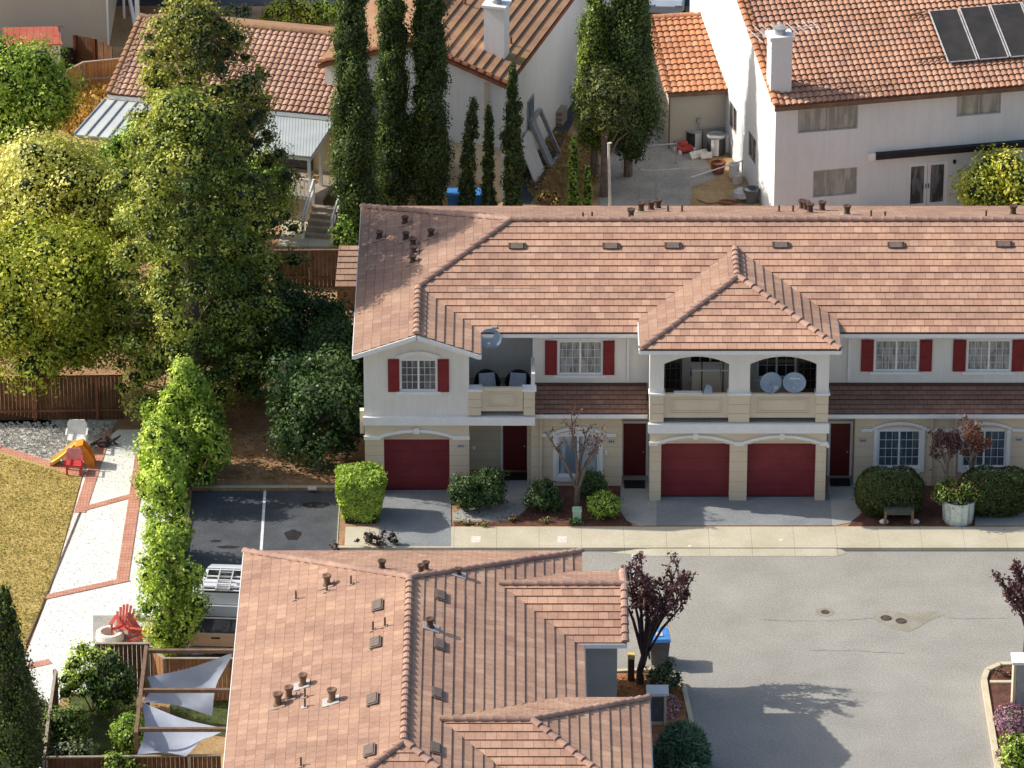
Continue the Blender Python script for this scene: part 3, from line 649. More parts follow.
# --- upper storey walls
T=None
xw0,xw1=FX(364,YW,400),FX(469,YW,400)
wx=[FX(v,YW,375) for v in (400,437)]; wzb,wzt=FZ(391,YW),FZ(359.5,YW)
ZBAND=FZ(424,YW)
mb=MB(); wall(mb,xw0,xw1,ZBAND,ZE+.02,YW,holes=[(wx[0],wx[1],wzb,wzt,0)])
mb.add([(xw0,YW,ZE+.02),(xw1,YW,ZE+.02),(xw1,YW,wz(xw0)-.09),(XWM,YW,ZW-.09),(xw0,YW,wz(xw0)-.09)],[(0,1,2,3,4)])
mb.box(xw0+.002,xw0+.2,YW+.004,YB-.4,ZBAND,ZE+.05); mb.box(xw1-.2,xw1-.002,YW+.004,4.0,ZBAND+.3,ZE-.02)
x533,x650,x828=FX(532.5,Y2,380),FX(650,Y2,380),FX(829,YBAY,380)
z2b=FZ(386,Y2)-.15
w1=[FX(v,Y2,357) for v in (558,602.5)]; h1=(FZ(374.5,Y2),FZ(341,Y2))
wall(mb,x533,x650+.3,z2b,ZE+.1,Y2,holes=[(w1[0],w1[1],h1[0],h1[1],0)])
YD=3.3
mb.box(x533,x533+.18,Y2+.003,YD,3.0,ZE+.3); mb.add([(xw1-.1,YD,3.0),(x533+.1,YD,3.0),(x533+.1,YD,ZE+.8),(xw1-.1,YD,ZE+.8)],[(0,1,2,3)])
w2=[FX(v,Y2,355) for v in (874.5,918.5)]; w3=[FX(v,Y2,355) for v in (967,1011)]; h2=(FZ(371,Y2),FZ(340,Y2)); w4=[22.2,23.8]
wall(mb,x828-.3,XR-.3,z2b,ZE+.1,Y2,holes=[(w_[0],w_[1],h2[0],h2[1],0) for w_ in (w2,w3,w4)])
mb.box(XR-.5,XR-.302,Y2+.01,YB-.4,0,ZE+.05); mb.box(xw0+.2,XR-.5,YB-.6,YB-.4,0,ZE)
mb.box(xw0+.001,xw0+.2,YW+.3,YB-.4,0,ZBAND)
# bay upper walls: two arched balcony openings
bx=[FX(v,YBAY,380) for v in (650,664,729,750,816.5,829)]
zp=FZ(394,YBAY); zs=FZ(364,YBAY)
wall(mb,bx[0],bx[5],zp-.03,ZB0-.05,YBAY,.3,holes=[(bx[1],bx[2],zp-.031,zs,FZ(356.5,YBAY)-zs),(bx[3],bx[4],zp-.031,zs,FZ(356.5,YBAY)-zs)])
mb.box(bx[0]+.001,bx[0]+.25,YBAY+.31,Y2-.01,2.9,ZB0); mb.box(bx[5]-.25,bx[5]-.001,YBAY+.31,Y2-.01,2.9,ZB0)
# inner balcony wall behind the arches
win=[[FX(v,2.2,365) for v in p] for p in ((689,731),(757,796))]; zi=(FZ(377,2.2),FZ(352,2.2))
mb.add([(bx[0]+.2,2.2,3.0),(bx[5]-.2,2.2,3.0),(bx[5]-.2,2.2,ZB0),(bx[0]+.2,2.2,ZB0)],[(0,1,2,3)])
mb.box((bx[2]+bx[3])/2-.1,(bx[2]+bx[3])/2+.1,YBAY+.31,2.19,3.1,ZB0-.1)
obj('upper_wall',mb,'stucco_grey',row)
mb=MB(); mb.add([(bx[0]+.2,YBAY+.3,ZB0-.12),(bx[5]-.2,YBAY+.3,ZB0-.12),(bx[5]-.2,2.2,ZB0-.12),(bx[0]+.2,2.2,ZB0-.12)],[(0,1,2,3)]); obj('balcony_ceiling',mb,'stucco_grey',row)
# --- ground storey
zb1=FZ(431.5,YBAY); 
ga=(FX(384,YW,465),FX(449.5,YW,465)); gtop=FZ(437,YW)
lw=MB(); zarc=FZ(438,YW)
wall(lw,xw0+.01,xw1,0,ZBAND,YW,.35,holes=[(ga[0],ga[1],-.001,gtop,.14)])
g1=(FX(661,YBAY,470),FX(729.5,YBAY,470)); g2=(FX(747,YBAY,470),FX(815.5,YBAY,470)); gb=FZ(444.5,YBAY)
wall(lw,bx[0]+.03,bx[5]-.03,0,zb1+.02,YBAY,.3,holes=[(g1[0],g1[1],-.001,gb,.15),(g2[0],g2[1],-.001,gb,.15)])
lw.box(bx[0]+.031,bx[0]+.3,YBAY+.31,2.0,0,zb1); lw.box(bx[5]-.3,bx[5]-.031,YBAY+.31,2.0,0,zb1)
X=lambda v,y=Y1,r=450: FX(v,y,r)
ztop=3.0
wn=(X(557),X(599)); wnz=(FZ(476,Y1),FZ(435,Y1))
wall(lw,X(531),X(622),0,ztop,Y1,holes=[(wn[0],wn[1],wnz[0],wnz[1],.16)])
wr=(X(877.5),X(920.5)); wr2=(X(962),X(1006)); wrz=(FZ(467.5,Y1),FZ(430,Y1))
wall(lw,X(854.5),XR-.31,0,ztop,Y1,holes=[(wr[0],wr[1],wrz[0],wrz[1],.10),(wr2[0],wr2[1],wrz[0],wrz[1],.10)])
# entry recesses: side and back walls
def back(x0,x1,y): lw.add([(x0,y,0),(x1,y,0),(x1,y,3.0),(x0,y,3.0)],[(0,1,2,3)])
back(xw1-.1,X(533),2.2); back(X(620),bx[0]+.1,1.75); back(bx[5]-.1,X(856),1.75)
lw.box(X(533)-.2,X(533)-.002,Y1+.22,2.19,0,3.0); lw.box(X(622)-.2,X(622)-.002,Y1+.22,1.74,0,3); lw.box(X(854.5)+.002,X(854.5)+.2,Y1+.22,1.74,0,3); lw.box(xw1-.25,xw1-.002,YW+.36,2.19,0,3.0)
obj('lower_wall',lw,'stucco_tan',row)
# white band courses
bd=MB(); bd.box(xw0-.04,FX(535,YW,420),YW-.13,YW-.002,ZBAND,FZ(416,YW)); obj('band_course',bd,'trim_white',row); bd=MB(); bd.box(bx[0]-.05,bx[5]+.05,YBAY-.16,YBAY-.002,zb1,FZ(422.5,YBAY))
obj('band_course',bd,'trim_white',row)
# balcony decks
dk=MB(); dk.box(xw1-.22,FX(535,YW,415),YW+.004,YD,2.9,FZ(415,YW)-.0); obj('balcony_deck',dk,'concrete_old',row); dk=MB(); dk.box(bx[0]+.02,bx[5]-.02,YBAY+.004,2.2,2.9,FZ(422.5,YBAY)); obj('balcony_deck',dk,'concrete_old',row)
# ground storey garage doors
def garage(x0,x1,y,zt,rise):
    mb=MB(); n=10
    mb.box(x0-.1,x1+.1,y,y+.05,0.0,zt-.05)
    o=obj('garage_door',mb,'garage_red',row)
    s_=MB(); s_.box(x0-.05,x1+.05,y-.012,y-.002,0.015,.06); obj('weather_strip',s_,'black_plastic',o); return o
garage(ga[0],ga[1],YW+.36,FZ(438,YW+.36)+.0,.14); garage(g1[0],g1[1],YBAY+.31,FZ(442,YBAY+.31),.1); garage(g2[0],g2[1],YBAY+.31,FZ(442,YBAY+.31),.1)
mb=MB()
for a,b,y,zt in ((ga[0],ga[1],YW+.36,FZ(438,YW+.36)),(g1[0],g1[1],YBAY+.31,FZ(442,YBAY+.31)),(g2[0],g2[1],YBAY+.31,FZ(442,YBAY+.31))): mb.box(a-.05,b+.05,y-.011,y+.05,zt-.049,zt+.6)
obj('garage_lintel',mb,'panel_tan',row)
def archtrim(x0,x1,xe0,xe1,zs,rise,y,key=True):
    mb=MB(); arc(mb,x0,x1,zs,rise,.10,y-.085,y-.002); mb.box(xe0,x0-.001,y-.075,y-.003,zs-.06,zs+.08); mb.box(x1+.001,xe1,y-.075,y-.003,zs-.06,zs+.08)
    if key: xm=(x0+x1)/2; mb.box(xm-.09,xm+.09,y-.11,y-.004,zs+rise-.05,zs+rise+.17)
    obj('arch_moulding',mb,'trim_white',row)
archtrim(ga[0]-.12,ga[1]+.12,xw0-.02,xw1+.02,FZ(437.5,YW),.24,YW)
archtrim(g1[0]-.14,g1[1]+.14,bx[0]-.01,g1[1]+.30,FZ(443.5,YBAY),.26,YBAY); archtrim(g2[0]-.14,g2[1]+.14,g2[0]-.32,bx[5]+.03,FZ(443.5,YBAY),.26,YBAY)
# --- doors
def door(x0,x1,y,z1,lab):
    mb=MB(); mb.box(x0,x1,y-.05,y-.002,.02,z1); xm=(x0+x1)/2
    for k in range(2):
        for j,(a,b) in enumerate(((.12,.48),(.55,.93))): xa=x0+.1+(x1-x0-.1)*k/2; mb.box(xa,xa+(x1-x0)/2-.18,y-.062,y-.051,z1*a,z1*b)
    o=obj('front_door',mb,'door_red',row); h=MB(Matrix.Translation((x1-.09,y-.09,1.0))@Matrix.Rotation(math.pi/2,4,'X')); h.lathe([(0,.04),(.03,.03),(.035,0),(.015,-.02),(.02,-.04)],n=10); obj('handle',h,'metal_grey',o)
    s_=MB(); s_.box(x0-.09,x0-.002,y-.07,y-.003,0,z1+.09); s_.box(x1+.002,x1+.09,y-.07,y-.003,0,z1+.09); s_.box(x0-.002,x1+.002,y-.07,y-.003,z1+.001,z1+.09); obj('door_frame',s_,'trim_white',o)
door(FX(503,2.2,440),FX(527,2.2,440),2.2,2.1,''); door(FX(622.5,1.75,440)+.03,FX(646,1.75,440),1.75,2.12,''); door(FX(829,1.75,440)+.05,FX(850,1.75,440),1.75,2.12,'')
for i,(a,b,r) in enumerate(((624,645,484),(830,850,482),(504,527,476))):
    p=G(a,r,.05); q=G(b,r,.05); mb=MB(); mb.box(p.x,q.x,p.y-.3,p.y+.3,.03,.055); mb.box(p.x+.04,q.x-.04,p.y-.26,p.y+.26,.055,.06); tag(obj('door_mat',mb,'black_plastic'),['black doormat at the red door between bare tree and twin garages','black doormat at the red door right of the twin garages','black doormat at the red door behind the dark bushes'][i],'doormat','doormats at the front doors')
# --- windows on the row
gl3=(3,3)
window(row,T,wx[0],wx[1],wzb,wzt,YW,'glass',cols=gl3,rows=4); window(row,T,w1[0],w1[1],h1[0],h1[1],Y2,'glass_curtain',cols=gl3,rows=4)
for w_ in (w2,w3,w4): window(row,T,w_[0],w_[1],h2[0],h2[1],Y2,'glass_curtain',cols=gl3,rows=4)
def win_arch(x0,x1,y,z0,z1,cols,gl,r=.14):
    o=window(row,T,x0,x1,z0,z1,y,gl,cols=cols,rows=4,sill=False,fw=.07)
    mb=MB(); mb.box(x0-.14,x0-.002,y-.06,y+.05,z0-.16,z1+.05); mb.box(x1+.002,x1+.14,y-.06,y+.05,z0-.16,z1+.05); mb.box(x0-.002,x1+.002,y-.06,y+.05,z0-.2,z0-.003)
    n=10; 
    for k in range(n):
        t0=2*k/n-1;t1=2*(k+1)/n-1; xa=x0+(x1-x0)*k/n; xb=x0+(x1-x0)*(k+1)/n
        mb.add([(xa,y+.03,z1-.002),(xb,y+.03,z1-.002),(xb,y+.03,z1+r*(1-t1*t1)+.01),(xa,y+.03,z1+r*(1-t0*t0)+.01)],[(0,1,2,3)])
    arc(mb,x0-.20,x1+.20,z1+.02,.24,.11,y-.10,y-.004); mb.box(x0-.60,x0-.205,y-.08,y-.003,z1-.04,z1+.08); mb.box(x1+.205,x1+.60,y-.08,y-.003,z1-.04,z1+.08)
    obj('window_surround',mb,'trim_white',o)
win_arch(wn[0],wn[1],Y1,wnz[0],wnz[1],(1,1),'glass_pale',.15); win_arch(wr[0],wr[1],Y1,wrz[0],wrz[1],(3,3),'glass_blue'); win_arch(wr2[0],wr2[1],Y1,wrz[0],wrz[1],(3,3),'glass_blue')
mb=MB(); arc(mb,wx[0]-.12,wx[1]+.12,wzt+.06,.20,.09,YW-.09,YW-.002); arc(mb,wx[0]-.02,wx[1]+.02,wzt+.0,.18,.11,YW-.03,YW-.0015); obj('arch_moulding',mb,'trim_white',row)
for a,b in ((388,399.3),(437.7,449)): shutter(row,T,FX(a,YW,375),FX(b,YW,375),wzb-.02,wzt+.02,YW)
for (a,b),r in (((545,557),357),((603,614.5),357)): shutter(row,T,FX(a,Y2,r),FX(b,Y2,r),h1[0]-.0,h1[1]+.02,Y2)
for a,b in ((861,873.5),(919.5,932),(953,965.8),(1012,1024.5)): shutter(row,T,FX(a,Y2,355),FX(b,Y2,355),h2[0]-.0,h2[1]+.02,Y2)
shutter(row,T,21.7,22.15,h2[0],h2[1],Y2); shutter(row,T,23.85,24.3,h2[0],h2[1],Y2)
mb=MB(); mb.box(w1[0]-.2,w1[1]+.2,Y2-.05,Y2-.003,h1[1]+.05,h1[1]+.12)
for w_ in (w2,w3): mb.box(w_[0]-.2,w_[1]+.2,Y2-.05,Y2-.003,h2[1]+.05,h2[1]+.12)
obj('window_head',mb,'trim_white',row)
# inside the balconies
for i,(a,b) in enumerate(win): window(row,T,a,b,zi[0],zi[1],2.12,'glass_dark',cols=(2,2),rows=2)
def french(x0,x1,z0,z1,y):
    mb=MB(); 
    mb.box(x0,x0+.07,y-.05,y,z0,z1); mb.box(x1-.07,x1,y-.05,y,z0,z1); mb.box(x0+.07,x1-.07,y-.05,y,z1-.07,z1); mb.box(x0+.07,x1-.07,y-.05,y,z0,z0+.15)
    for k in range(1,3): xx=x0+(x1-x0)*k/3; mb.box(xx-.015,xx+.015,y-.04,y-.01,z0+.15,z1-.07)
    for k in range(1,5): zz=z0+(z1-z0)*k/5; mb.box(x0+.07,x1-.07,y-.039,y-.011,zz-.015,zz+.015)
    o=obj('balcony_door',mb,'wood_brown',row); g=MB(); g.add([(x0,y-.005,z0),(x1,y-.005,z0),(x1,y-.005,z1),(x0,y-.005,z1)],[(0,1,2,3)]); obj('pane',g,'glass_dark',o)
french(FX(664,2.18,375),FX(682,2.18,375),3.15,5.5,2.18); french(FX(797,2.18,375),FX(817,2.18,375),3.15,5.5,2.18)
# --- balcony parapets and piers
def parapet(x0,x1,y,z0,z1):
    mb=MB(); mb.box(x0,x1,y+.03,y+.14,z0,z1-.002)
    a,b,c_,d=x0+.22,x1-.22,z0+.16,z1-.16
    for s_ in (0,.11):
        aa,bb,cc,dd=a+s_,b-s_,c_+s_*.75,d-s_*.75
        mb.box(aa,bb,y,y+.029,cc,cc+.035); mb.box(aa,bb,y,y+.029,dd-.035,dd); mb.box(aa,aa+.035,y,y+.029,cc+.036,dd-.036); mb.box(bb-.035,bb,y,y+.029,cc+.036,dd-.036)
    obj('balcony_parapet',mb,'panel_tan',row)
def pier(x0,x1,y,z0,z1,cap=.07):
    mb=MB(); n=3
    for k in range(n): za=z0+(z1-z0)*k/n; zb=z0+(z1-z0)*(k+1)/n; mb.box(x0,x1,y-.06,y+.3,za+.012,zb-.012)
    mb.box(x0+.02,x1-.02,y-.04,y+.28,z0,z1)
    o=obj('pier',mb,'panel_tan',row); c_=MB(); c_.box(x0-.05,x1+.05,y-.11,y+.34,z1+.002,z1+cap); obj('pier_cap',c_,'trim_white',o)
z0=FZ(415,YW)
parapet(FX(481,YW,400),FX(523,YW,400),YW,FZ(411.5,YW),FZ(388,YW)); pier(FX(468.5,YW,400),FX(481,YW,400),YW,z0,FZ(390.5,YW)); pier(FX(523.5,YW,400),FX(535,YW,400),YW,z0,FZ(390.5,YW))
mb=MB(); mb.box(FX(531,YW,400),FX(535,YW,400),YW+.34,Y2,FZ(415,YW),FZ(378,YW)); obj('balcony_side_wall',mb,'stucco_grey',row)
z0=FZ(422,YBAY); zt=FZ(394.5,YBAY)
parapet(bx[1],bx[2],YBAY,FZ(418,YBAY),zt+.02); parapet(bx[3],bx[4],YBAY,FZ(418,YBAY),zt+.02)
pier(bx[0],bx[1],YBAY,z0,zt); pier(bx[2],bx[3],YBAY,z0,zt); pier(bx[4],bx[5],YBAY,z0,zt)
# --- porch roofs (pent roofs over the ground storey)
for x0,x1 in ((X(534),bx[0]-.05),(bx[5]+.05,XR-.31)):
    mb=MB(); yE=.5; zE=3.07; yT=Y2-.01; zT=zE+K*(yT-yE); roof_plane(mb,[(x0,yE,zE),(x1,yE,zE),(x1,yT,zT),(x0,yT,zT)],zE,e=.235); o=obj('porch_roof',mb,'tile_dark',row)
    g=MB(); g.box(x0,x1,yE-.05,yE+.05,zE-.15,zE-.01); g.add([(x0,yE,zE-.05),(x1,yE,zE-.05),(x1,yT,zT-.05),(x0,yT,zT-.05)],[(0,1,2,3)]); obj('gutter',g,'trim_white',o)
    f_=MB(); f_.box(x0,x1,yT-.06,yT,zT+.02,zT+.09); obj('flashing',f_,'vent_brown',o)
# --- downspouts
for x,y,z0,z1,mt in ((FX(628,Y2,360),Y2-.06,3.75,ZE-.1,'trim_white'),(FX(541,Y1,450),Y1-.07,.1,3.0,'stucco_tan'),(FX(931,Y1,450),Y1-.07,.1,3.0,'stucco_tan'),(FX(955,Y1,450),Y1-.07,.1,3.0,'stucco_tan'),(FX(849,Y2,360),Y2-.06,3.75,ZE-.1,'trim_white')):
    mb=MB(); mb.box(x-.04,x+.04,y-.035,y+.035,z0,z1); mb.beam((x,y,z1),(x,y-.35,z1+.05),.07,.07); obj('downspout',mb,mt,row)
# --- house number plaques (numbers too small to read in the photograph)
for px,y,r in ((461,YW,445.5),(611.5,Y1,441),(863,Y1,440),(1019,Y1,439)):
    x=FX(px,y,r); z=FZ(r,y); mb=MB(); mb.box(x-.15,x+.15,y-.045,y-.003,z-.07,z+.07); o=obj('number_plaque',mb,'plaque',row)
    d=MB()
    for k in range(3): d.box(x-.095+k*.07,x-.055+k*.07,y-.052,y-.046,z-.035,z+.035)
    obj('digits',d,'vent_brown',o)
# --- wall lights by the doors
for px,y,r in ((474,1.2,447),(606,Y1,452),(828,YBAY,445),):
    x=FX(px,y,r); z=FZ(r,y); mb=MB(Matrix.Translation((x,y-.09,z))); mb.lathe([(0,.09),(.05,.07),(.045,-.05),(0,-.08)],n=8); mb.box(-.03,.03,.04,.085,-.05,.06); obj('wall_light',mb,'trim_white',row)
# meter on left corner
mb=MB(); x=xw0-.1; mb.box(x-.06,x+.09,YW+.1,YW+.35,2.4,3.3); obj('meter_box',mb,'panel_tan',row)
# --- vents
def flue(par,px,py,p0,n,r,h,mt='vent_brown',cap=True):
    p=HIT(px,py,p0,n); mb=MB(Matrix.Translation(p)); 
    if cap: mb.lathe([(r*1.25,-.1),(r*1.1,.06),(r*.8,.12),(r*.8,h*.72),(r*.95,h*.74),(r*1.15,h*.9),(r*1.2,h),(r*.9,h+.01),(0,h*.93)],n=12)
    else: mb.lathe([(r*2,-.1),(r*1.5,.05),(r,.1),(r,h),(0,h)],n=8)
    obj('vent_pipe',mb,mt,par)
    fl=MB(); b=Vector((0,0,1)); s_=(b-n*n.z).normalized(); u=s_.cross(n); c_=p+n*.055; k=r*1.5+.05
    fl.slab([c_-u*k-s_*k*1.2,c_+u*k-s_*k*1.2,c_+u*k+s_*k,c_-u*k+s_*k],n*-.04); obj('flashing_plate',fl,'vent_tan' if random.random()<.8 else 'flashing_dull',par)
def flatvent(par,px,py,p0,n,w_=.58,l_=.30):
    p=HIT(px,py,p0,n); s_=(Vector((0,0,1))-n*n.z).normalized(); u=s_.cross(n); c_=p+n*.075; mb=MB()
    mb.slab([c_-u*w_/2-s_*l_/2,c_+u*w_/2-s_*l_/2,c_+u*w_/2+s_*l_/2,c_-u*w_/2+s_*l_/2],n*-.075); c2=c_+n*.004
    mb.slab([c2-u*w_*.38-s_*l_*.56,c2+u*w_*.38-s_*l_*.56,c2+u*w_*.38+s_*l_*.3+n*.02,c2-u*w_*.38+s_*l_*.3+n*.02],n*.03); obj('roof_vent',mb,'vent_grey',par)
    s2=MB()
    for q in (-1,1): s2.slab([c2+u*(q*w_*.45-.05)-s_*l_*.5,c2+u*(q*w_*.45+.05)-s_*l_*.5,c2+u*(q*w_*.45+.05)+s_*l_*.45,c2+u*(q*w_*.45-.05)+s_*l_*.45],n*.012)
    obj('vent_side',s2,'vent_brown',par)
nF=Vector((0,-K,1)).normalized(); nB=Vector((0,K,1)).normalized(); nL=Vector((-K,0,1)).normalized(); nR=Vector((K,0,1)).normalized()
pF=Vector((0,YF,ZE)); pB=Vector((0,YB,ZE)); pL=Vector((XL,0,ZE))
for px,py in ((517,247),(611,247),(673,246.5),(781,246),(896,246),(1004,245)): flatvent(main_roof,px,py,pF,nF)
for px,py in ((631,219),(641,212.5),(651,211),(658,209.5),(802,210),(806,211),(810,213.5),(822,211.5),(847,215.5),(1013,215.5)): flue(back_roof,px,py,pB,nB,.13,.40)
for px,py in ((583,219.5),(592,219),(668,212.5),(682,212.5),(779,212.5),(793,212.5),(871,217.5),(885,218.5),(986,217.5)): flue(back_roof,px,py,pB,nB,.035,.28,cap=False)
for px,py in ((379.5,239),(405,224),(406,240),(413,246),(413.5,254),(413,263),(431,237)): flue(left_roof,px,py,pL,nL,.12,.30)
# ================================================================ FOREGROUND ROW
fg=thing('townhouse_row','nearest tile roofed building in the foreground with grey side wall and many roof vents','building',(-3.3,-23,0))
fL,fR,fB,fE=-8.95,2.33,-12.72,4.4; fh=(fR-fL)/2; fM=(fL+fR)/2; fZ=fE+K*fh; fy1=fB-fh; fy2=-29.15; fF=fy2-fh
zA=4.5; yA0,yA1=-19.35,-14.4; hA=(yA1-yA0)/2; yAm=(yA0+yA1)/2; zAr=zA+K*hA; xA=3.72
def xs(z): return fR-(z-fE)/K
zBb=4.7; yB1=-23.4; xB=4.33; hB=3.72; yBm=yB1-hB; yB0=yBm-hB; zBr=zBb+K*hB; xBa=xB-hB
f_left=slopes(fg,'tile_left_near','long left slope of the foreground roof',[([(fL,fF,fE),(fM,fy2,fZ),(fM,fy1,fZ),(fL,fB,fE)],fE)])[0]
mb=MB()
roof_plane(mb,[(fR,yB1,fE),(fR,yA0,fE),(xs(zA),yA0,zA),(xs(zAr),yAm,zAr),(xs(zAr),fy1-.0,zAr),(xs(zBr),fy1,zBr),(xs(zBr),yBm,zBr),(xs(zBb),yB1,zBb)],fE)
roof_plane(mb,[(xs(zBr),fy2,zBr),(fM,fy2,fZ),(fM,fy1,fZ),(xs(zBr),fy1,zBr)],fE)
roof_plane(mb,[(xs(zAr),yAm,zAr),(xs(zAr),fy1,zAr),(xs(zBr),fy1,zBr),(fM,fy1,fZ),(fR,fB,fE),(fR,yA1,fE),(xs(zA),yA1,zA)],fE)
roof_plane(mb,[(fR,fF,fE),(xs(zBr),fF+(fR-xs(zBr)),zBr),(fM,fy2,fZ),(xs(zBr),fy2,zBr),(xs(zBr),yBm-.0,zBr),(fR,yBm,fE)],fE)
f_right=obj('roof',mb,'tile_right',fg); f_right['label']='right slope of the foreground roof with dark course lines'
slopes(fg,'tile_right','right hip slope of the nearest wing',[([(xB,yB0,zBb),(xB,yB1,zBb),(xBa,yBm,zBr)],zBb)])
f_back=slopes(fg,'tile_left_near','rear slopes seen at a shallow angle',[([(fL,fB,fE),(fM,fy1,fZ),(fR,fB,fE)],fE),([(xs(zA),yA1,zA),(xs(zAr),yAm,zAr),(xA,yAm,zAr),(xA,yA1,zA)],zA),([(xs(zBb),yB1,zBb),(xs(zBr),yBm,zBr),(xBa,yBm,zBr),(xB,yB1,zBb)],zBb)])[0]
slopes(fg,'tile_front','wing roof slope with horizontal courses facing the camera',[([(xs(zA),yA0,zA),(xA,yA0,zA),(xA,yAm,zAr),(xs(zAr),yAm,zAr)],zA),([(xs(zBb),yB0,zBb),(xB,yB0,zBb),(xBa,yBm,zBr),(xs(zBr),yBm,zBr)],zBb),([(fL,fF,fE),(fR,fF,fE),(fM,fy2,fZ)],fE)])
u=.03
ridges(f_left,'tile_cap',[((fM,fy2,fZ+u),(fM,fy1,fZ+u)),((fL,fB,fE+u),(fM,fy1,fZ+u)),((fR,fB,fE+u),(fM,fy1,fZ+u)),((fL,fF,fE+u),(fM,fy2,fZ+u)),((fR,fF,fE+u),(fM,fy2,fZ+u)),
    ((xs(zAr),yAm,zAr+u),(xA,yAm,zAr+u)),((xs(zBr),yBm,zBr+u),(xBa,yBm,zBr+u)),((xB,yB1,zBb+u),(xBa,yBm,zBr+u)),((xB,yB0,zBb+u),(xBa,yBm,zBr+u)),((xA-.05,yA0,zA+u),(xA-.05,yAm,zAr+u)),((xA-.05,yA1,zA+u),(xA-.05,yAm,zAr+u))],.125)
ev=MB(); eaves(ev,[(fL,fF,fE),(fR,fF,fE),(fR,fB,fE),(fL,fB,fE)],[(0,1),(2,3),(3,0)]); eaves(ev,[(fR-2,yA0,zA),(xA,yA0,zA),(xA,yA1,zA),(fR-2,yA1,zA)],[(0,1),(2,3)]); eaves(ev,[(fR-3,yB0,zBb),(xB,yB0,zBb),(xB,yB1,zBb),(fR-3,yB1,zBb)],[(0,1),(1,2),(2,3)])
for a,b in (((xA,yA0,zA),(xA,yAm,zAr)),((xA,yA1,zA),(xA,yAm,zAr))): a=Vector(a)-Vector((.03,0,.09));b=Vector(b)-Vector((.03,0,.09)); ev.beam(a,b,.08,.16)
ev.beam((fR,yB1,fE-.09),(fR,yA0,fE-.09),.1,.16)
obj('gutter',ev,'trim_white',fg)
mb=MB(); mb.prism([(fL+.4,fF+.4),(fR-.35,fF+.4),(fR-.35,fB-.4),(fL+.4,fB-.4)],-.15,fE-.1); mb.prism([(fR-.34,yA0+.4),(xA-.3,yA0+.4),(xA-.3,yA1-.4),(fR-.34,yA1-.4)],-.15,zA-.1); mb.prism([(fR-.34,yB0+.4),(xB-.4,yB0+.4),(xB-.4,yB1-.4),(fR-.34,yB1-.4)],-.15,zBb-.1)
mb.add([(xA-.3,yA0+.4,zA-.1),(xA-.3,yA1-.4,zA-.1),(xA-.3,yAm,zAr-.08)],[(0,1,2)])
obj('wall',mb,'stucco_slate',fg)
q0=Vector((fL,0,fE)); q1=Vector((fR,0,fE)); q2=Vector((0,fB,fE))
for px,py,r,h in ((303,686,.13,.42),(289,699,.13,.44),(278,706,.14,.46),(332,702,.14,.46),(327,586,.13,.40)): flue(f_left,px,py,q0,nL,r,h,'wood_brown')
for px,py in ((296,600),(327,592),(351,585),(373,631),(385,627),(305,698),(305,708),(301,767)): flue(f_left,px,py,q0,nL,.03,.34,cap=False)
for px,py in ((378,607),(376,644),(373,701),(370,752)): 
    p=HIT(px,py,q0,nL); mb=MB(); u_=Vector((0,1,0)); s_=Vector((1,0,K)).normalized(); c_=p+nL*.06; mb.slab([c_-u_*.36-s_*.19,c_+u_*.36-s_*.19,c_+u_*.36+s_*.19,c_-u_*.36+s_*.19],nL*.03)
    mb.slab([c_-u_*.30-s_*.12+nL*.031,c_+u_*.30-s_*.12+nL*.031,c_+u_*.30+s_*.14+nL*.031,c_-u_*.30+s_*.14+nL*.031],nL*.025); obj('roof_vent',mb,'vent_grey',f_left)
for px,py in ((440,597),(439,646),(437,695),(435,750)):
    p=HIT(px,py,q1,nR); mb=MB(); u_=Vector((0,1,0)); s_=Vector((-1,0,K)).normalized(); c_=p+nR*.06; mb.slab([c_-u_*.34-s_*.19,c_+u_*.34-s_*.19,c_+u_*.34+s_*.19,c_-u_*.34+s_*.19],nR*.03)
    mb.slab([c_-u_*.28-s_*.12+nR*.031,c_+u_*.28-s_*.12+nR*.031,c_+u_*.28+s_*.14+nR*.031,c_-u_*.28+s_*.14+nR*.031],nR*.025); obj('roof_vent',mb,'vent_grey',f_right)
flue(f_right,430,628,q1,nR,.13,.34); flue(f_back,382,570,q2,nB,.12,.36); flue(f_back,421,574,q2,nB,.11,.34); flue(f_back,426,571,q2,nB,.11,.34); flue(f_right,458,575,q1,nR,.11,.25)
# ================================================================ HOUSES BEHIND
def TM(x,y,z,a): return Matrix.Translation((x,y,z))@Matrix.Rotation(a,4,'Z')
def HL(T,px,py,ax,val):
    Ti=T.inverted(); o=Ti@CAMP; d=(Ti.to_3x3()@ray(px,py)); t=(val-o[ax])/d[ax]; return o+d*t
def tp(T,l): return [T@Vector(p) for p in l]
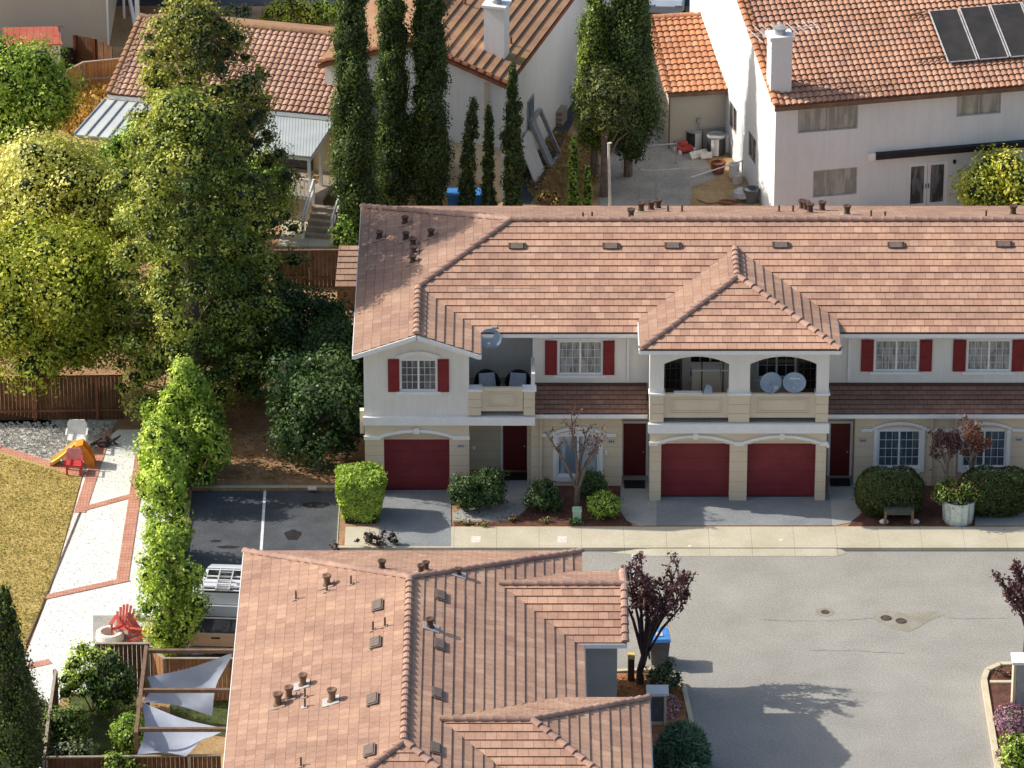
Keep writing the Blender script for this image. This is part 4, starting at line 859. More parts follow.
# --- right white house
RT=TM(10.32,23.62,0,math.radians(12.1))
rh=thing('house','white stucco two storey house with red tile roof, solar panels and chimney at top right','building',RT@Vector((8,5,0)),math.radians(12.1))
rw,rd=19.0,15.0; re=5.2
mb=MB(); roof_plane(mb,tp(RT,[(0,0,re),(rw,0,re),(rw,rd/2,re+K*rd/2),(0,rd/2,re+K*rd/2)]),re,e=.33,tw=.25,t=.05,S=.25); roof_plane(mb,tp(RT,[(0,rd,re),(rw,rd,re),(rw,rd/2,re+K*rd/2),(0,rd/2,re+K*rd/2)]),re,e=.36,tw=.28,t=.05)
rroof=obj('roof',mb,'tile_s',rh)
rc=MB(); ridge(rc,RT@Vector((.06,-.02,re+.07)),RT@Vector((.06,rd/2,re+K*rd/2+.07)),.14,.36); ridge(rc,RT@Vector((.28,-.02,re+.05)),RT@Vector((.28,rd/2,re+K*rd/2+.05)),.10,.36); ridge(rc,RT@Vector((0,rd/2,re+K*rd/2+.07)),RT@Vector((rw,rd/2,re+K*rd/2+.07)),.14); obj('ridge_tiles',rc,'tile_s_orange',rroof)
mb=MB(RT); mb.box(0,rw,-.02,.06,re-.2,re-.01); mb.add([(0,0,re-.05),(rw,0,re-.05),(rw,rd/2,re+K*rd/2-.05),(0,rd/2,re+K*rd/2-.05)],[(0,1,2,3)]); obj('fascia',mb,'wood_brown',rh)
def lw_(T,px0,py0,px1,py1,val,ax=1): 
    a=HL(T,px0,py0,ax,val);b=HL(T,px1,py1,ax,val); return a,b
yw=.4; wins=[]
for q in ((798,105,858,131),(957,92,1001,115),(813,169,857,196),(1010,163,1050,190)):
    a=HL(RT,(q[0]+q[2])/2,q[1],1,yw);b=HL(RT,(q[0]+q[2])/2,q[3],1,yw); x0=HL(RT,q[0],(q[1]+q[3])/2,1,yw).x; x1=HL(RT,q[2],(q[1]+q[3])/2,1,yw).x; wins.append((x0,x1,b.z,a.z,0))
fd=(HL(RT,908,180,1,yw).x,HL(RT,947,180,1,yw).x,.05,HL(RT,928,163,1,yw).z,0)
mb=MB(RT); zmid=3.0
wall(mb,.15,rw-.3,zmid,re+.08,yw,holes=wins[:2]); 
wall(mb,.15,rw-.3,0,zmid,yw+.004,holes=wins[2:]+[fd])
mb.box(.2,rw-.3,rd-.6,rd-.4,0,re); mb.box(rw-.5,rw-.3,yw+.3,rd-.6,0,re)
SX=.15; ST=RT@Matrix.Translation((SX,rd-.4,0))@Matrix.Rotation(-math.pi/2,4,'Z'); SL=rd-.4-yw
sw=[]
for q in ((730.5,38,736,60),(729,103,737,133),(747,130,757,166)):
    xm=(q[0]+q[2])/2; a=HL(ST,xm,q[1],1,0); b=HL(ST,xm,q[3],1,0); c_=HL(ST,q[0],(q[1]+q[3])/2,1,0).x; d_=HL(ST,q[2],(q[1]+q[3])/2,1,0).x; c_,d_=min(c_,d_),max(c_,d_); m_=(c_+d_)/2; z_=(a.z+b.z)/2
    hw=min(.6,max(.4,(d_-c_)/2)); sw.append((m_-hw,m_+hw,z_-.55,z_+.55,0))
ms=MB(ST); sw=[h for h in sw if .3<h[0] and h[1]<SL-.2 and 0.3<h[2] and h[3]<re]
sw.sort(); wall(ms,0,SL,0,re,0,holes=sw)
ms.add([(0,0,re),(SL,0,re),(SL,0,re+.1),(SL-rd/2+.4,0,re+K*rd/2-.06),(0,0,re+.1)],[(0,1,2,3,4)])
obj('wall',mb,'stucco_white',rh); obj('wall',ms,'stucco_white',rh)
for i,h in enumerate(wins): window(rh,RT,h[0],h[1],h[2],h[3],yw,'glass_blind',cols=(1,1),frame='metal_grey',sill=False,fw=.05)
for h in sw: window(rh,ST,h[0],h[1],h[2],h[3],0,'glass',cols=(1,1),frame='timber_grey',sill=False,fw=.05)
mb=MB(RT); xm=(fd[0]+fd[1])/2
for a,b in ((fd[0],xm-.01),(xm+.01,fd[1])):
    mb.box(a,a+.12,yw+.03,yw+.1,.06,fd[3]); mb.box(b-.12,b,yw+.03,yw+.1,.06,fd[3]); mb.box(a+.12,b-.12,yw+.03,yw+.1,fd[3]-.12,fd[3]); mb.box(a+.12,b-.12,yw+.03,yw+.1,.06,.3)
fr=obj('french_door',mb,'trim_white',rh); mb=MB(RT); mb.box(fd[0]+.05,fd[1]-.05,yw+.06,yw+.07,.2,fd[3]-.05); obj('pane',mb,'glass',fr); mb=MB(RT); mb.box(xm-.07,xm-.04,yw-.0,yw+.03,.95,1.15); mb.box(xm+.04,xm+.07,yw,yw+.03,.95,1.15); obj('handle',mb,'black_plastic',fr)
# awning cassette
a=HL(RT,876,157,1,yw-.2); b=HL(RT,1040,147,1,yw-.2); mb=MB(RT); mb.box(a.x,b.x,yw-.25,yw-.003,a.z-.12,a.z+.12); ob=obj('awning_cassette',mb,'black_plastic',rh); mb=MB(RT); mb.box(a.x-.3,a.x-.01,yw-.2,yw-.003,a.z-.14,a.z+.14); obj('end_cap',mb,'trim_white',ob)
mb=MB(RT@Matrix.Translation((HL(RT,954,161,1,yw).x,yw-.08,HL(RT,954,161,1,yw).z))); mb.lathe([(0,.09),(.07,.06),(.06,-.07),(0,-.09)],n=8); obj('wall_light',mb,'black_plastic',rh)
nRH=(RT.to_3x3()@Vector((0,-K,1))).normalized(); pRH=RT@Vector((0,0,re+.1))
def onroof(px,py): return RT.inverted()@HIT(px,py,pRH,nRH)
# chimney
c0=onroof(781,92); zc=c0.z
mb=MB(RT); mb.box(c0.x-.42,c0.x+.42,c0.y,c0.y+.7,zc-.4,zc+2.2); mb.box(c0.x-.5,c0.x+.5,c0.y-.07,c0.y+.77,zc+2.2,zc+2.34); ch=obj('chimney',mb,'stucco_white',rh); mb=MB(RT@Matrix.Translation((c0.x,c0.y+.35,zc+2.34))); mb.lathe([(.22,0),(.22,.2),(.27,.21),(.27,.27),(0,.3)],n=14); obj('chimney_cap',mb,'metal_grey',ch)
# antenna on the roof (its own thing)
p=RT@Vector((c0.x+.25,c0.y+1.0,0)); rz_=zc+K*1.0+.1; th=thing('tv_antenna','thin pale television aerial with comb elements above the right house chimney','antenna',(p.x,p.y,rz_),math.radians(20))
TA=WM[th.name]; mb=MB(TA); mb.tube([(0,0,0),(0,0,2.0)],.03,6); obj('mast',mb,'metal_grey',th)
mb=MB(TA); mb.tube([(-1.3,0,1.75),(1.5,0,1.75)],.025,6)
for k in range(9): x_=-1.2+k*.33; l_=.95-.06*k; mb.tube([(x_,-l_,1.76),(x_,l_,1.76)],.016,5)
obj('boom',mb,'flashing',th)
# solar panels
for i,(a,b) in enumerate((((929,14),(957,11)),((959.5,11),(988,8)),((990.5,8),(1020,5)),((1022,5),(1051,2)))):
    P0=onroof(*a);P1=onroof(*b); ln=HL(RT,0,0,0,0); yb_=onroof(946,65).y; x0=P0.x+.0; x1=P1.x
    yt=P0.y; mb=MB(); q=[Vector((x0,yb_,0)),Vector((x1,yb_,0)),Vector((x1,yt,0)),Vector((x0,yt,0))]
    for v in q: v.z=re+K*v.y+.22
    q=[RT@v for v in q]; mb.slab(q,nRH*-.04); pr_=obj('solar_panel',mb,'solar',rh)
    fm=MB()
    for k in (1,3): fm.beam(q[k]+nRH*.0,q[(k+1)%4]+nRH*.0,.045,.05)
    for k in (0,2): fm.beam(q[k]-nRH*.01,q[(k+1)%4]-nRH*.01,.03,.04)
    obj('panel_frame',fm,'flashing',pr_)
for px,py in ((927,14),(800,74)):
    v=onroof(px,py); mb=MB(); 
mb=MB(); a=onroof(911,62);b=onroof(946,58); a.z+=.1;b.z+=.1; mb.beam(RT@a,RT@b,.06,.05); obj('conduit',mb,'wood_brown',rroof); mb=MB(); a=onroof(905,18);b=onroof(925,14); a.z+=.1;b.z+=.1; mb.beam(RT@a,RT@b,.06,.05); obj('conduit',mb,'wood_brown',rroof)
# --- small garage with bright orange tiles
OT=TM(6.45,31.15,0,math.radians(9)); og=thing('garage','small one storey garage with bright orange tile roof beside the white house','garage',OT@Vector((1.3,2.5,0)),math.radians(9))
ow,od,oe=2.75,4.7,2.6; k2=.30
mb=MB(); roof_plane(mb,tp(OT,[(-.15,0,oe),(ow,0,oe),(ow,od,oe+k2*od),(-.15,od,oe+k2*od)]),oe,e=.36,tw=.28,t=.05,S=.27); 
o=obj('roof',mb,'tile_s_orange',og); mb=MB(); roof_plane(mb,tp(OT,[(ow,od+1.3,oe+k2*(od-1.3)),(-.5,od+1.3,oe+k2*(od-1.3)),(-.5,od,oe+k2*od),(ow,od,oe+k2*od)]),oe,e=.36,t=.05); obj('roof',mb,'tile_brown',og)['label']='brown mossy rear slope'
rc=MB(); ridge(rc,OT@Vector((-.12,-.02,oe+.06)),OT@Vector((-.12,od,oe+k2*od+.06)),.13,.36); ridge(rc,OT@Vector((-.2,od,oe+k2*od+.05)),OT@Vector((ow,od,oe+k2*od+.05)),.13,.36); obj('ridge_tiles',rc,'tile_s_orange',o)
mb=MB(OT); mb.box(.05,.2,.3,od+1,0,oe+.05); mb.box(.2,ow,.3,.45,0,oe+.05); mb.box(.2,ow,od+.8,od+1,0,oe+.2); mb.add([(.06,.3,oe),(.06,od,oe),(.06,od,oe+k2*od)],[(0,1,2)]); obj('wall',mb,'stucco_beige',og)
mb=MB(OT); mb.box(-.1,ow,.0,.08,oe-.16,oe-.0); mb.box(.0,.04,.31,.4,.05,oe-.2); obj('fascia',mb,'wood_brown',og)
mb=MB(OT); mb.tube([(1.25,.24,1.2),(1.25,.24,.9),(2.6,.24,.9)],.03,6); mb.box(1.17,1.33,.16,.295,1.15,1.35); obj('pipe',mb,'metal_grey',og)
# --- middle and left house (one dwelling)
MT=TM(-7.75,28.04,0,math.radians(-16.1)); mh=thing('house','white gabled house with brown tile roof, tall chimney and a low left wing','building',(-6,30,0),math.radians(-16.1))
mw,md,me_=7.86,20.0,5.2; mz=me_+K*mw/2
mb=MB(); roof_plane(mb,tp(MT,[(mw,0,me_),(mw/2,0,mz),(mw/2,md,mz),(mw,md,me_)]),me_,e=.40,t=.07,tw=.33); roof_plane(mb,tp(MT,[(0,0,me_),(mw/2,0,mz),(mw/2,md,mz),(0,md,me_)]),me_,e=.40,t=.06,tw=.33)
mroof=obj('roof',mb,'tile_brown',mh); rc=MB()
for a,b in (((0,0,me_),(mw/2,0,mz)),((mw,0,me_),(mw/2,0,mz))): ridge(rc,MT@(Vector(a)+Vector((0,.06,.05))),MT@(Vector(b)+Vector((0,.06,.05))),.12,.36)
ridge(rc,MT@Vector((mw/2,0,mz+.05)),MT@Vector((mw/2,md,mz+.05)),.13); obj('ridge_tiles',rc,'timber_red',mroof)
mb=MB(MT); yl=.25; zl=2.35
hw_=lambda q:(HL(MT,q[0],(q[1]+q[3])/2,1,yl).x,HL(MT,q[2],(q[1]+q[3])/2,1,yl).x,HL(MT,(q[0]+q[2])/2,q[3],1,yl).z,HL(MT,(q[0]+q[2])/2,q[1],1,yl).z,0)
u1=hw_((366.5,82.5,392,109)); l1=hw_((372,142,388,180))
wall(mb,.2,mw-.3,zl,me_+.07,yl,holes=[u1]); mb.add([(.2,yl,me_+.07),(mw-.3,yl,me_+.07),(mw/2,yl,mz-.1)],[(0,1,2)])
mb.box(mw-.5,mw-.301,yl+.002,md-.3,0,me_+.05); mb.box(.2,.4,yl+.3,md-.3,0,me_+.05); mb.box(.4,mw-.5,md-.5,md-.3,0,me_)
obj('upper_wall',mb,'stucco_gable',mh); mb=MB(MT); wall(mb,.2,mw-.31,0,zl-.002,yl-.03,holes=[l1]); obj('lower_wall',mb,'stucco_cream',mh)
mb=MB(MT); mb.box(mw-1.0,mw-.85,yl-.06,yl-.001,zl,me_-.1); mb.box(mw-.29,mw-.17,1.0,1.1,0,me_-.1); obj('downspout',mb,'stucco_cream',mh)
mb=MB(MT)
for a,b in (((0,0,me_-.1),(mw/2,0,mz-.1)),((mw,0,me_-.1),(mw/2,0,mz-.1)),((mw,0,me_-.1),(mw,md,me_-.1))): mb.beam(a,b,.08,.16)
mb.add([(0,0,me_-.06),(mw/2,0,mz-.06),(mw/2,md,mz-.06),(0,md,me_-.06)],[(0,1,2,3)]); mb.add([(mw,0,me_-.06),(mw/2,0,mz-.06),(mw/2,md,mz-.06),(mw,md,me_-.06)],[(0,1,2,3)])
obj('fascia',mb,'timber_red',mh)
window(mh,MT,u1[0],u1[1],u1[2],u1[3],yl,'glass_blue',cols=(1,1),frame='metal_grey',sill=False); window(mh,MT,l1[0],l1[1],l1[2],l1[3],yl-.03,'glass_pale',cols=(2,2),rows=1,frame='trim_white',sill=False)
# side window boxes on the +x wall
MS=MT@Matrix.Translation((mw-.3,yl,0))@Matrix.Rotation(math.pi/2,4,'Z')
for q in ((530,108),(512,172)):
    v=HL(MS,q[0],q[1],1,0); mb=MB(MS); mb.box(v.x-.45,v.x+.45,-.05,-.002,v.z-.45,v.z+.45); o=obj('window',mb,'metal_grey',mh); mb=MB(MS); mb.box(v.x-.38,v.x+.38,-.06,-.051,v.z-.38,v.z+.38); obj('pane',mb,'glass_blue',o)
nM=(MT.to_3x3()@Vector((K,0,1))).normalized(); pM=MT@Vector((mw,0,me_))
c0=MT.inverted()@HIT(494,56,pM,nM); mb=MB(MT); mb.box(c0.x-.42,c0.x+.42,c0.y,c0.y+.75,c0.z-.5,c0.z+2.05); mb.box(c0.x-.5,c0.x+.5,c0.y-.08,c0.y+.83,c0.z+2.05,c0.z+2.15); ch=obj('chimney',mb,'stucco_white',mh)
mb=MB(MT@Matrix.Translation((c0.x,c0.y+.37,c0.z+2.15))); mb.lathe([(.2,0),(.2,.15),(.27,.17),(.2,.24),(.2,.3),(.28,.32),(.26,.4),(0,.44)],n=14); obj('chimney_cap',mb,'metal_grey',ch)
for px,py in ((465,5),(511,45)):
    v=HIT(px,py,pM,nM); mb=MB(Matrix.Translation(v)); mb.lathe([(.1,-.1),(.06,.05),(.05,.35),(0,.36)],n=8); obj('vent_pipe',mb,'timber_red',mroof)
# left wing
LT=TM(-16.25,28.7,0,math.radians(-14.0)); lwid,ld,le=10.4,9.0,3.6; lz=le+K*ld/2
mb=MB(); roof_plane(mb,tp(LT,[(0,0,le),(lwid,0,le),(lwid,ld/2,lz),(0,ld/2,lz)]),le,e=.34,tw=.25,t=.05,S=.25); lroof=obj('roof',mb,'tile_s_left',mh)
mb=MB(); roof_plane(mb,tp(LT,[(0,ld,le),(lwid,ld,le),(lwid,ld/2,lz),(0,ld/2,lz)]),le,e=.37,t=.05); obj('roof',mb,'tile_brown',mh)['label']='brown mossy rear slope of the low wing'
rc=MB(); ridge(rc,LT@Vector((0,ld/2,lz+.06)),LT@Vector((lwid,ld/2,lz+.06)),.13); ridge(rc,LT@Vector((.04,0,le+.06)),LT@Vector((.04,ld/2,lz+.06)),.13,.37); ridge(rc,LT@Vector((.24,0,le+.05)),LT@Vector((.24,ld/2,lz+.05)),.09,.37); obj('ridge_tiles',rc,'tile_brown',lroof)
mb=MB(LT); mb.box(.3,lwid,.35,.55,0,le+.05); mb.box(.3,.5,.55,ld-.3,0,le+.05); mb.add([(.31,.4,le),(.31,ld-.4,le),(.31,ld/2,lz-.08)],[(0,1,2)]); mb.box(.5,lwid,ld-.5,ld-.3,0,le); obj('wall',mb,'stucco_cream',mh)
mb=MB(LT); mb.box(0,lwid,-.03,.05,le-.17,le-.01); obj('gutter',mb,'trim_white',mh)
# white patio cover at the left end, on posts
c1=thing('patio_cover','white ribbed patio cover on posts at the left end of the tiled roof','patio cover',LT@Vector((1.2,-1.2,0)),math.radians(-14))
mb=MB(LT); mb.slab([(-.1,0,le-.2),(2.6,0,le-.2),(2.2,-2.3,le-.85),(-.7,-2.3,le-.85)],(0,0,-.06)); obj('roof_panel',mb,'corrugated',c1)
mb=MB(LT)
for k in range(7): a_=k/6; mb.beam((-.1+2.7*a_,0,le-.17),(-.7+2.9*a_,-2.3,le-.82),.05,.05)
obj('rib',mb,'metal_grey',c1)
mb=MB(LT)
for x in (-.55,.75,2.1): mb.box(x-.05,x+.05,-2.25,-2.15,0,le-.92)
mb.beam((-.7,-2.25,le-.98),(2.2,-2.25,le-.98),.08,.12); mb.box(-.55,2.1,-2.22,-2.18,.9,.98); obj('post_frame',mb,'timber_grey',c1); mb=MB(LT); mb.box(-.5,2.05,-2.2,-2.19,.1,.9); obj('screen',mb,'wood_brown',c1)
# raised porch with railing, right end
LP=LT@Matrix.Translation((-.45,0,0))
c2=thing('porch','raised white back porch with slatted roof, railings and steps beside the big conifer','porch',LT@Vector((8.6,-1.3,0)),math.radians(-14))
mb=MB(LP); mb.slab([(7.2,0,le-.2),(9.9,0,le-.2),(9.6,-2.4,le-.75),(6.9,-2.4,le-.75)],(0,0,-.06)); obj('roof_panel',mb,'lattice_roof',c2)
mb=MB(LP)
for x,y in ((7.0,-2.3),(9.5,-2.3),(9.6,-1.0)): mb.box(x-.06,x+.06,y-.06,y+.06,0,le-.85)
mb.beam((6.9,-2.3,le-.9),(9.6,-2.3,le-.9),.08,.14); mb.beam((9.55,-2.3,le-.9),(9.8,0,le-.35),.08,.14); obj('post_frame',mb,'trim_white',c2)
mb=MB(LP); mb.box(6.6,10.0,-2.45,.3,.85,1.0); mb.box(6.6,10.0,-2.44,-2.3,0,.85)
for k in range(5): mb.box(9.7,10.9,-2.5-.28*(k+1),-2.5-.28*k+.0,0,.85-.17*k)
obj('deck',mb,'timber_grey',c2)
mb=MB(LP); mb.box(6.6,9.5,-2.42,-2.36,1.78,1.86); mb.box(6.6,9.5,-2.42,-2.36,1.1,1.15)
for k in range(18): mb.box(6.65+k*.165,6.69+k*.165,-2.41,-2.37,1.0,1.78)
for xx in (9.7,10.9): mb.beam((xx,-2.45,1.85),(xx,-4.0,1.0),.07,.09); mb.beam((xx,-2.45,1.45),(xx,-4.0,.6),.06,.06); mb.box(xx-.05,xx+.05,-2.5,-2.4,0,1.9); mb.box(xx-.05,xx+.05,-4.05,-3.95,0,1.05)
obj('railing',mb,'trim_white',c2)
mb=MB(LP); mb.box(7.3,8.9,.30,.34,1.05,3.0); obj('sliding_door',mb,'glass_dark',c2)
# --- far left house, shed, clutter
fh_=thing('house','plain beige two storey house wall in the top left corner','building',(-30,44,0))
p=G(109,47); mb=MB(); mb.box(p.x-25,p.x,p.y,p.y+12,0,6.5); obj('wall',mb,'stucco_beige',fh_); mb=MB(); T_=[(p.x-25.5,p.y-.4,6.4),(p.x+.4,p.y-.4,6.4),(p.x+.4,p.y+6,8.6),(p.x-25.5,p.y+6,8.6)]; roof_plane(mb,T_,6.4,S=.28,tw=.28); roof_plane(mb,[(p.x-25.5,p.y+12.4,6.4),(p.x+.4,p.y+12.4,6.4),T_[2],T_[3]],6.4,tw=.28); obj('roof',mb,'tile_s',fh_)
mb=MB(); mb.box(p.x-.06,p.x+.02,p.y-.03,p.y+.05,0,6.4); obj('corner_trim',mb,'trim_white',fh_)
cp=thing('carport','dark open carport with white posts and brace between the beige house and tiled roof','carport',(p.x+1.2,p.y+4,0))
q=G(139,45); mb=MB(); mb.box(q.x-.12,q.x+.06,q.y-.1,q.y+.1,0,3.0); mb.box(p.x+.4,p.x+.5,q.y+3,q.y+3.1,0,3.0); mb.beam((p.x+.45,q.y+2.6,2.9),(q.x,q.y-.5,.4),.12,.25); mb.beam((q.x,q.y,2.4),(q.x+.9,q.y,3.0),.08,.1); obj('post',mb,'trim_white',cp)
mb=MB(); mb.box(p.x+.06,q.x+1.6,p.y+1.5,p.y+6,3.0,3.15); obj('roof_panel',mb,'lattice_roof',cp); mb=MB(); mb.box(p.x+.06,q.x+1.6,p.y+5.8,p.y+6,0,3.0); obj('back_wall',mb,'wood_brown',cp)
# shed
a=G(44,79);b=G(63,77); ST_=TM(a.x-1.6,a.y+.1,0,math.radians(3)); sd=thing('shed','small white shed with red ribbed metal roof against the beige house','shed',ST_@Vector((1.2,.8,0)),math.radians(3))
mb=MB(ST_); mb.box(0,2.3,0,1.7,0,1.5); obj('wall',mb,'trim_white',sd); mb=MB(ST_); mb.slab([(-.1,-.15,1.5),(2.42,-.15,1.5),(2.2,.85,1.9),(-.1,.85,1.9)],(0,0,.06)); mb.slab([(-.1,.86,1.9),(2.2,.86,1.9),(2.4,1.85,1.5),(-.1,1.85,1.5)],(0,0,.06)); obj('roof',mb,'shed_red',sd)
p=G(68,70); mb=MB(Matrix.Translation((p.x,p.y,0))); mb.lathe([(0,0),(.34,0),(.36,.1),(.36,.75),(.40,.78),(.40,.86),(.33,.86),(.30,.72),(0,.70)],n=20); tag(obj('composter',mb,'black_plastic'),'round black open tub between the red roofed shed and brown fence','tub')
# ================================================================ FENCES
def fence(label,path,h,mat='fence_brown',post='timber_grey',posts=None,z0=0,name='fence',group=None,cap=True,th=.04):
    P=[Vector((p[0],p[1],z0)) for p in path]; c_=sum(P,Vector())/len(P); t=thing(name,label,'fence',c_,0,group)
    m=MB(); c2=MB()
    rr=random.Random(len(path)*7+int(h*10)+int(abs(P[0].x)*10))
    for a,b in zip(P[:-1],P[1:]):
        L=(b-a).length; n=max(1,int(L/.145)); d=(b-a)/L; q=Vector((-d.y,d.x,0))
        for k in range(n):
            s0=a+d*(L*k/n+.005); s1=a+d*(L*(k+1)/n-.005); hh=h+rr.uniform(-.015,.015); o_=q*rr.uniform(-.008,.008)
            m.slab([s0+o_,s1+o_,s1+o_+Vector((0,0,hh)),s0+o_+Vector((0,0,hh))],q*th)
        for k in range(int(L/2.3)+1): 
            s0=a+d*min(L,k*2.3)-q*.06; c2.box(s0.x-.05,s0.x+.05,s0.y-.05,s0.y+.05,z0,z0+h+.06)
        if cap: c2.beam(a-q*.02+Vector((0,0,h+.03)),b-q*.02+Vector((0,0,h+.03)),.10,.04)
        c2.beam(a-q*.04+Vector((0,0,.4)),b-q*.04+Vector((0,0,.4)),.04,.09)
    obj('boards',m,mat,t); obj('post_frame',c2,post,t); return t
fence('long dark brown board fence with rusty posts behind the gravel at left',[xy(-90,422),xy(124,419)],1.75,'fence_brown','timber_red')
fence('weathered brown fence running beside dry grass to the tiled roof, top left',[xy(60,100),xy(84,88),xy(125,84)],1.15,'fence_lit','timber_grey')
fence('short dark red fence panel leaning towards the beige wall, behind the weathered fence',[xy(76,68),xy(96,72),xy(113,80)],1.5,'fence_brown','timber_red',cap=False)
fence('black vertical picket gate in deep shade below the pale concrete pad',[xy(276,286),xy(309,286)],1.5,'fence_brown','wood_brown',name='gate')
fence('dark fence in shade joining the picket gate and the left roof edge',[xy(311,287),xy(352,287)],1.55,'wood_brown','wood_brown')
c_=[G(335,287,1.0),G(360,287,1.0),G(363,246,1.9),G(339,246,1.9)]; t=thing('lean_to','low lean-to shed with purplish shingle roof in shade beside the roof corner','shed',((c_[0].x+c_[1].x)/2,c_[0].y+1,0)); mb=MB(); roof_plane(mb,c_,1.0,e=.3); obj('roof',mb,'tile_left',t)
mb=MB(); mb.box(c_[0].x+.08,c_[1].x-.05,c_[0].y+.1,c_[2].y-.1,0,.97); obj('wall',mb,'wood_brown',t)
# bottom left yard
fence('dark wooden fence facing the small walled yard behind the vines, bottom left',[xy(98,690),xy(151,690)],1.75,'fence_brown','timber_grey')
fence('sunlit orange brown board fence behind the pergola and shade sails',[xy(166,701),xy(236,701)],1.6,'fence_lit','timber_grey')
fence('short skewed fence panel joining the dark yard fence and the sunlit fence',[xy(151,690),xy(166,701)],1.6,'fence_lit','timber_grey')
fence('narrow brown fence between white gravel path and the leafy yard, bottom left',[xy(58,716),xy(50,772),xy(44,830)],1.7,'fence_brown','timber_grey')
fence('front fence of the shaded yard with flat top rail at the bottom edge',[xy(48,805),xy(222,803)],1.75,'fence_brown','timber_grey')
pg=thing('pergola','weathered timber pergola frame carrying the shade sails beside the foreground roof','pergola',(-11.4,-17,0)); zt=2.55
cA=[G(146,651,zt),G(233,651,zt),G(222,760,zt),G(136,733,zt),G(146,690,zt)]
mb=MB(); xr=G(238,651,zt).x
for r in (651,690.5,729.5): a=G(140,r,zt); mb.beam((G({651:145,690.5:141.5,729.5:137}[r],r,zt).x,a.y,zt),(xr+.1,a.y,zt),.12,.12)
a=G(146,649,zt);b=G(136,733,zt); mb.beam((a.x,a.y+.1,zt+.02),(b.x,b.y-.1,zt+.02),.12,.12); obj('beams',mb,'wood_brown',pg)
for px,r in ((146,650),(136,731)):
    a=G(px,r,zt); mb=MB(); mb.box(a.x-.07,a.x+.07,a.y-.07,a.y+.07,0,zt-.07); obj('post',mb,'wood_brown',pg)
a=G(233,651,zt); 
for r in (651,729.5): q=G(233,r,zt); mb=MB(); mb.box(xr-.12,xr+.02,q.y-.07,q.y+.07,0,zt-.07); obj('post',mb,'wood_brown',pg)
def sail(lbl,P,z,mid,strap):
    """four corner sail sagging in the middle, as a bilinear grid"""
    n=10; mb=MB(); V=[]
    for i in range(n+1):
        for j in range(n+1):
            u,v=i/n,j/n; p=(P[0]*(1-u)+P[1]*u)*(1-v)+(P[3]*(1-u)+P[2]*u)*v; p=p.copy(); cc=(P[0]+P[1]+P[2]+P[3])/4; eu=1-2*abs(u-.5); ev_=1-2*abs(v-.5); pull=.16*max(math.sin(math.pi*u)*(1-math.sin(math.pi*v)),math.sin(math.pi*v)*(1-math.sin(math.pi*u))); p=p.lerp(cc,pull); p.z-=mid*math.sin(math.pi*u)*math.sin(math.pi*v)+.03*math.sin(9*u)*v; V.append(p)
    mb.add(V,[(i*(n+1)+j,(i+1)*(n+1)+j,(i+1)*(n+1)+j+1,i*(n+1)+j+1) for i in range(n) for j in range(n)])
    o=obj('shade_sail',mb,'shade_cloth',None,True); tag(o,lbl,'shade sail','pale shade sails slung in the pergola')
    return o
sail('upper pale grey shade sail stretched to the foreground roof edge',[G(147,677,2.4),G(142,702,2.3),G(212,716,1.3),G(234,652,2.5)],0,.35,0)
sail('lower pale grey shade sail hanging nearest the bottom edge',[G(142,702,2.45),G(137,755,2.2),G(186,756,1.9),G(227,729,2.45)],0,.35,0)
# ================================================================ VEGETATION
cyp=[(355,243,13.6,.74,'leaf_cypress','thick dark cypress at the left corner of the long roof, yellow green on its left',0),
 (394,222,12.8,.62,'leaf_cypress','tall cypress, left one of the overlapping pair before the white gable',0),
 (430,222,12.4,.70,'leaf_cypress','tall cypress, right one of the overlapping pair before the white gable',0),
 (466,222,5.2,.36,'leaf_cypress','small slim cypress with a bent windblown tip, left of the thinnest one',.35),
 (489,222,4.9,.27,'leaf_cypress','thinnest short cypress between the bent tip one and the brighter pointed one',0),
 (513,222,6.7,.42,'leaf_cypress','pointed medium cypress at the right corner of the white gable wall',0)]
for i,(px,r,h,rr,mt,lb,ln) in enumerate(cyp): cypress(lb,G(px,r),h,rr,seed=i+2,mat=mt,lean=ln)
cypress('bulky cypress with sunlit left side, left half of the big pair beside the concrete yard',G(594,176),8.4,.75,seed=21,mat='leaf_cypress_lit',bare=1.4,group='big cypress pair by the concrete yard')
cypress('bulky darker cypress, right half of the big pair beside the concrete yard',G(628,176),9.6,.95,seed=22,mat='leaf_cypress',bare=1.2,group='big cypress pair by the concrete yard')
tree('tree','brown green droopy tree below the bulky cypress pair, above the pale pole','tree',G(604,196),(1.35,1.2,1.7),3.9,'leaf_conifer_dark',n=30,lr=.45,dens=200,size=.11,trunk='bark',seed=8)
cypress('young bright green spire, taller of the two seedlings behind the roof ridge',G(573,226),3.7,.22,seed=31,mat='leaf_bright',group='young spire shrubs behind the ridge')
cypress('young bright green spire, shorter of the two seedlings behind the roof ridge',G(587,226),2.4,.18,seed=32,mat='leaf_bright',group='young spire shrubs behind the ridge')
cypress('very large dark cypress in the bottom left corner beside dry lawn',G(14,815),8.2,.92,seed=33,mat='leaf_cypress',group='lone cypress bottom left',taper=.8,dens=300)
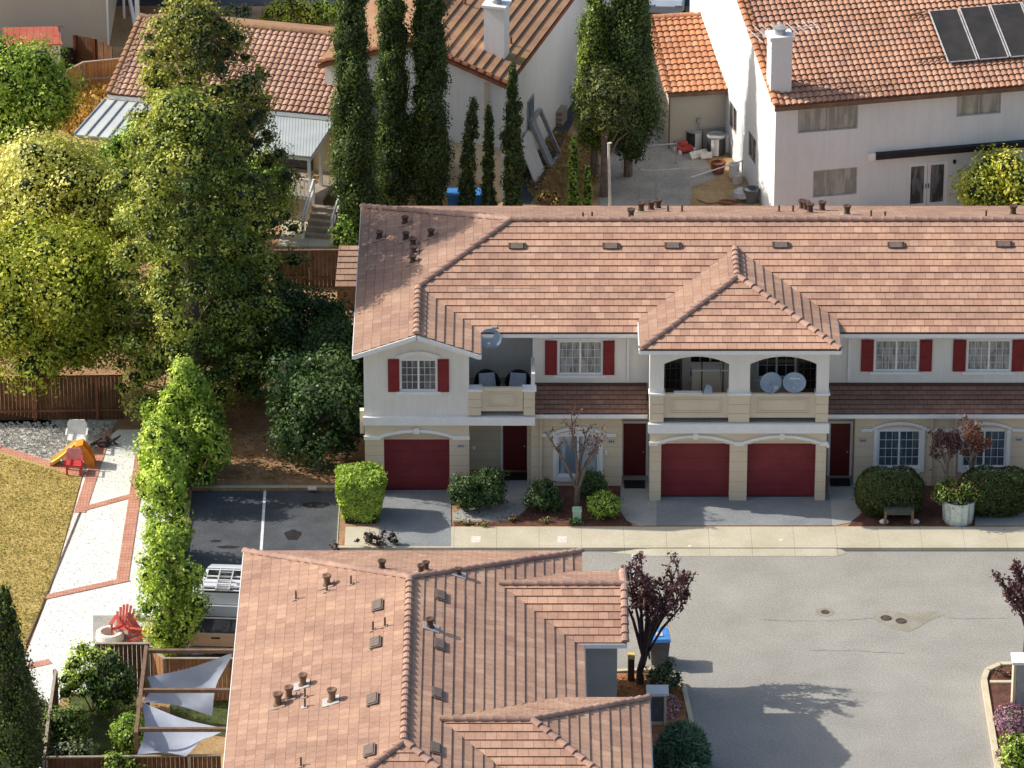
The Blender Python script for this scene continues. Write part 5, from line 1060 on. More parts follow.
# redwood
def conifer(label,base,h,prof,mat,seed,dens=120,nl=170,size=.14,brown=None,lean=0):
    g=np.random.default_rng(seed); b=Vector(base); t=thing('conifer_tree',label,'tree',b); lobes=[];lb2=[]
    for i in range(nl):
        k=((i+.5)/nl); z=h*(.10+.9*k); r=np.interp(z/h,*prof); a=i*2.399+g.uniform(-.5,.5); kk=g.uniform(.15,.95)**.5*r; lr=max(.26,g.choice([.28,.36,.45,.6]))
        e=(b.x+lean*(z/h)**2+math.cos(a)*kk,b.y+math.sin(a)*kk,b.z+z-.12*kk,lr*1.1,lr*1.1,lr*.75)
        (lb2 if math.cos(a)>.0 and g.random()<.6 else lobes).append(e)  # many lobes away from the sun get darker leaves, painting in shade
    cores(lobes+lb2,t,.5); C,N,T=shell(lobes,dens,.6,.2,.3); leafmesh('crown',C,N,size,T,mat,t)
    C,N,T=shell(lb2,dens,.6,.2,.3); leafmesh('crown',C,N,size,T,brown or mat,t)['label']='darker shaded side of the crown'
    mb=MB(); mb.tube([b-Vector((0,0,.1)),b+Vector((lean*.16,0,h*.4)),b+Vector((lean*.85,0,h*.93))],[.34,.24,.05],9)
    for l in (lobes+lb2)[::5]: z=l[2]-b.z; s_=b+Vector((.1,0,max(.3,z-.5))); mb.tube([s_,(s_+Vector(l[:3]))/2+Vector((0,0,.1)),Vector(l[:3])],[.07,.05,.015],5,cap=False)
    obj('trunk',mb,'bark',t); return t
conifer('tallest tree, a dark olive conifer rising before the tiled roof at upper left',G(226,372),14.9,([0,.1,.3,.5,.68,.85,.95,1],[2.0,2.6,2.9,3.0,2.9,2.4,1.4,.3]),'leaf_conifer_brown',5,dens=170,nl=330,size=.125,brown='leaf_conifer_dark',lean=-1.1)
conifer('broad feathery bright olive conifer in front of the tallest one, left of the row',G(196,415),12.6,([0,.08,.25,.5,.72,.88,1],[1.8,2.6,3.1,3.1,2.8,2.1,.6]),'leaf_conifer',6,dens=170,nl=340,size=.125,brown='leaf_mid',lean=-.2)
tree('tree','large yellow blossoming round tree left of the conifers, upper of two','tree',G(66,318),(2.75,2.3,2.9),4.5,'leaf_yellow',n=80,lr=.75,low=-.85,dens=170,size=.14,seed=11,group=None)
tree('tree','large golden green leafy tree overhanging the brown fence at the left edge','tree',G(44,408),(3.0,2.3,3.1),4.15,'leaf_gold',n=90,lr=.75,dens=170,size=.14,seed=12,low=-.75)
tree('tree','bright green tree at the left edge below the red roofed shed','tree',G(20,160),(2.3,1.9,2.2),2.75,'leaf_lime',n=60,lr=.65,low=-.8,dens=170,size=.14,seed=13)
tree('tree','lime green foliage mass between the white patio cover and the conifer','tree',G(155,250),(2.3,1.5,2.6),3.2,'leaf_bright',n=60,lr=.6,dens=170,size=.14,seed=14)
def ragged(label,base,h,prof,seed,mat='leaf_lime',n=110,dens=260,size=.13,lr=(.16,.24,.32,.42),group=None):
    g=np.random.default_rng(seed); b=Vector(base); t=thing('tree',label,'tree',b,0,group); lobes=[]
    for i in range(n):
        k=(i+.5)/n; rr=np.interp(k,*prof); a=i*2.399+g.uniform(-.6,.6); q=g.uniform(.1,1.35)**.6; l=g.choice(lr)*(1.15-.35*k)
        lobes.append((b.x+math.cos(a)*rr*q+.12*math.sin(k*7+seed),b.y+math.sin(a)*rr*q,b.z+.15+(h-.15)*k+g.normal()*.15,l,l,l*1.15))
    C,N,T=shell(lobes,dens,.4); kk=C[:,2]>b.z+.03; leafmesh('crown',C[kk],N[kk],size,T[kk],mat,t); cores(lobes,t,.48,b.z-.3)
    mb=MB(); limbs(mb,b,h*.85,.08,[l[:3] for l in lobes[::14]]); obj('trunk',mb,'bark',t)
P1=([0,.15,.4,.6,.8,1],[.6,1.3,1.45,.85,.45,.1])
ragged('bushy sunlit green tree at the foot of the bright conifer beside the gravel',G(186,478),4.5,P1,15,n=150,mat='leaf_lime')
ragged('slim sunlit sapling beside the brick edging and dark parking bays',G(168,556),4.4,([0,.2,.5,.8,1],[.35,.7,.42,.38,.1]),16,n=58)
ragged('bright leafy sapling overhanging the parked pickup',G(172,655),4.6,([0,.2,.45,.7,.9,1],[.25,.5,.95,.85,.45,.1]),17,n=78)
ragged('small bright sapling between the slim sapling and the foot of the bright conifer',G(160,500),3.0,([0,.4,1],[.6,.7,.15]),18,n=60)
for i,(px,r,R,cz,lb) in enumerate(((318,470,(1.75,1.5,2.4),2.3,'dark dense tree in deep shade nearest the corner of the grey row'),(305,396,(1.9,1.6,1.9),2.3,'dark tree in shade beneath the conifer, directly below the picket gate'),(250,400,(1.7,1.2,2.3),2.6,'dark tree in shade right against the conifer trunk side'),(338,425,(1.0,1.0,2.0),2.2,'narrow dark tree squeezed beside the left roof corner'))):
    tree('tree',lb,'tree',G(px,r),R,cz,'leaf_dark',n=36,lr=.55,dens=170,size=.13,seed=40+i,group='dark trees in the shade left of the row',low=-.8)
tree('tree','green tree behind the picket gate yard, right of the conifer top','tree',G(262,236),(.9,.9,1.1),2.0,'leaf_bright',n=26,lr=.5,dens=180,size=.13,seed=50)
bush('bush','small orange brown autumn shrub above the pale concrete pad',G(308,202),(.6,.5,.7),'leaf_autumn',n=12,seed=51)
bush('bush','bright green bush at the right edge before the white house',G(1004,226),(1.75,1.3,1.75),'leaf_gold',n=40,lr=.5,dens=190,size=.13,seed=52)
bush('bush','grey green shrub at the left edge under the bright tree',G(25,196),(1.2,.9,.9),'leaf_greygreen',n=22,seed=53)
bush('bush','low yellow green bushes by the far road at the top, left part',G(290,24),(1.4,.8,.6),'leaf_gold',n=22,seed=54); bush('bush','spiky pale yucca like plant beside the far road',G(237,24),(.6,.5,.5),'leaf_greygreen',n=10,seed=55)
bush('bush','small dark green bush by the far road, right of the yellow one',G(326,22),(.7,.6,.5),'leaf_lime',n=12,seed=56)
for i,(px,r,R,mt,lb) in enumerate(((632,222,(.9,.4,.35),'leaf_lime','low bright green plants just behind the ridge near the flues'),(688,222,(.55,.4,.3),'leaf_gold','low yellow green tuft behind the ridge at the fence end'),(548,205,(.5,.4,.3),'dry_grass','dry brown shrub in the side yard behind the ridge'),(886,224,(.25,.2,.4),'leaf_lime','tiny green sprig behind the ridge before the white wall'))):
    bush('bush',lb,G(px,r),R,mt,n=10,seed=60+i,size=.1)
bush('bush','climbing lime vine beside the first cypress at the roof corner',G(345,262),(.45,.5,1.1),'leaf_bright',n=16,seed=66)
# front garden
def hedge(label,base,sx,sy,h):
    b=Vector(base); t=thing('hedge',label,'hedge',b); Cs=[];Ns=[]
    for k,(n_,f) in enumerate(((3400,lambda u,v:(u,-1,v)),(2600,lambda u,v:(u,v,1)),(2400,lambda u,v:(-1,u,v)),(2400,lambda u,v:(1,u,v)),(1500,lambda u,v:(u,1,v)))):
        u=RNG.uniform(-1,1,n_);v=RNG.uniform(-1,1,n_); P=np.array([f(a,c_) for a,c_ in zip(u,v)]); N=P*(np.abs(P)>.999)
        P=P*(1-.10*(np.abs(P[:,[1,2,0]])**4))*(1-.10*(np.abs(P[:,[2,0,1]])**4)); wob=1+.06*np.sin(P[:,0]*5+P[:,2]*4)*np.cos(P[:,1]*4+1)+RNG.normal(0,.045,n_); P=P*wob[:,None]
        taper=.86+.15*(P[:,2]); Cs.append(np.stack([b.x+P[:,0]*sx*taper,b.y+P[:,1]*sy*taper,b.z+h/2+P[:,2]*h/2],1)); Ns.append(N+RNG.normal(size=N.shape)*.5)
    C=np.concatenate(Cs);N=np.concatenate(Ns); k=C[:,2]>b.z+.05; leafmesh('foliage',C[k],N[k],.10,(RNG.normal(.5,.2,len(C))+.2*np.sin(C[:,0]*7)*np.sin(C[:,2]*9))[k],'leaf_lime',t)
    m=MB(); m.prism([(b.x-sx*.62,b.y-sy*.7),(b.x+sx*.62,b.y-sy*.7),(b.x+sx*.62,b.y+sy*.7),(b.x-sx*.62,b.y+sy*.7)],.0,h*.8); obj('stem',m,'leaf_core',t)  # solid dark core added as painted shade between the hedge leaves
hedge('square clipped bright hedge beside the leftmost garage door',G(361,516),.88,.85,1.75)
bl=[(465,507,(.55,.45,.78),'leaf_dark','dark clipped bush right of the leftmost garage, left one of the two'),(489,504,(.66,.5,.92),'leaf_dark','taller dark bush right of the leftmost garage, below the number plaque wall'),(545,505,(.58,.45,.68),'leaf_dark','round dark bush under the pale window left of the bare tree'),
 (604,512,(.5,.42,.5),'leaf_bright','yellow green shrub in the bed right of the bare tree'),(592,494,(.4,.35,.6),'leaf_dark','dark shrub behind the bare tree trunk')]
for i,(px,r,R,mt,lb) in enumerate(bl): bush('bush',lb,G(px,r+5),R,mt,n=34,seed=70+i,group='shrubs in the front beds',size=.075,dens=520,lr=.2)
clipped('big round clipped dark bush below the arched window, right of the twin garages',G(889,513),(1.32,.80,.93),'leaf_clipped',15000,.07,80,'round clipped bushes')
clipped('second round clipped bush with sunlit right flank at the right edge',G(994,513),(1.5,.8,.93),'leaf_clipped',16000,.07,81,'round clipped bushes')
def branchy(label,base,h,spread,mat_l,trunk,seed,leaves,size=.10,lean=0,n=7,fork=.3,tr=.09,group=None,name='small_tree',ylean=0,core=.5):
    g=random.Random(seed); b=Vector(base); t=thing(name,label,'tree',b,0,group); mb=MB(); tips=[]
    f0=b+Vector((lean*.2,0,h*fork)); mb.tube([b-Vector((0,0,.08)),b+Vector((0,0,h*fork*.5)),f0],[tr*1.2,tr,tr*.85],8)
    for i in range(n):
        a=2*math.pi*i/n+g.uniform(-.3,.3); rr=spread*g.uniform(.45,1); hh=h*g.uniform(.78,1.0)*(1-.14*rr/spread)
        e=b+Vector((lean+rr*math.cos(a),ylean+rr*math.sin(a)*.8,hh)); st=f0+Vector((0,0,g.uniform(-.5,.1)*h*fork)); m1=st.lerp(e,.4)+Vector((g.uniform(-.1,.1)-.1*math.cos(a),0,.12*h*.3)); m2=st.lerp(e,.72)+Vector((.06*g.uniform(-1,1),.06*g.uniform(-1,1),.02))
        mb.tube([st,m1,m2,e],[tr*.62,tr*.45,tr*.28,.012],6,cap=False); tips.append((m1,m2,e))
        for k in range(4):
            q=m1.lerp(e,.25+.2*k); e2=q+Vector((g.uniform(-.4,.4)*spread*.7,g.uniform(-.4,.4)*spread*.6,g.uniform(.15,.35)*h*.35)); mb.tube([q,(q+e2)/2+Vector((0,0,.03)),e2],[tr*.2,tr*.14,.008],5,cap=False); tips.append((q,(q+e2)/2,e2))
    obj('trunk',mb,trunk,t)
    if leaves:
        C=[];N=[]
        for (p,q,r) in tips:
            for k in range(leaves):
                s_=(k+.5)/leaves*(1-core*.5)+core*.5; c_=(p.lerp(q,s_*2) if s_<.5 else q.lerp(r,s_*2-1)); C.append(c_+Vector((g.gauss(0,.075),g.gauss(0,.075),g.gauss(0,.06)))); N.append((g.gauss(0,1),g.gauss(0,1),g.gauss(.2,1)))
        leafmesh('crown',np.array([tuple(c_) for c_ in C]),np.array(N),size,RNG.normal(.5,.24,len(C)),mat_l,t)
    return t
branchy('almost leafless small tree with russet tips in the bed before the pale window',G(577,509),4.1,1.25,'leaf_russet','bark',3,14,.09,n=6,fork=.2,tr=.11,core=1.0)
branchy('dark purple leaved tree with several stems beside the blue lidded bin',G(640,683,-.05),5.0,1.5,'leaf_purple','bark_dark',5,60,.115,lean=.55,n=14,fork=.2,tr=.12,group='purple leaved trees',core=.35)
branchy('dark purple leaved tree cropped by the right edge above the white post box',G(1026,652,-.05),3.5,1.1,'leaf_purple','bark_dark',6,60,.115,n=12,fork=.3,tr=.09,group='purple leaved trees',core=.3)
branchy('dark leaved plum tree on thin trunk, left of the pair above the ribbed planter',G(945,506),3.3,.75,'leaf_purple','bark_pale',7,34,.10,n=8,fork=.45,tr=.06,lean=.0,group='plum trees at the planter')
branchy('reddish leaved plum tree, right of the pair above the ribbed planter',G(970,506),3.7,.7,'leaf_russet','bark_pale',8,36,.10,n=8,fork=.45,tr=.06,group='plum trees at the planter')
# planter
p=G(959,527); pl=thing('planter','pale ribbed metal planter full of dark flowering plants at the kerb','planter',(p.x,p.y+.5,0)); mb=MB(Matrix.Translation((p.x,p.y+.5,.0))); prof=[(.50,0),(.52,.05),(.58,.84),(.61,.86),(.61,.9),(.55,.9),(.53,.8),(0,.78)]
vs=[];n=48
for r,z in prof:
    for k in range(n): t=2*math.pi*k/n; rr=r*(1+(.045*math.cos(t*12) if r>.5 and z<.86 else 0)); vs.append((rr*math.cos(t),rr*math.sin(t),z))
mb.add(vs,[(i*n+k,i*n+(k+1)%n,(i+1)*n+(k+1)%n,(i+1)*n+k) for i in range(len(prof)-1) for k in range(n)]); obj('pot',mb,'galvanised',pl)
bush('bush','dark red flecked plants spilling over the ribbed planter',(p.x,p.y+.5,.8),(.85,.6,.42),'leaf_mid',n=22,seed=83,size=.09,dens=420,lr=.2)
C=np.stack([p.x+RNG.normal(0,.45,260),p.y+.4+RNG.normal(0,.3,260),1.0+RNG.random(260)*.7],1); tag(leafmesh('flowers',C,RNG.normal(size=(260,3)),.08,RNG.random(260),'leaf_russet'),'small reddish blossoms among the planter greenery','flowers',kind='stuff')
# flowers and shrubs at the foreground corner and right island
for nm,lb,px,r,R,mt,n_,sz in (('flower_bed','pink flower patch beside the foreground roof corner',668,708,(.42,.75,.35),'petal_pink',1500,.09),('flower_bed','purple flower bush inside the curved kerb at the right edge',1012,722,(.62,.95,.5),'petal_purple',3600,.09),('flower_bed','small mixed purple flowers at the bottom right below the big purple bush',1006,757,(.4,.4,.3),'petal_purple',500,.08)):
    p=G(px,r,-.03); t=thing(nm,lb,'flowers',p); d=RNG.normal(size=(n_,3)); d/=np.linalg.norm(d,axis=1)[:,None]; d[:,2]=abs(d[:,2]); C=np.array(p)+d*np.array(R)*(.6+.45*RNG.random((n_,1))); leafmesh('blossom',C,d+RNG.normal(size=d.shape)*.6,sz,RNG.normal(.5,.3,n_),mt,t)
    C=np.array(p)+d*np.array(R)*(.4+.55*RNG.random((n_,1))); leafmesh('foliage',C,d+RNG.normal(size=d.shape)*.6,sz,RNG.normal(.5,.3,n_),'leaf_mid',t)
bush('bush','grey green shrub with pale buds at the foot of the blue lidded bin',G(664,690,-.05),(.6,.45,.55),'leaf_greygreen',n=22,seed=90,size=.09,dens=320,lr=.2)
bush('bush','lime shrub at the bottom right corner beside the purple flowers',G(1022,770,-.05),(.65,.6,.65),'leaf_lime',n=22,seed=91,size=.09,dens=300)
bush('bush','low reddish ground shrubs in the island beside the white post box',G(1008,676,-.05),(.7,.3,.18),'leaf_russet',n=14,seed=92,size=.08,dens=300)
# spiky bluish shrub
p=G(682,765,-.05); t=thing('spiky_shrub','dark blue green spiky fine leaved shrub at the foreground roof edge','bush',p); n_=9000; d=RNG.normal(size=(n_,3)); d/=np.linalg.norm(d,axis=1)[:,None]; d[:,2]=np.abs(d[:,2]); rr=RNG.random((n_,1))**.5
C=np.array(p)+d*np.array((1.0,1.0,1.55))*rr*.95+np.array((0,0,.1)); side=np.cross(d,RNG.normal(size=d.shape)); leafmesh('foliage',C,side,.30,rr[:,0]*.6+RNG.normal(0.1,.3,n_),'leaf_bluegreen',t,aspect=.09); mb=MB(); mb.tube([p,p+Vector((0,0,.8))],[.1,.03],6); obj('stem',mb,'bark',t)
bush('bush','yellowish weedy shrub in front of the spiky blue green one',G(690,800,-.05),(.8,.5,.7),'leaf_greygreen',n=16,seed=93,size=.09,dens=300)
# yard bottom left
for i,(px,r,R,mt,lb,z) in enumerate(((93,712,(1.2,.8,1.35),'leaf_lime','yellow green rambling vine over the dark yard fence',0),(70,760,(.7,.7,1.1),'leaf_mid','dark leafy shrub beside the narrow path fence',0),(72,786,(.8,.6,.8),'leaf_greygreen','pale flowered shrub in the lower left of the shaded yard',0),(120,805,(.8,.5,1.0),'leaf_lime','lime shrub poking above the front yard fence',0),(112,716,(.8,.6,1.2),'leaf_dark','dark shrub against the dark yard fence, right of the vine',0),(130,745,(.35,.8,.5),'leaf_bright','grassy green clump beside the pergola post',0),(40,735,(.3,.5,.6),'leaf_greygreen','thin grey shrub beside the big corner cypress',0))):
    bush('bush',lb,G(px,r,z),R,mt,n=24,seed=100+i,size=.1,dens=260,lr=.3,group='shrubs of the walled yard')
bush('bush','purple red low shrub at the hedge foot near the driveway',G(377,546),(.8,.3,.32),'leaf_purple',n=14,seed=110,size=.08); bush('bush','tiny reddish plant left of the driveway shrub',G(335,552,-.1),(.2,.15,.25),'leaf_purple',n=8,seed=111,size=.07)
for i,(px,r,mt) in enumerate(((466,526,'leaf_gold'),(484,528,'leaf_gold'),(545,524,'leaf_gold'),(512,522,'leaf_autumn'),(576,525,'leaf_bright'))): bush('ground_plant',['small yellow plant by the sidewalk, nearest the left driveway','small yellow plant by the sidewalk beside the utility lid','yellow flowering clump below the dark round bush','orange brown clump at the walkway curve','small green clump at the foot of the green box'][i],G(px,r-1),(.28,.16,.13),mt,n=7,seed=120+i,size=.06,dens=400,cat='plant',group='small plants along the sidewalk')
# ground cover
tuft((G(92,115).x,G(92,115).y,0),(1.7,2.4),5200,.45,.22,'dry_grass','dry_grass','tall golden dry grass below the weathered fence','dry grass',kind='stuff')
tuft((G(560,170).x,G(560,170).y,0),(1.6,3.8),2600,.16,.14,'dry_grass','dry_grass','thin dry weeds in the dark side yard','dry grass',kind='stuff')
n_=26000; C=[]
a=[G(*q) for q in ((0,455),(80,479),(73,513),(50,590),(26,643),(6,790),(-60,790),(-60,440))]
import itertools
def inpoly(x,y,P):
    c_=False;n=len(P)
    for i in range(n):
        x1,y1=P[i].x,P[i].y;x2,y2=P[(i+1)%n].x,P[(i+1)%n].y
        if (y1>y)!=(y2>y) and x<(x2-x1)*(y-y1)/(y2-y1)+x1: c_=not c_
    return c_
X_=RNG.uniform(min(v.x for v in a),max(v.x for v in a),n_*2);Y_=RNG.uniform(min(v.y for v in a),max(v.y for v in a),n_*2)
C=np.array([(x,y,.03+.05*random.random()) for x,y in zip(X_,Y_) if inpoly(x,y,a)]); tag(leafmesh('grass',C,RNG.normal(size=(len(C),3))+np.array([0,0,.6]),.06,RNG.normal(.5,.2,len(C)),'lawn_blades'),'short dry golden grass of the lawn at left','grass',kind='stuff')
# rocks in the gravel
gp=[G(*q) for q in ((104,440),(150,432),(166,500),(166,560),(146,640),(60,650),(58,672),(46,768),(36,768),(28,660),(51,592),(74,514))]
X_=RNG.uniform(-17,-10,9000);Y_=RNG.uniform(-20,5,9000); mb=MB()
st=[(x,y) for x,y in zip(X_,Y_) if inpoly(x,y,gp)]
for x,y in st[:3000]:
    r=random.uniform(.012,.03); mb.add([(x-r,y-r*.6,.012),(x+r,y-r*.7,.012),(x+r*.8,y+r,.012),(x-r*.9,y+r*.8,.012),(x-r*.3,y,.012+r),(x+r*.4,y+r*.2,.012+r*.8)],[(0,1,5,4),(1,2,5),(2,3,4,5),(3,0,4)])
tag(obj('pebbles',mb,'gravel_white'),'loose white stones scattered over the gravel path','stones',kind='stuff')
gp=[G(*q) for q in ((0,423),(112,422),(104,440),(88,470),(0,446))]; X_=RNG.uniform(-20,-13,9000);Y_=RNG.uniform(0,8,9000); mb=MB()
for x,y in [(x,y) for x,y in zip(X_,Y_) if inpoly(x,y,gp)][:3500]:
    r=random.uniform(.025,.07); mb.add([(x-r,y-r*.6,.01),(x+r,y-r*.7,.01),(x+r*.8,y+r,.01),(x-r*.9,y+r*.8,.01),(x-r*.3,y,.01+r),(x+r*.4,y+r*.2,.01+r*.8)],[(0,1,5,4),(1,2,5),(2,3,4,5),(3,0,4)])
tag(obj('pebbles',mb,'gravel_grey'),'coarse grey stones before the brown fence','stones',kind='stuff')
# mulch and leaf litter
def litter(poly,n,size,mat,z,label,nm='leaf_litter'):
    P=[G(*q) for q in poly]; xs_=[p.x for p in P]; ys_=[p.y for p in P]; C=[]
    while len(C)<n:
        x=random.uniform(min(xs_),max(xs_)); y=random.uniform(min(ys_),max(ys_))
        if inpoly(x,y,P): C.append((x,y,z+random.random()*.02))
    tag(leafmesh(nm,np.array(C),RNG.normal(size=(n,3))*.35+np.array([0,0,1]),size,RNG.random(n),mat),label,'leaf litter',kind='stuff')
litter([(225,380),(300,380),(345,480),(205,480)],3000,.09,'leaf_autumn',.01,'fallen leaves on the orange soil below the conifer')
litter([(617,675),(655,673),(684,692),(684,710),(617,715)],1400,.08,'leaf_autumn',-.04,'reddish bark chips in the corner bed by the bin')
litter([(452,500),(530,500),(620,488),(632,524),(455,525)],1200,.06,'leaf_russet',.015,'reddish mulch in the beds before the row')
# ================================================================ VEHICLES
def wheel(par,T,x,y,z,r,w_,side):
    m=MB(T@Matrix.Translation((x,y,z))@Matrix.Rotation(math.pi/2,4,'Y')); m.lathe([(r*.6,-w_/2),(r*.95,-w_/2),(r,-w_/3),(r,w_/3),(r*.95,w_/2),(r*.6,w_/2),(r*.55,0),(r*.6,-w_/2)],n=20); t=obj('wheel',m,'rubber',par)
    m=MB(T@Matrix.Translation((x+side*w_*.3,y,z))@Matrix.Rotation(math.pi/2,4,'Y')); m.lathe([(0,.02*side),(.08,.03*side),(r*.3,.01*side),(r*.58,.03*side),(r*.6,0)],n=14); obj('rim',m,'metal_grey',t)
def loft(mb,secs):
    """secs: list of (y, [(x,z)...]) closed section loops of equal length"""
    n=len(secs[0][1]); vs=[(x,y,z) for y,l in secs for x,z in l]; fs=[]
    for i in range(len(secs)-1):
        for k in range(n): fs.append((i*n+k,i*n+(k+1)%n,(i+1)*n+(k+1)%n,(i+1)*n+k))
    fs.append(tuple(range(n))[::-1]); fs.append(tuple(range((len(secs)-1)*n,len(secs)*n))); mb.add(vs,fs)
def sec(w_,z0,z1,b=.08): return [(-w_+b,z0),(w_-b,z0),(w_,z0+b),(w_,z1-b*1.2),(w_-b,z1),(-w_+b,z1),(-w_,z1-b*1.2),(-w_,z0+b)]
# pickup truck with ladder rack, nose pointing away from the camera
p=G(214,655,-.12); PT=TM(p.x+.10,p.y-.3,-.115,math.radians(-4)); pk=thing('pickup_truck','parked white pickup truck with ladder rack, dark bed and pale tailgate, half under foliage','pickup truck',PT@Vector((0,2.6,0)),math.radians(-4))
mb=MB(PT); loft(mb,[(1.95,sec(.93,.45,1.0)),(2.1,sec(.93,.40,1.02)),(3.9,sec(.94,.40,1.04)),(4.9,sec(.90,.42,.98)),(5.25,sec(.84,.45,.88))])
loft(mb,[(2.0,sec(.82,1.0,1.05)),(2.15,sec(.78,1.0,1.62)),(2.5,sec(.74,1.0,1.72)),(3.3,sec(.74,1.0,1.72)),(3.6,sec(.76,1.0,1.50)),(4.1,sec(.80,1.0,1.04))])
mb.box(-.93,-.83,.0,2.0,.55,1.02); mb.box(.83,.93,.0,2.0,.55,1.02); mb.box(-.83,.83,.0,2.0,.50,.56); obj('body',mb,'car_white',pk)
mb=MB(PT); mb.box(-.82,.82,.06,1.95,.56,.60); obj('bed_liner',mb,'black_plastic',pk); mb=MB(PT); mb.slab([(-.70,3.34,1.70),(.70,3.34,1.70),(.74,4.06,1.10),(-.74,4.06,1.10)],(0,.015,.02)); obj('windscreen',mb,'glass_dark',pk); mb=MB(PT); mb.slab([(-.66,2.07,1.12),(.66,2.07,1.12),(.64,2.14,1.6),(-.64,2.14,1.6)],(0,-.015,.0)); obj('rear_window',mb,'glass_dark',pk); mb=MB(PT); mb.box(-.60,.60,2.55,3.2,1.721,1.73); obj('sunroof',mb,'glass_dark',pk)
mb=MB(PT); mb.box(-.90,.90,-.06,.0,.52,1.0); mb.box(-.6,.6,-.075,-.061,.62,.9); tg=obj('tailgate',mb,'car_tan',pk); mb=MB(PT); mb.box(-.15,.15,-.09,-.076,.82,.88); obj('handle',mb,'black_plastic',tg)
mb=MB(PT); mb.box(-.9,.9,-.2,-.07,.36,.5); obj('bumper',mb,'metal_grey',pk); mb=MB(PT); mb.box(-.95,-.9,-.07,.1,.6,.9); mb.box(.9,.95,-.07,.1,.6,.9); obj('tail_light',mb,'plastic_red',pk)
for x in (-.84,.84):
    for y in (.95,4.35): wheel(pk,PT,x,y,.36,.36,.22,1 if x>0 else -1)
for x in (-1.02,1.02): mb=MB(PT); mb.box(x-.09,x+.09,3.5,3.62,1.1,1.28); obj('mirror',mb,'car_white',pk)
mb=MB(PT)
for x in (-.86,.86):
    mb.tube([(x,.15,1.0),(x,.15,2.05)],.03,6); mb.tube([(x,1.85,1.0),(x,1.85,2.05)],.03,6); mb.tube([(x,.1,2.05),(x,2.1,2.05)],.03,6); mb.tube([(x,.15,1.5),(x,1.85,1.5)],.022,6)
for y in (.15,1.1,1.4,1.7,2.1): mb.tube([(-.86,y,2.06),(.86,y,2.06)],.028,6)
mb.tube([(-.86,.15,1.5),(.86,.15,1.5)],.022,6); obj('ladder_rack',mb,'trim_white',pk)
ld=thing('ladder','white metal ladder lying on the rack of the parked pickup','ladder',PT@Vector((.1,1.5,2.1)),math.radians(-4)); mb=MB(PT); mb.beam((-.1,1.0,2.13),(-.1,2.5,2.13),.04,.07); mb.beam((.35,1.0,2.13),(.35,2.5,2.13),.04,.07); obj('rail',mb,'flashing',ld); mb=MB(PT)
for k in range(5): mb.tube([(-.1,1.1+k*.3,2.13),(.35,1.1+k*.3,2.13)],.018,5)
obj('rung',mb,'flashing',ld)
# sedan at the top
p=G(664,20,.0); CT=TM(p.x,p.y,0.01,math.radians(-3)); cr=thing('car','pale blue white sedan at the top edge, hood towards the orange roof','car',CT@Vector((0,2.2,0)),math.radians(-3))
mb=MB(CT); loft(mb,[(0,sec(.78,.32,.62)),(.25,sec(.86,.28,.80)),(1.4,sec(.90,.25,.95)),(3.6,sec(.90,.25,.98)),(4.4,sec(.80,.3,.85))]); loft(mb,[(1.4,sec(.76,.9,.96,.02)),(2.1,sec(.66,.9,1.42)),(3.0,sec(.66,.9,1.42)),(3.9,sec(.74,.9,.98,.02))]); obj('body',mb,'car_blue',cr)
mb=MB(CT); mb.slab([(-.66,1.42,1.0),(.66,1.42,1.0),(.58,2.06,1.40),(-.58,2.06,1.40)],(0,-.01,.03)); obj('windscreen',mb,'glass_dark',cr)
for x in (-.62,.62): mb=MB(CT); mb.box(x-.16,x+.16,-.02,.1,.55,.68); obj('headlight',mb,'glass_pale',cr)
for x in (-.80,.80):
    for y in (.85,3.5): wheel(cr,CT,x,y,.31,.31,.2,1 if x>0 else -1)
# ================================================================ SMALL THINGS
def dish(label,c_,nrm,r,foot,sx=1.12,marks=False,group=None):
    c_=Vector(c_); n=Vector(nrm).normalized(); T=Matrix.Translation(c_)@n.to_track_quat('Z','Y').to_matrix().to_4x4(); t=thing('satellite_dish',label,'satellite dish',foot,0,group)
    prof=[(0,-.09),(r*.3,-.08),(r*.6,-.055),(r*.85,-.02),(r,0.0),(r*1.02,.0),(r*1.02,-.02),(r*.85,-.045),(r*.5,-.09),(0,-.11)]; m=MB(T); m.lathe(prof,n=28,sx=sx); obj('reflector',m,'dish_blue',t,True)
    m=MB(T); m.tube([(0,-r*.9,-.02),(0,-r*1.0,.12),(0,-r*.35,.42)],.018,6); m.box(-.05,.05,-r*.35-.05,-r*.35+.06,.38,.5); obj('feed_arm',m,'metal_grey',t)
    m=MB(); back=T@Vector((0,0,-.1)); f=Vector(foot); m.tube([f,Vector((f.x,f.y,back.z-.1)),back],.025,7); m.box(f.x-.1,f.x+.1,f.y-.1,f.y+.1,f.z-.02,f.z+.02); obj('mast',m,'metal_grey',t)
    if marks:
        m=MB(T)
        for k in range(6): m.box(-.20+k*.07,-.155+k*.07,r*.30,r*.30+.055,-.068+.0,-.055)
        obj('mark',m,'trim_white',t)
f=FP(493,346,1.2); c_=FP(490.5,338.5,1.05); dish('lone satellite dish on the left eave above the corner balcony',c_,(-.12,-1,.22),.36,(f.x+.05,1.45,ZE+.12))
g='satellite dishes on the twin balcony'
for px,lb,mk in ((771,'left satellite dish of the overlapping pair on the right balcony rail',False),(794.5,'right satellite dish of the overlapping pair on the right balcony rail',True)):
    c_=FP(px,382.5,YBAY-.05 if mk else YBAY+.05); dish(lb,c_,(-.1 if mk else .35,-1,.35),.36,(c_.x,YBAY+.07,FZ(394,YBAY)+.02),marks=mk,group=g)
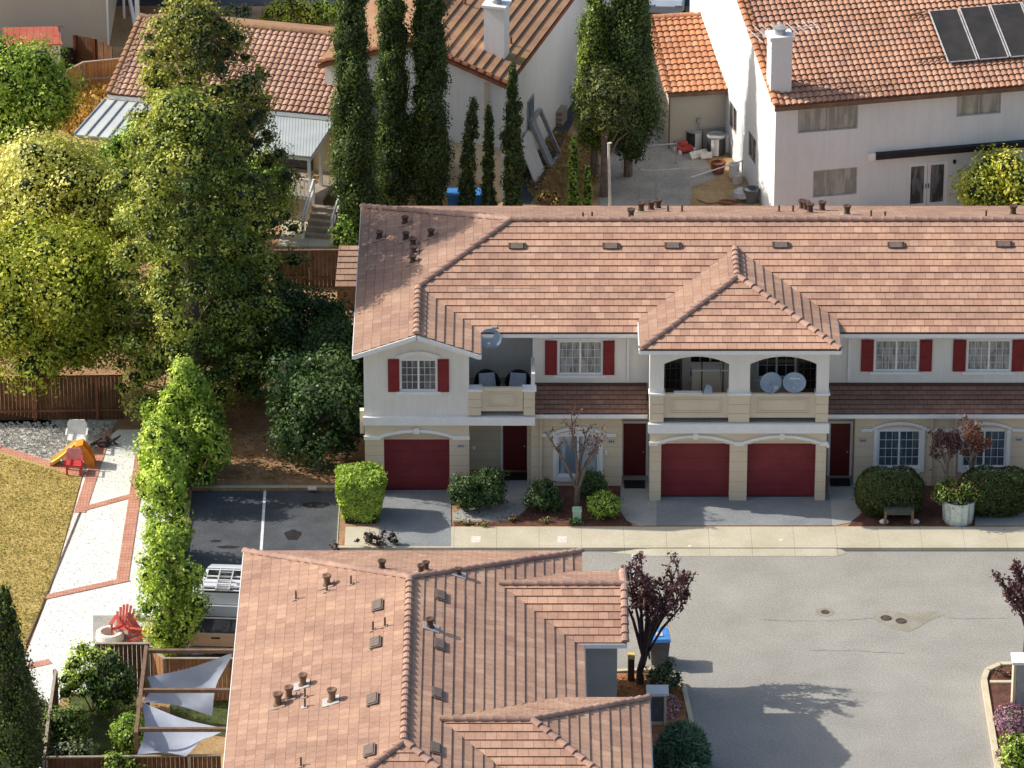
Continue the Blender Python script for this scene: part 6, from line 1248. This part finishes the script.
# round wicker balcony chairs
for px,lb in ((487,'round black wicker chair with grey cushion, left one on the corner balcony'),(518,'round black wicker chair with grey cushion, right one on the corner balcony')):
    x=FX(px,1.3,385); z=2.9+.11; T=TM(x,1.5,FZ(415,YW)+.0,.15 if px<500 else -.15); t=thing('chair',lb,'chair',(x,1.5,FZ(415,YW)),0,'wicker chairs on the corner balcony')
    m=MB(T); 
    for k in range(11):
        a=math.pi*(k/10); a2=math.pi*((k+1)/10) if k<10 else None
        if a2 is not None: 
            P=lambda a,h,q:(.46*math.cos(a),.40*math.sin(a)-.05,h)
            h1=.62+.38*math.sin(a);h2=.62+.38*math.sin(a2)
            m.add([P(a,.35,0),P(a2,.35,0),P(a2,h2,0),P(a,h1,0)],[(0,1,2,3)]); m.tube([P(a,h1,0),P(a2,h2,0)],.035,6)
    obj('backrest',m,'black_plastic',t); m=MB(T); m.lathe([(0,.35),(.46,.35),(.48,.45),(0,.46)],n=16)
    for k in range(4): a=.8+k*1.57; m.tube([(.35*math.cos(a),.3*math.sin(a),0),(.35*math.cos(a),.3*math.sin(a),.36)],.025,6)
    obj('seat',m,'black_plastic',t); m=MB(T); m.slab([(-.3,-.05,.55),(.3,-.05,.55),(.28,.18,.96),(-.28,.18,.96)],(0,-.1,.04)); m.box(-.3,.3,-.35,.15,.47,.58); obj('cushion',m,'cushion',t)
# balcony clutter
x0,x1=FX(692,1.3,375),FX(730,1.3,375); zf=FZ(422.5,YBAY); t=thing('cabinet','pale storage cabinet with dark straps on the left bay balcony','cabinet',((x0+x1)/2,1.5,zf)); m=MB(); m.box(x0,x1,1.25,1.85,zf,FZ(371,1.25)); obj('body',m,'panel_tan',t); m=MB(); m.box(x0-.03,x1+.03,1.22,1.88,FZ(371,1.25)+.001,FZ(371,1.25)+.06); obj('top',m,'trim_white',t)
m=MB()
for x in (x0+.35,x1-.25): m.box(x-.02,x+.02,1.235,1.249,zf,FZ(360,1.25))
obj('strap',m,'black_plastic',t)
a=FP(720,366,.6);m=MB(); m.tube([(FX(724,.4,394),.15,zf),(a.x,.9,a.z)],.022,6); m.box(FX(724,.4,394)-.12,FX(724,.4,394)+.12,.1,.2,zf,zf+.1); tag(obj('broom',m,'timber_grey'),'thin wooden broom leaning at the right side of the left bay balcony','broom')
p=FP(707,388,YBAY+.1); zt=FZ(394.5,YBAY)+.02; m=MB(); m.add([(p.x-.12,YBAY+.02,zt),(p.x+.2,YBAY+.02,zt),(p.x+.18,YBAY+.16,zt),(p.x-.14,YBAY+.16,zt),(p.x-.02,YBAY+.08,zt+.34),(p.x+.16,YBAY+.10,zt+.26)],[(0,1,5,4),(1,2,5),(2,3,4,5),(3,0,4),(0,3,2,1)]); tag(obj('cloth',m,'dish_blue'),'blue and white cloth bundled on the left bay balcony rail','cloth')
m=MB(); m.box(FX(674,YBAY,394),FX(702,YBAY,394),YBAY-.04,YBAY+.2,zt+.003,zt+.035); tag(obj('plank',m,'trim_white'),'white board lying along the top of the left bay balcony rail','board')
# garden seat by the round bush
p=G(899,527); t=thing('bench','dark low garden bench in front of the big round bush','bench',(p.x,p.y+.45,0)); T=TM(p.x,p.y+.1,.01,0)@Matrix.Scale(1.2,4)
m=MB(T); m.box(-.44,.44,.0,.5,.46,.51); m.box(-.42,.42,.01,.04,.34,.455); obj('seat',m,'bench_dark',t); m=MB(T)
for k in range(4): m.slab([(-.44,.50+.03*k,.60+.11*k),(.44,.50+.03*k,.60+.11*k),(.44,.52+.03*k,.69+.11*k),(-.44,.52+.03*k,.69+.11*k)],(0,.03,0))
obj('backrest',m,'bench_dark',t)
for x in (-.4,.4):
    for y in (.04,.48): m=MB(T); m.box(x-.035,x+.035,y-.035,y+.035,0,.459 if y<.3 else .92); obj('leg',m,'wood_brown',t)
for px,lb in ((884,'rounded pale stone left of the garden bench feet'),(915,'rounded pale stone right of the garden bench feet')):
    p=G(px,523,0); m=MB(Matrix.Translation(p)); m.lathe([(0,0),(.14,.01),(.16,.06),(.1,.13),(0,.15)],n=9,sx=1.1,sy=.8); tag(obj('stone',m,'stone_white'),lb,'stone','stones by the bench')
# green utility post + lids
p=G(577,521,0); t=thing('utility_box','small pale green utility box in the bed under the leafless tree','utility box',p); m=MB(Matrix.Translation(p)); m.box(-.15,.15,-.12,.12,0,.42); obj('body',m,'box_green',t); m=MB(Matrix.Translation(p)); m.box(-.17,.17,-.14,.14,.421,.5); m.box(-.12,.12,-.1,.1,.501,.53); obj('lid',m,'box_green',t)
for px,lb in ((562.5,'square pale lid in the sidewalk below the leafless tree'),(476,'square pale lid in the sidewalk right of the leftmost driveway')):
    p=G(px,540); m=MB(); m.box(p.x-.17,p.x+.17,p.y-.24,p.y+.24,.019,.026); tag(obj('valve_plate',m,'stone_white'),lb,'utility lid','lids in the sidewalk')
for px,r,lb in ((781,540,'small round white cap in the sidewalk below the right twin garage'),(690,546,'small round white cap at the kerb below the left twin garage')):
    p=G(px,r,.02); m=MB(Matrix.Translation(p)); m.lathe([(.07,-.002),(.07,.006),(0,.008)],n=12); tag(obj('survey_marker',m,'plastic_white'),lb,'utility cap','caps in the sidewalk')
# recycling bin
p=G(659,667,-.12); T=TM(p.x,p.y+.3,-.115,math.radians(4)); t=thing('wheelie_bin','grey wheeled bin with a bright blue lid behind the purple tree','bin',(p.x,p.y+.3,-.115)); m=MB(T)
m.add([(-.27,-.3,.06),(.27,-.3,.06),(.27,.3,.06),(-.27,.3,.06),(-.34,-.38,1.0),(.34,-.38,1.0),(.34,.38,1.0),(-.34,.38,1.0)],[(0,3,2,1),(0,1,5,4),(1,2,6,5),(2,3,7,6),(3,0,4,7),(4,5,6,7)]); obj('body',m,'bin_grey',t)
m=MB(T); m.add([(-.37,-.44,1.0),(.37,-.44,1.0),(.37,.42,1.0),(-.37,.42,1.0),(-.33,-.38,1.09),(.33,-.38,1.09),(.33,.36,1.14),(-.33,.36,1.14)],[(0,3,2,1),(0,1,5,4),(1,2,6,5),(2,3,7,6),(3,0,4,7),(4,5,6,7)]); l=obj('lid',m,'plastic_blue',t); m=MB(T); m.tube([(-.26,.46,1.02),(.26,.46,1.02)],.02,6); m.box(-.12,.12,-.2,.1,1.125,1.13) ; obj('handle',m,'flashing',l)
for x in (-.3,.3): m=MB(T@Matrix.Translation((x,.34,.12))@Matrix.Rotation(math.pi/2,4,'Y')); m.lathe([(0,-.03),(.12,-.03),(.12,.03),(0,.03)],n=14); obj('wheel',m,'rubber',t)
# post boxes / pedestals
def pedestal(px,r,w_,d_,h,lb,nm='cluster_mailbox'):
    p=G(px,r,-.06); t=thing(nm,lb,'mailbox',p); T=Matrix.Translation(p); m=MB(T); m.box(-w_/2,-w_/2+.09,-d_/2,d_/2,0,h); m.box(w_/2-.09,w_/2,-d_/2,d_/2,0,h); m.box(-w_/2+.09,w_/2-.09,-d_/2+.05,d_/2-.02,0,h-.001); obj('frame',m,'stucco_cream',t)
    m=MB(T); m.box(-w_/2-.06,w_/2+.06,-d_/2-.06,d_/2+.06,h+.001,h+.09); obj('top',m,'trim_white',t); m=MB(T); m.box(-w_/2+.11,w_/2-.11,-d_/2+.03,-d_/2+.049,.15,h-.1); pn=obj('door_panel',m,'bin_grey' if px<800 else 'metal_grey',t); return t
pedestal(657,722,.62,.5,1.15,'cream framed mailbox stand with dark panel beside the foreground roof corner'); pedestal(1030,706,1.25,.6,1.75,'white capped mailbox stand with grey panel cropped by the right edge')
p=G(631,680,-.05); t=thing('bollard','short dark post with yellow green top left of the purple tree stems','bollard',p); m=MB(Matrix.Translation(p)); m.box(-.11,.11,-.1,.1,0,.85); obj('body',m,'vent_brown',t); m=MB(Matrix.Translation(p)); m.box(-.12,.12,-.11,.11,.851,1.0); obj('cap',m,'leaf_paint' if False else 'plastic_yellow',t)
# adirondack chairs and fire ring
def adirondack(T,lb):
    o=T.translation; t=thing('garden_chair',lb,'chair',o,0,'red fan backed garden chairs'); m=MB(T)
    for k in range(7): x=-.27+k*.09; h=.95-.018*(k-3)**2*2; a=(k-3)*.035; m.slab([(x-.04,.22,.32),(x+.04,.22,.32),(x+.045+a,.52,h),(x-.045+a,.52,h)],(0,.025,0))
    obj('backrest',m,'chair_red',t); m=MB(T)
    for k in range(5): m.box(-.27,.27,-.28+k*.11,-.19+k*.11,.38-.02*k,.40-.02*k)
    obj('seat',m,'chair_red',t); m=MB(T)
    for x in (-.34,.34): m.box(x-.06,x+.06,-.35,.35,.56,.585)
    obj('armrest',m,'chair_red',t)
    for x in (-.31,.31): m=MB(T); m.box(x-.03,x+.03,-.31,-.25,0,.559); obj('leg',m,'chair_red',t); m=MB(T); m.beam((x,.42,.02),(x,-.25,.36),.04,.1); obj('leg',m,'chair_red',t)
p=G(123,640); adirondack(TM(p.x,p.y+.25,.03,math.radians(-15)),'upright red fan backed garden chair right behind the white fire ring')
p=G(143,643); adirondack(TM(p.x,p.y+.2,.03,math.radians(75)),'red garden chair turned sideways beside the sapling')
p=G(110,640); m=MB(Matrix.Translation((p.x,p.y,.03))); m.lathe([(.30,.0),(.46,.0),(.48,.05),(.47,.28),(.44,.31),(.31,.31),(.28,.27),(.27,.05),(0,.05)],n=24); tag(obj('fire_ring',m,'stone_white'),'round white fire ring before the red garden chair','fire pit')
# toys
p=G(84,468); t=thing('toy_slide','yellow and orange plastic toddler slide on the stones','toy slide',p); T=TM(p.x-.25,p.y+.3,.02,0)@Matrix.Scale(1.05,4); m=MB(T)
n=8
for k in range(n):
    f_=lambda u:(-.95+.9*u,.0+.75*u**1.3)
    (xa,za),(xb,zb)=f_(k/n),f_((k+1)/n); m.add([(xa,-.2,za),(xb,-.2,zb),(xb,.2,zb),(xa,.2,za),(xa,-.24,za+.14),(xb,-.24,zb+.14),(xa,.24,za+.14),(xb,.24,zb+.14)],[(0,1,2,3),(0,4,5,1),(3,2,7,6)])
obj('chute',m,'plastic_yellow',t); m=MB(T); 
for y in (-.24,.2): m.slab([(-.05,y,.75),(.22,y,.85),(.55,y,.35),(.62,y,0),(.35,y,0)],(0,.04,0))
for k in range(3): m.box(.2+.13*k,.34+.13*k,-.2,.2,.5-.2*k,.54-.2*k)
m.add([(-.05,-.25,.76),(.22,-.25,.86),(.22,.25,.86),(-.05,.25,.76)],[(0,1,2,3)]); obj('ladder_side',m,'plastic_orange',t)
def kidchair(px,r,lb,mt,mt2,s=1.0,rz=0):
    p=G(px,r); T=TM(p.x,p.y+.15,.02,rz)@Matrix.Scale(s,4); t=thing('toy_chair',lb,'chair',T.translation); m=MB(T); m.box(-.25,.25,-.22,.25,.32,.36); obj('seat',m,mt,t)
    m=MB(T); pr=[(-.24,.22,.36),(.24,.22,.36),(.27,.28,.62),(.2,.30,.75),(-.2,.30,.75),(-.27,.28,.62)]; m.slab(pr,(0,.03,0)); obj('backrest',m,mt2,t)
    m=MB(T); m.box(-.3,-.25,-.2,.25,.5,.54); m.box(.25,.3,-.2,.25,.5,.54); m.box(-.3,-.25,-.2,-.15,.32,.5);m.box(.25,.3,-.2,-.15,.32,.5); obj('armrest',m,mt,t)
    for x in (-.22,.22):
        for y in (-.19,.22): m=MB(T); m.box(x-.035,x+.035,y-.03,y+.03,0,.319); obj('leg',m,mt,t)
kidchair(74,475,'small red and pink plastic chair in front of the toddler slide','plastic_red','plastic_pink',1.1); kidchair(77,452,'white plastic armchair behind the red toy chair','plastic_white','plastic_white',1.35)
p=G(104,446); m=MB(Matrix.Translation(p)); rr=random.Random(3)
m.tube([(-.5,0,.05),(-.1,.1,.2),(.2,.0,.12),(.6,.25,.3)],[.06,.08,.07,.03],6); m.tube([(-.2,-.1,.05),(.1,.2,.25),(.5,-.1,.1)],[.05,.07,.04],6); m.lathe([(0,.0),(.22,.02),(.25,.14),(.12,.24),(0,.26)],n=9); tag(obj('log_pile',m,'bark_dark'),'small dark heap of logs at the top of the brick strip','logs')
# back lot clutter
def acunit(px,r,lb):
    p=G(px,r,.012); t=thing('air_conditioner',lb,'air conditioner',p,0,'air conditioners by the garage wall'); T=Matrix.Translation(p); m=MB(T); m.lathe([(0,0),(.36,0),(.36,.75),(0,.75)],n=22); obj('body',m,'dark_metal',t)
    m=MB(T); m.lathe([(.36,.751),(.39,.752),(.39,.82),(.30,.83),(.28,.80),(0,.80)],n=22); obj('top',m,'metal_grey',t); m=MB(T@Matrix.Rotation(math.radians(-60 if px<700 else -100),4,'Z')); 
    m.add([(.37*math.cos(a),.37*math.sin(a),z) for z in (.02,.75) for a in (-.45,-.15,.15,.45)],[(0,1,5,4),(1,2,6,5),(2,3,7,6)]); obj('access_panel',m,'plastic_white',t)
acunit(694,147,'left round air conditioner against the orange roofed garage'); acunit(716,153,'right round air conditioner near the tall white wall')
p=G(684,152,.012); t=thing('lawn_mower','dark red lawn mower with pale bag lying before the air conditioners','lawn mower',p); T=TM(p.x,p.y,.012,.5); m=MB(T); m.box(-.3,.3,-.25,.25,.12,.28); m.lathe([(0,.29),(.16,.3),(.16,.45),(0,.48)],n=12); obj('deck',m,'chair_red',t)
for x in (-.33,.33):
    for y in (-.22,.22): m=MB(T@Matrix.Translation((x,y,.11))@Matrix.Rotation(math.pi/2,4,'Y')); m.lathe([(0,-.03),(.11,-.03),(.11,.03),(0,.03)],n=12); obj('wheel',m,'plastic_white',t)
m=MB(T); m.tube([(-.22,.25,.2),(-.2,.9,.75)],.018,6); m.tube([(.22,.25,.2),(.2,.9,.75)],.018,6); m.tube([(-.2,.9,.75),(.2,.9,.75)],.02,6); obj('handle',m,'black_plastic',t)
p=G(699,157,.012); m=MB(TM(p.x,p.y,.012,.6)); m.slab([(-.45,-.12,.03),(.45,-.16,.03),(.42,.14,.18),(-.4,.12,.22)],(0,0,.05)); m.slab([(-.1,-.3,.03),(.35,-.45,.03),(.4,-.3,.2),(-.05,-.15,.2)],(0,0,.05)); tag(obj('folding_chair',m,'stone_white'),'collapsed pale folding chair on the ground beside the mower','chair')
for px,r,rr_,h,mt,lb in ((734,177,.22,.55,'plastic_white','tall white bucket at the foot of the white house wall'),(737,183,.2,.35,'stone_white','short grey bucket in front of the tall white bucket'),(727,152,.10,.75,'plastic_white','narrow white canister beside the right air conditioner'),(718,172,.3,.4,'timber_red','rusty red drum between bucket and mower'),(751,202,.32,.55,'bin_grey','grey round can behind the ridge at the white wall foot')):
    p=G(px,r,.012); m=MB(Matrix.Translation(p)); m.lathe([(0,0),(rr_*.85,0),(rr_,h),(rr_*1.06,h),(rr_*1.06,h+.04),(rr_*.92,h+.04),(rr_*.9,h*.8),(0,h*.8)],n=16); tag(obj('bucket',m,mt),lb,'bucket')
p=G(742,201,.012); m=MB(Matrix.Translation(p)); m.lathe([(0,.55),(.2,.55),(.38,.42),(.42,.25),(.42,.22),(.38,.2)],n=16,sy=.8); m.tube([(-.3,-.2,0),(-.25,-.15,.3)],.02,5); m.tube([(.3,-.2,0),(.25,-.15,.3)],.02,5); m.tube([(0,.25,0),(0,.2,.3)],.02,5); tag(obj('kettle_grill',m,'metal_grey'),'pale blue grey kettle grill behind the ridge near the white wall','grill')
# garden hose (red) on dry ground
p=G(727,203,.02); m=MB(); m.tube([p+Vector((.25*math.cos(k*.5)*(1+.02*k),.22*math.sin(k*.5),.02+.002*k)) for k in range(26)]+[p+Vector((-.8,-.1,.03)),p+Vector((-1.2,.3,.03))],.022,5); tag(obj('hose',m,'timber_red'),'reddish garden hose coiled on dry ground behind the ridge','hose')
sheet('dry_ground',pts([(690,188),(750,165),(775,230),(690,230)]),.02,'soil_dry')
# metal rail gate frames
def rails(label,segs,h,nm='metal_fence',mid=True):
    P=[G(*q) for q in segs]; t=thing(nm,label,'fence',sum(P,Vector())/len(P)); m=MB()
    for a,b in zip(P[:-1],P[1:]): m.tube([a+Vector((0,0,h)),b+Vector((0,0,h))],.025,6)
    obj('rail',m,'flashing',t)
    for a in P: m=MB(); m.tube([a,a+Vector((0,0,h))],.028,6); obj('post',m,'metal_grey',t)
rails('thin metal fence rail crossing the concrete side yard',[(640,172+25),(656,172+26),(691,170+25)],1.2); rails('bent pale rail sloping up to the white house wall',[(690,205),(742,188)],1.2); rails('upper thin rail at the head of the concrete side yard',[(622,168),(676,164)],.9)
p=G(610,212,0); m=MB(); m.tube([p,p+Vector((-.08,0,3.0))],[.06,.05],8); m.lathe([(.07,3.0),(.0,3.05)],Matrix.Translation(p),n=8); tag(obj('pole',m,'stone_white'),'thin pale pole standing below the bulky cypress pair','pole')
# leaning frames and boxes in the side yard
sl=mw-.3
def atM(x,y,z): return MT@Vector((x,y,z))
v=MS.inverted()@G(543,158); yb=v.x
t=thing('frame_panel','pale grey framed panel with round cornered opening leaning on the side wall','panel',MS@Vector((yb,-.5,0)),math.radians(-16+90)); m=MB(MS); T0=m
z1=1.9; b0,b1=yb-.9,yb+.5
q=[(b0,-.95,0.02),(b1,-.95,.02),(b1,-.12,z1),(b0,-.12,z1)]; m.beam(q[0],q[1],.12,.16); m.beam(q[1],q[2],.12,.16); m.beam(q[2],q[3],.12,.16); m.beam(q[3],q[0],.12,.16); obj('frame',m,'metal_grey',t); m=MB(MS); m.slab([(b0,-.90,.1),((b0+b1)/2-.1,-.90,.1),((b0+b1)/2-.1,-.14,z1-.08),(b0,-.14,z1-.08)],(0,.03,0)); obj('panel',m,'dish_blue',t)
m=MB(MS); m.slab([(yb-2.6,-.75,.02),(yb-1.2,-.75,.02),(yb-1.2,-.1,1.7),(yb-2.5,-.1,1.6)],(0,-.05,0)); tag(obj('white_board',m,'plastic_white'),'plain white board leaning at the near end of the side wall','board')
p=G(553,126,0); t=thing('crate','tan wooden crate under the black grill in the side yard','crate',p); m=MB(TM(p.x,p.y+.4,0,-.28)); m.box(-.5,.5,-.4,.4,0,.65); obj('box',m,'timber_grey',t); m=MB(TM(p.x,p.y+.4,0,-.28)); 
for z in (.1,.32,.54): m.box(-.51,.51,-.41,-.401,z-.03,z+.03)
obj('slat',m,'wood_brown',t)
p=G(556,104,.0); t=thing('barbecue_grill','black covered barbecue grill against the side wall','grill',(p.x,p.y+.3,0)); T=TM(p.x,p.y+.3,0,-.28); m=MB(T); m.box(-.45,.45,-.3,.3,.6,.9); m.lathe([(.42,.9),(.40,1.1),(.25,1.22),(0,1.25)],n=12,sy=.7); obj('body',m,'black_plastic',t); m=MB(T)
for x in (-.4,.4):
    for y in (-.25,.25): m.box(x-.03,x+.03,y-.03,y+.03,0,.599)
obj('leg',m,'dark_metal',t)
p=G(560,86,0); t=thing('locker','dark red upright locker against the side wall above the grill','cabinet',(p.x,p.y+.3,0)); m=MB(TM(p.x,p.y+.3,0,-.28)); m.box(-.4,.4,-.3,.3,0,1.3); obj('body',m,'timber_red',t); m=MB(TM(p.x,p.y+.3,0,-.28)); m.box(-.42,.42,-.32,.32,1.301,1.36); obj('top',m,'wood_brown',t)
for px,lb in ((455,'blue bin peeping between the tall cypress pair and bent tip cypress'),(478,'blue bin behind the thinnest cypress')):
    p=G(px,214,0); T=TM(p.x,p.y,0,0); t=thing('wheelie_bin',lb,'bin',p,0,'blue bins by the gable wall'); m=MB(T); m.add([(-.24,-.26,.0),(.24,-.26,.0),(.24,.26,.0),(-.24,.26,.0),(-.3,-.33,.9),(.3,-.33,.9),(.3,.33,.9),(-.3,.33,.9)],[(0,3,2,1),(0,1,5,4),(1,2,6,5),(2,3,7,6),(3,0,4,7),(4,5,6,7)]); obj('body',m,'plastic_blue',t); m=MB(T); m.box(-.33,.33,-.37,.36,.901,.98); obj('lid',m,'plastic_blue',t)
# dark patches on the parking bays
for px,r,rx,ry in ((293,535,.30,.42),(228,547,.4,.12),(316,505,.5,.25),(216,541,.2,.1)):
    p=G(px,r,-.11); sheet('dark_patch',[(p.x+rx*math.cos(t)*(1+.15*math.sin(3*t)),p.y+ry*math.sin(t)*(1+.1*math.sin(5*t))) for t in [k*.35 for k in range(18)]],-.1125,'rubber')
p=G(312,489,0); m=MB(); m.box(p.x-.16,p.x+.16,.55,.75,.0,.06); tag(obj('parking_block',m,'stone_white'),'small pale concrete block on the kerb of the shaded bays','block')
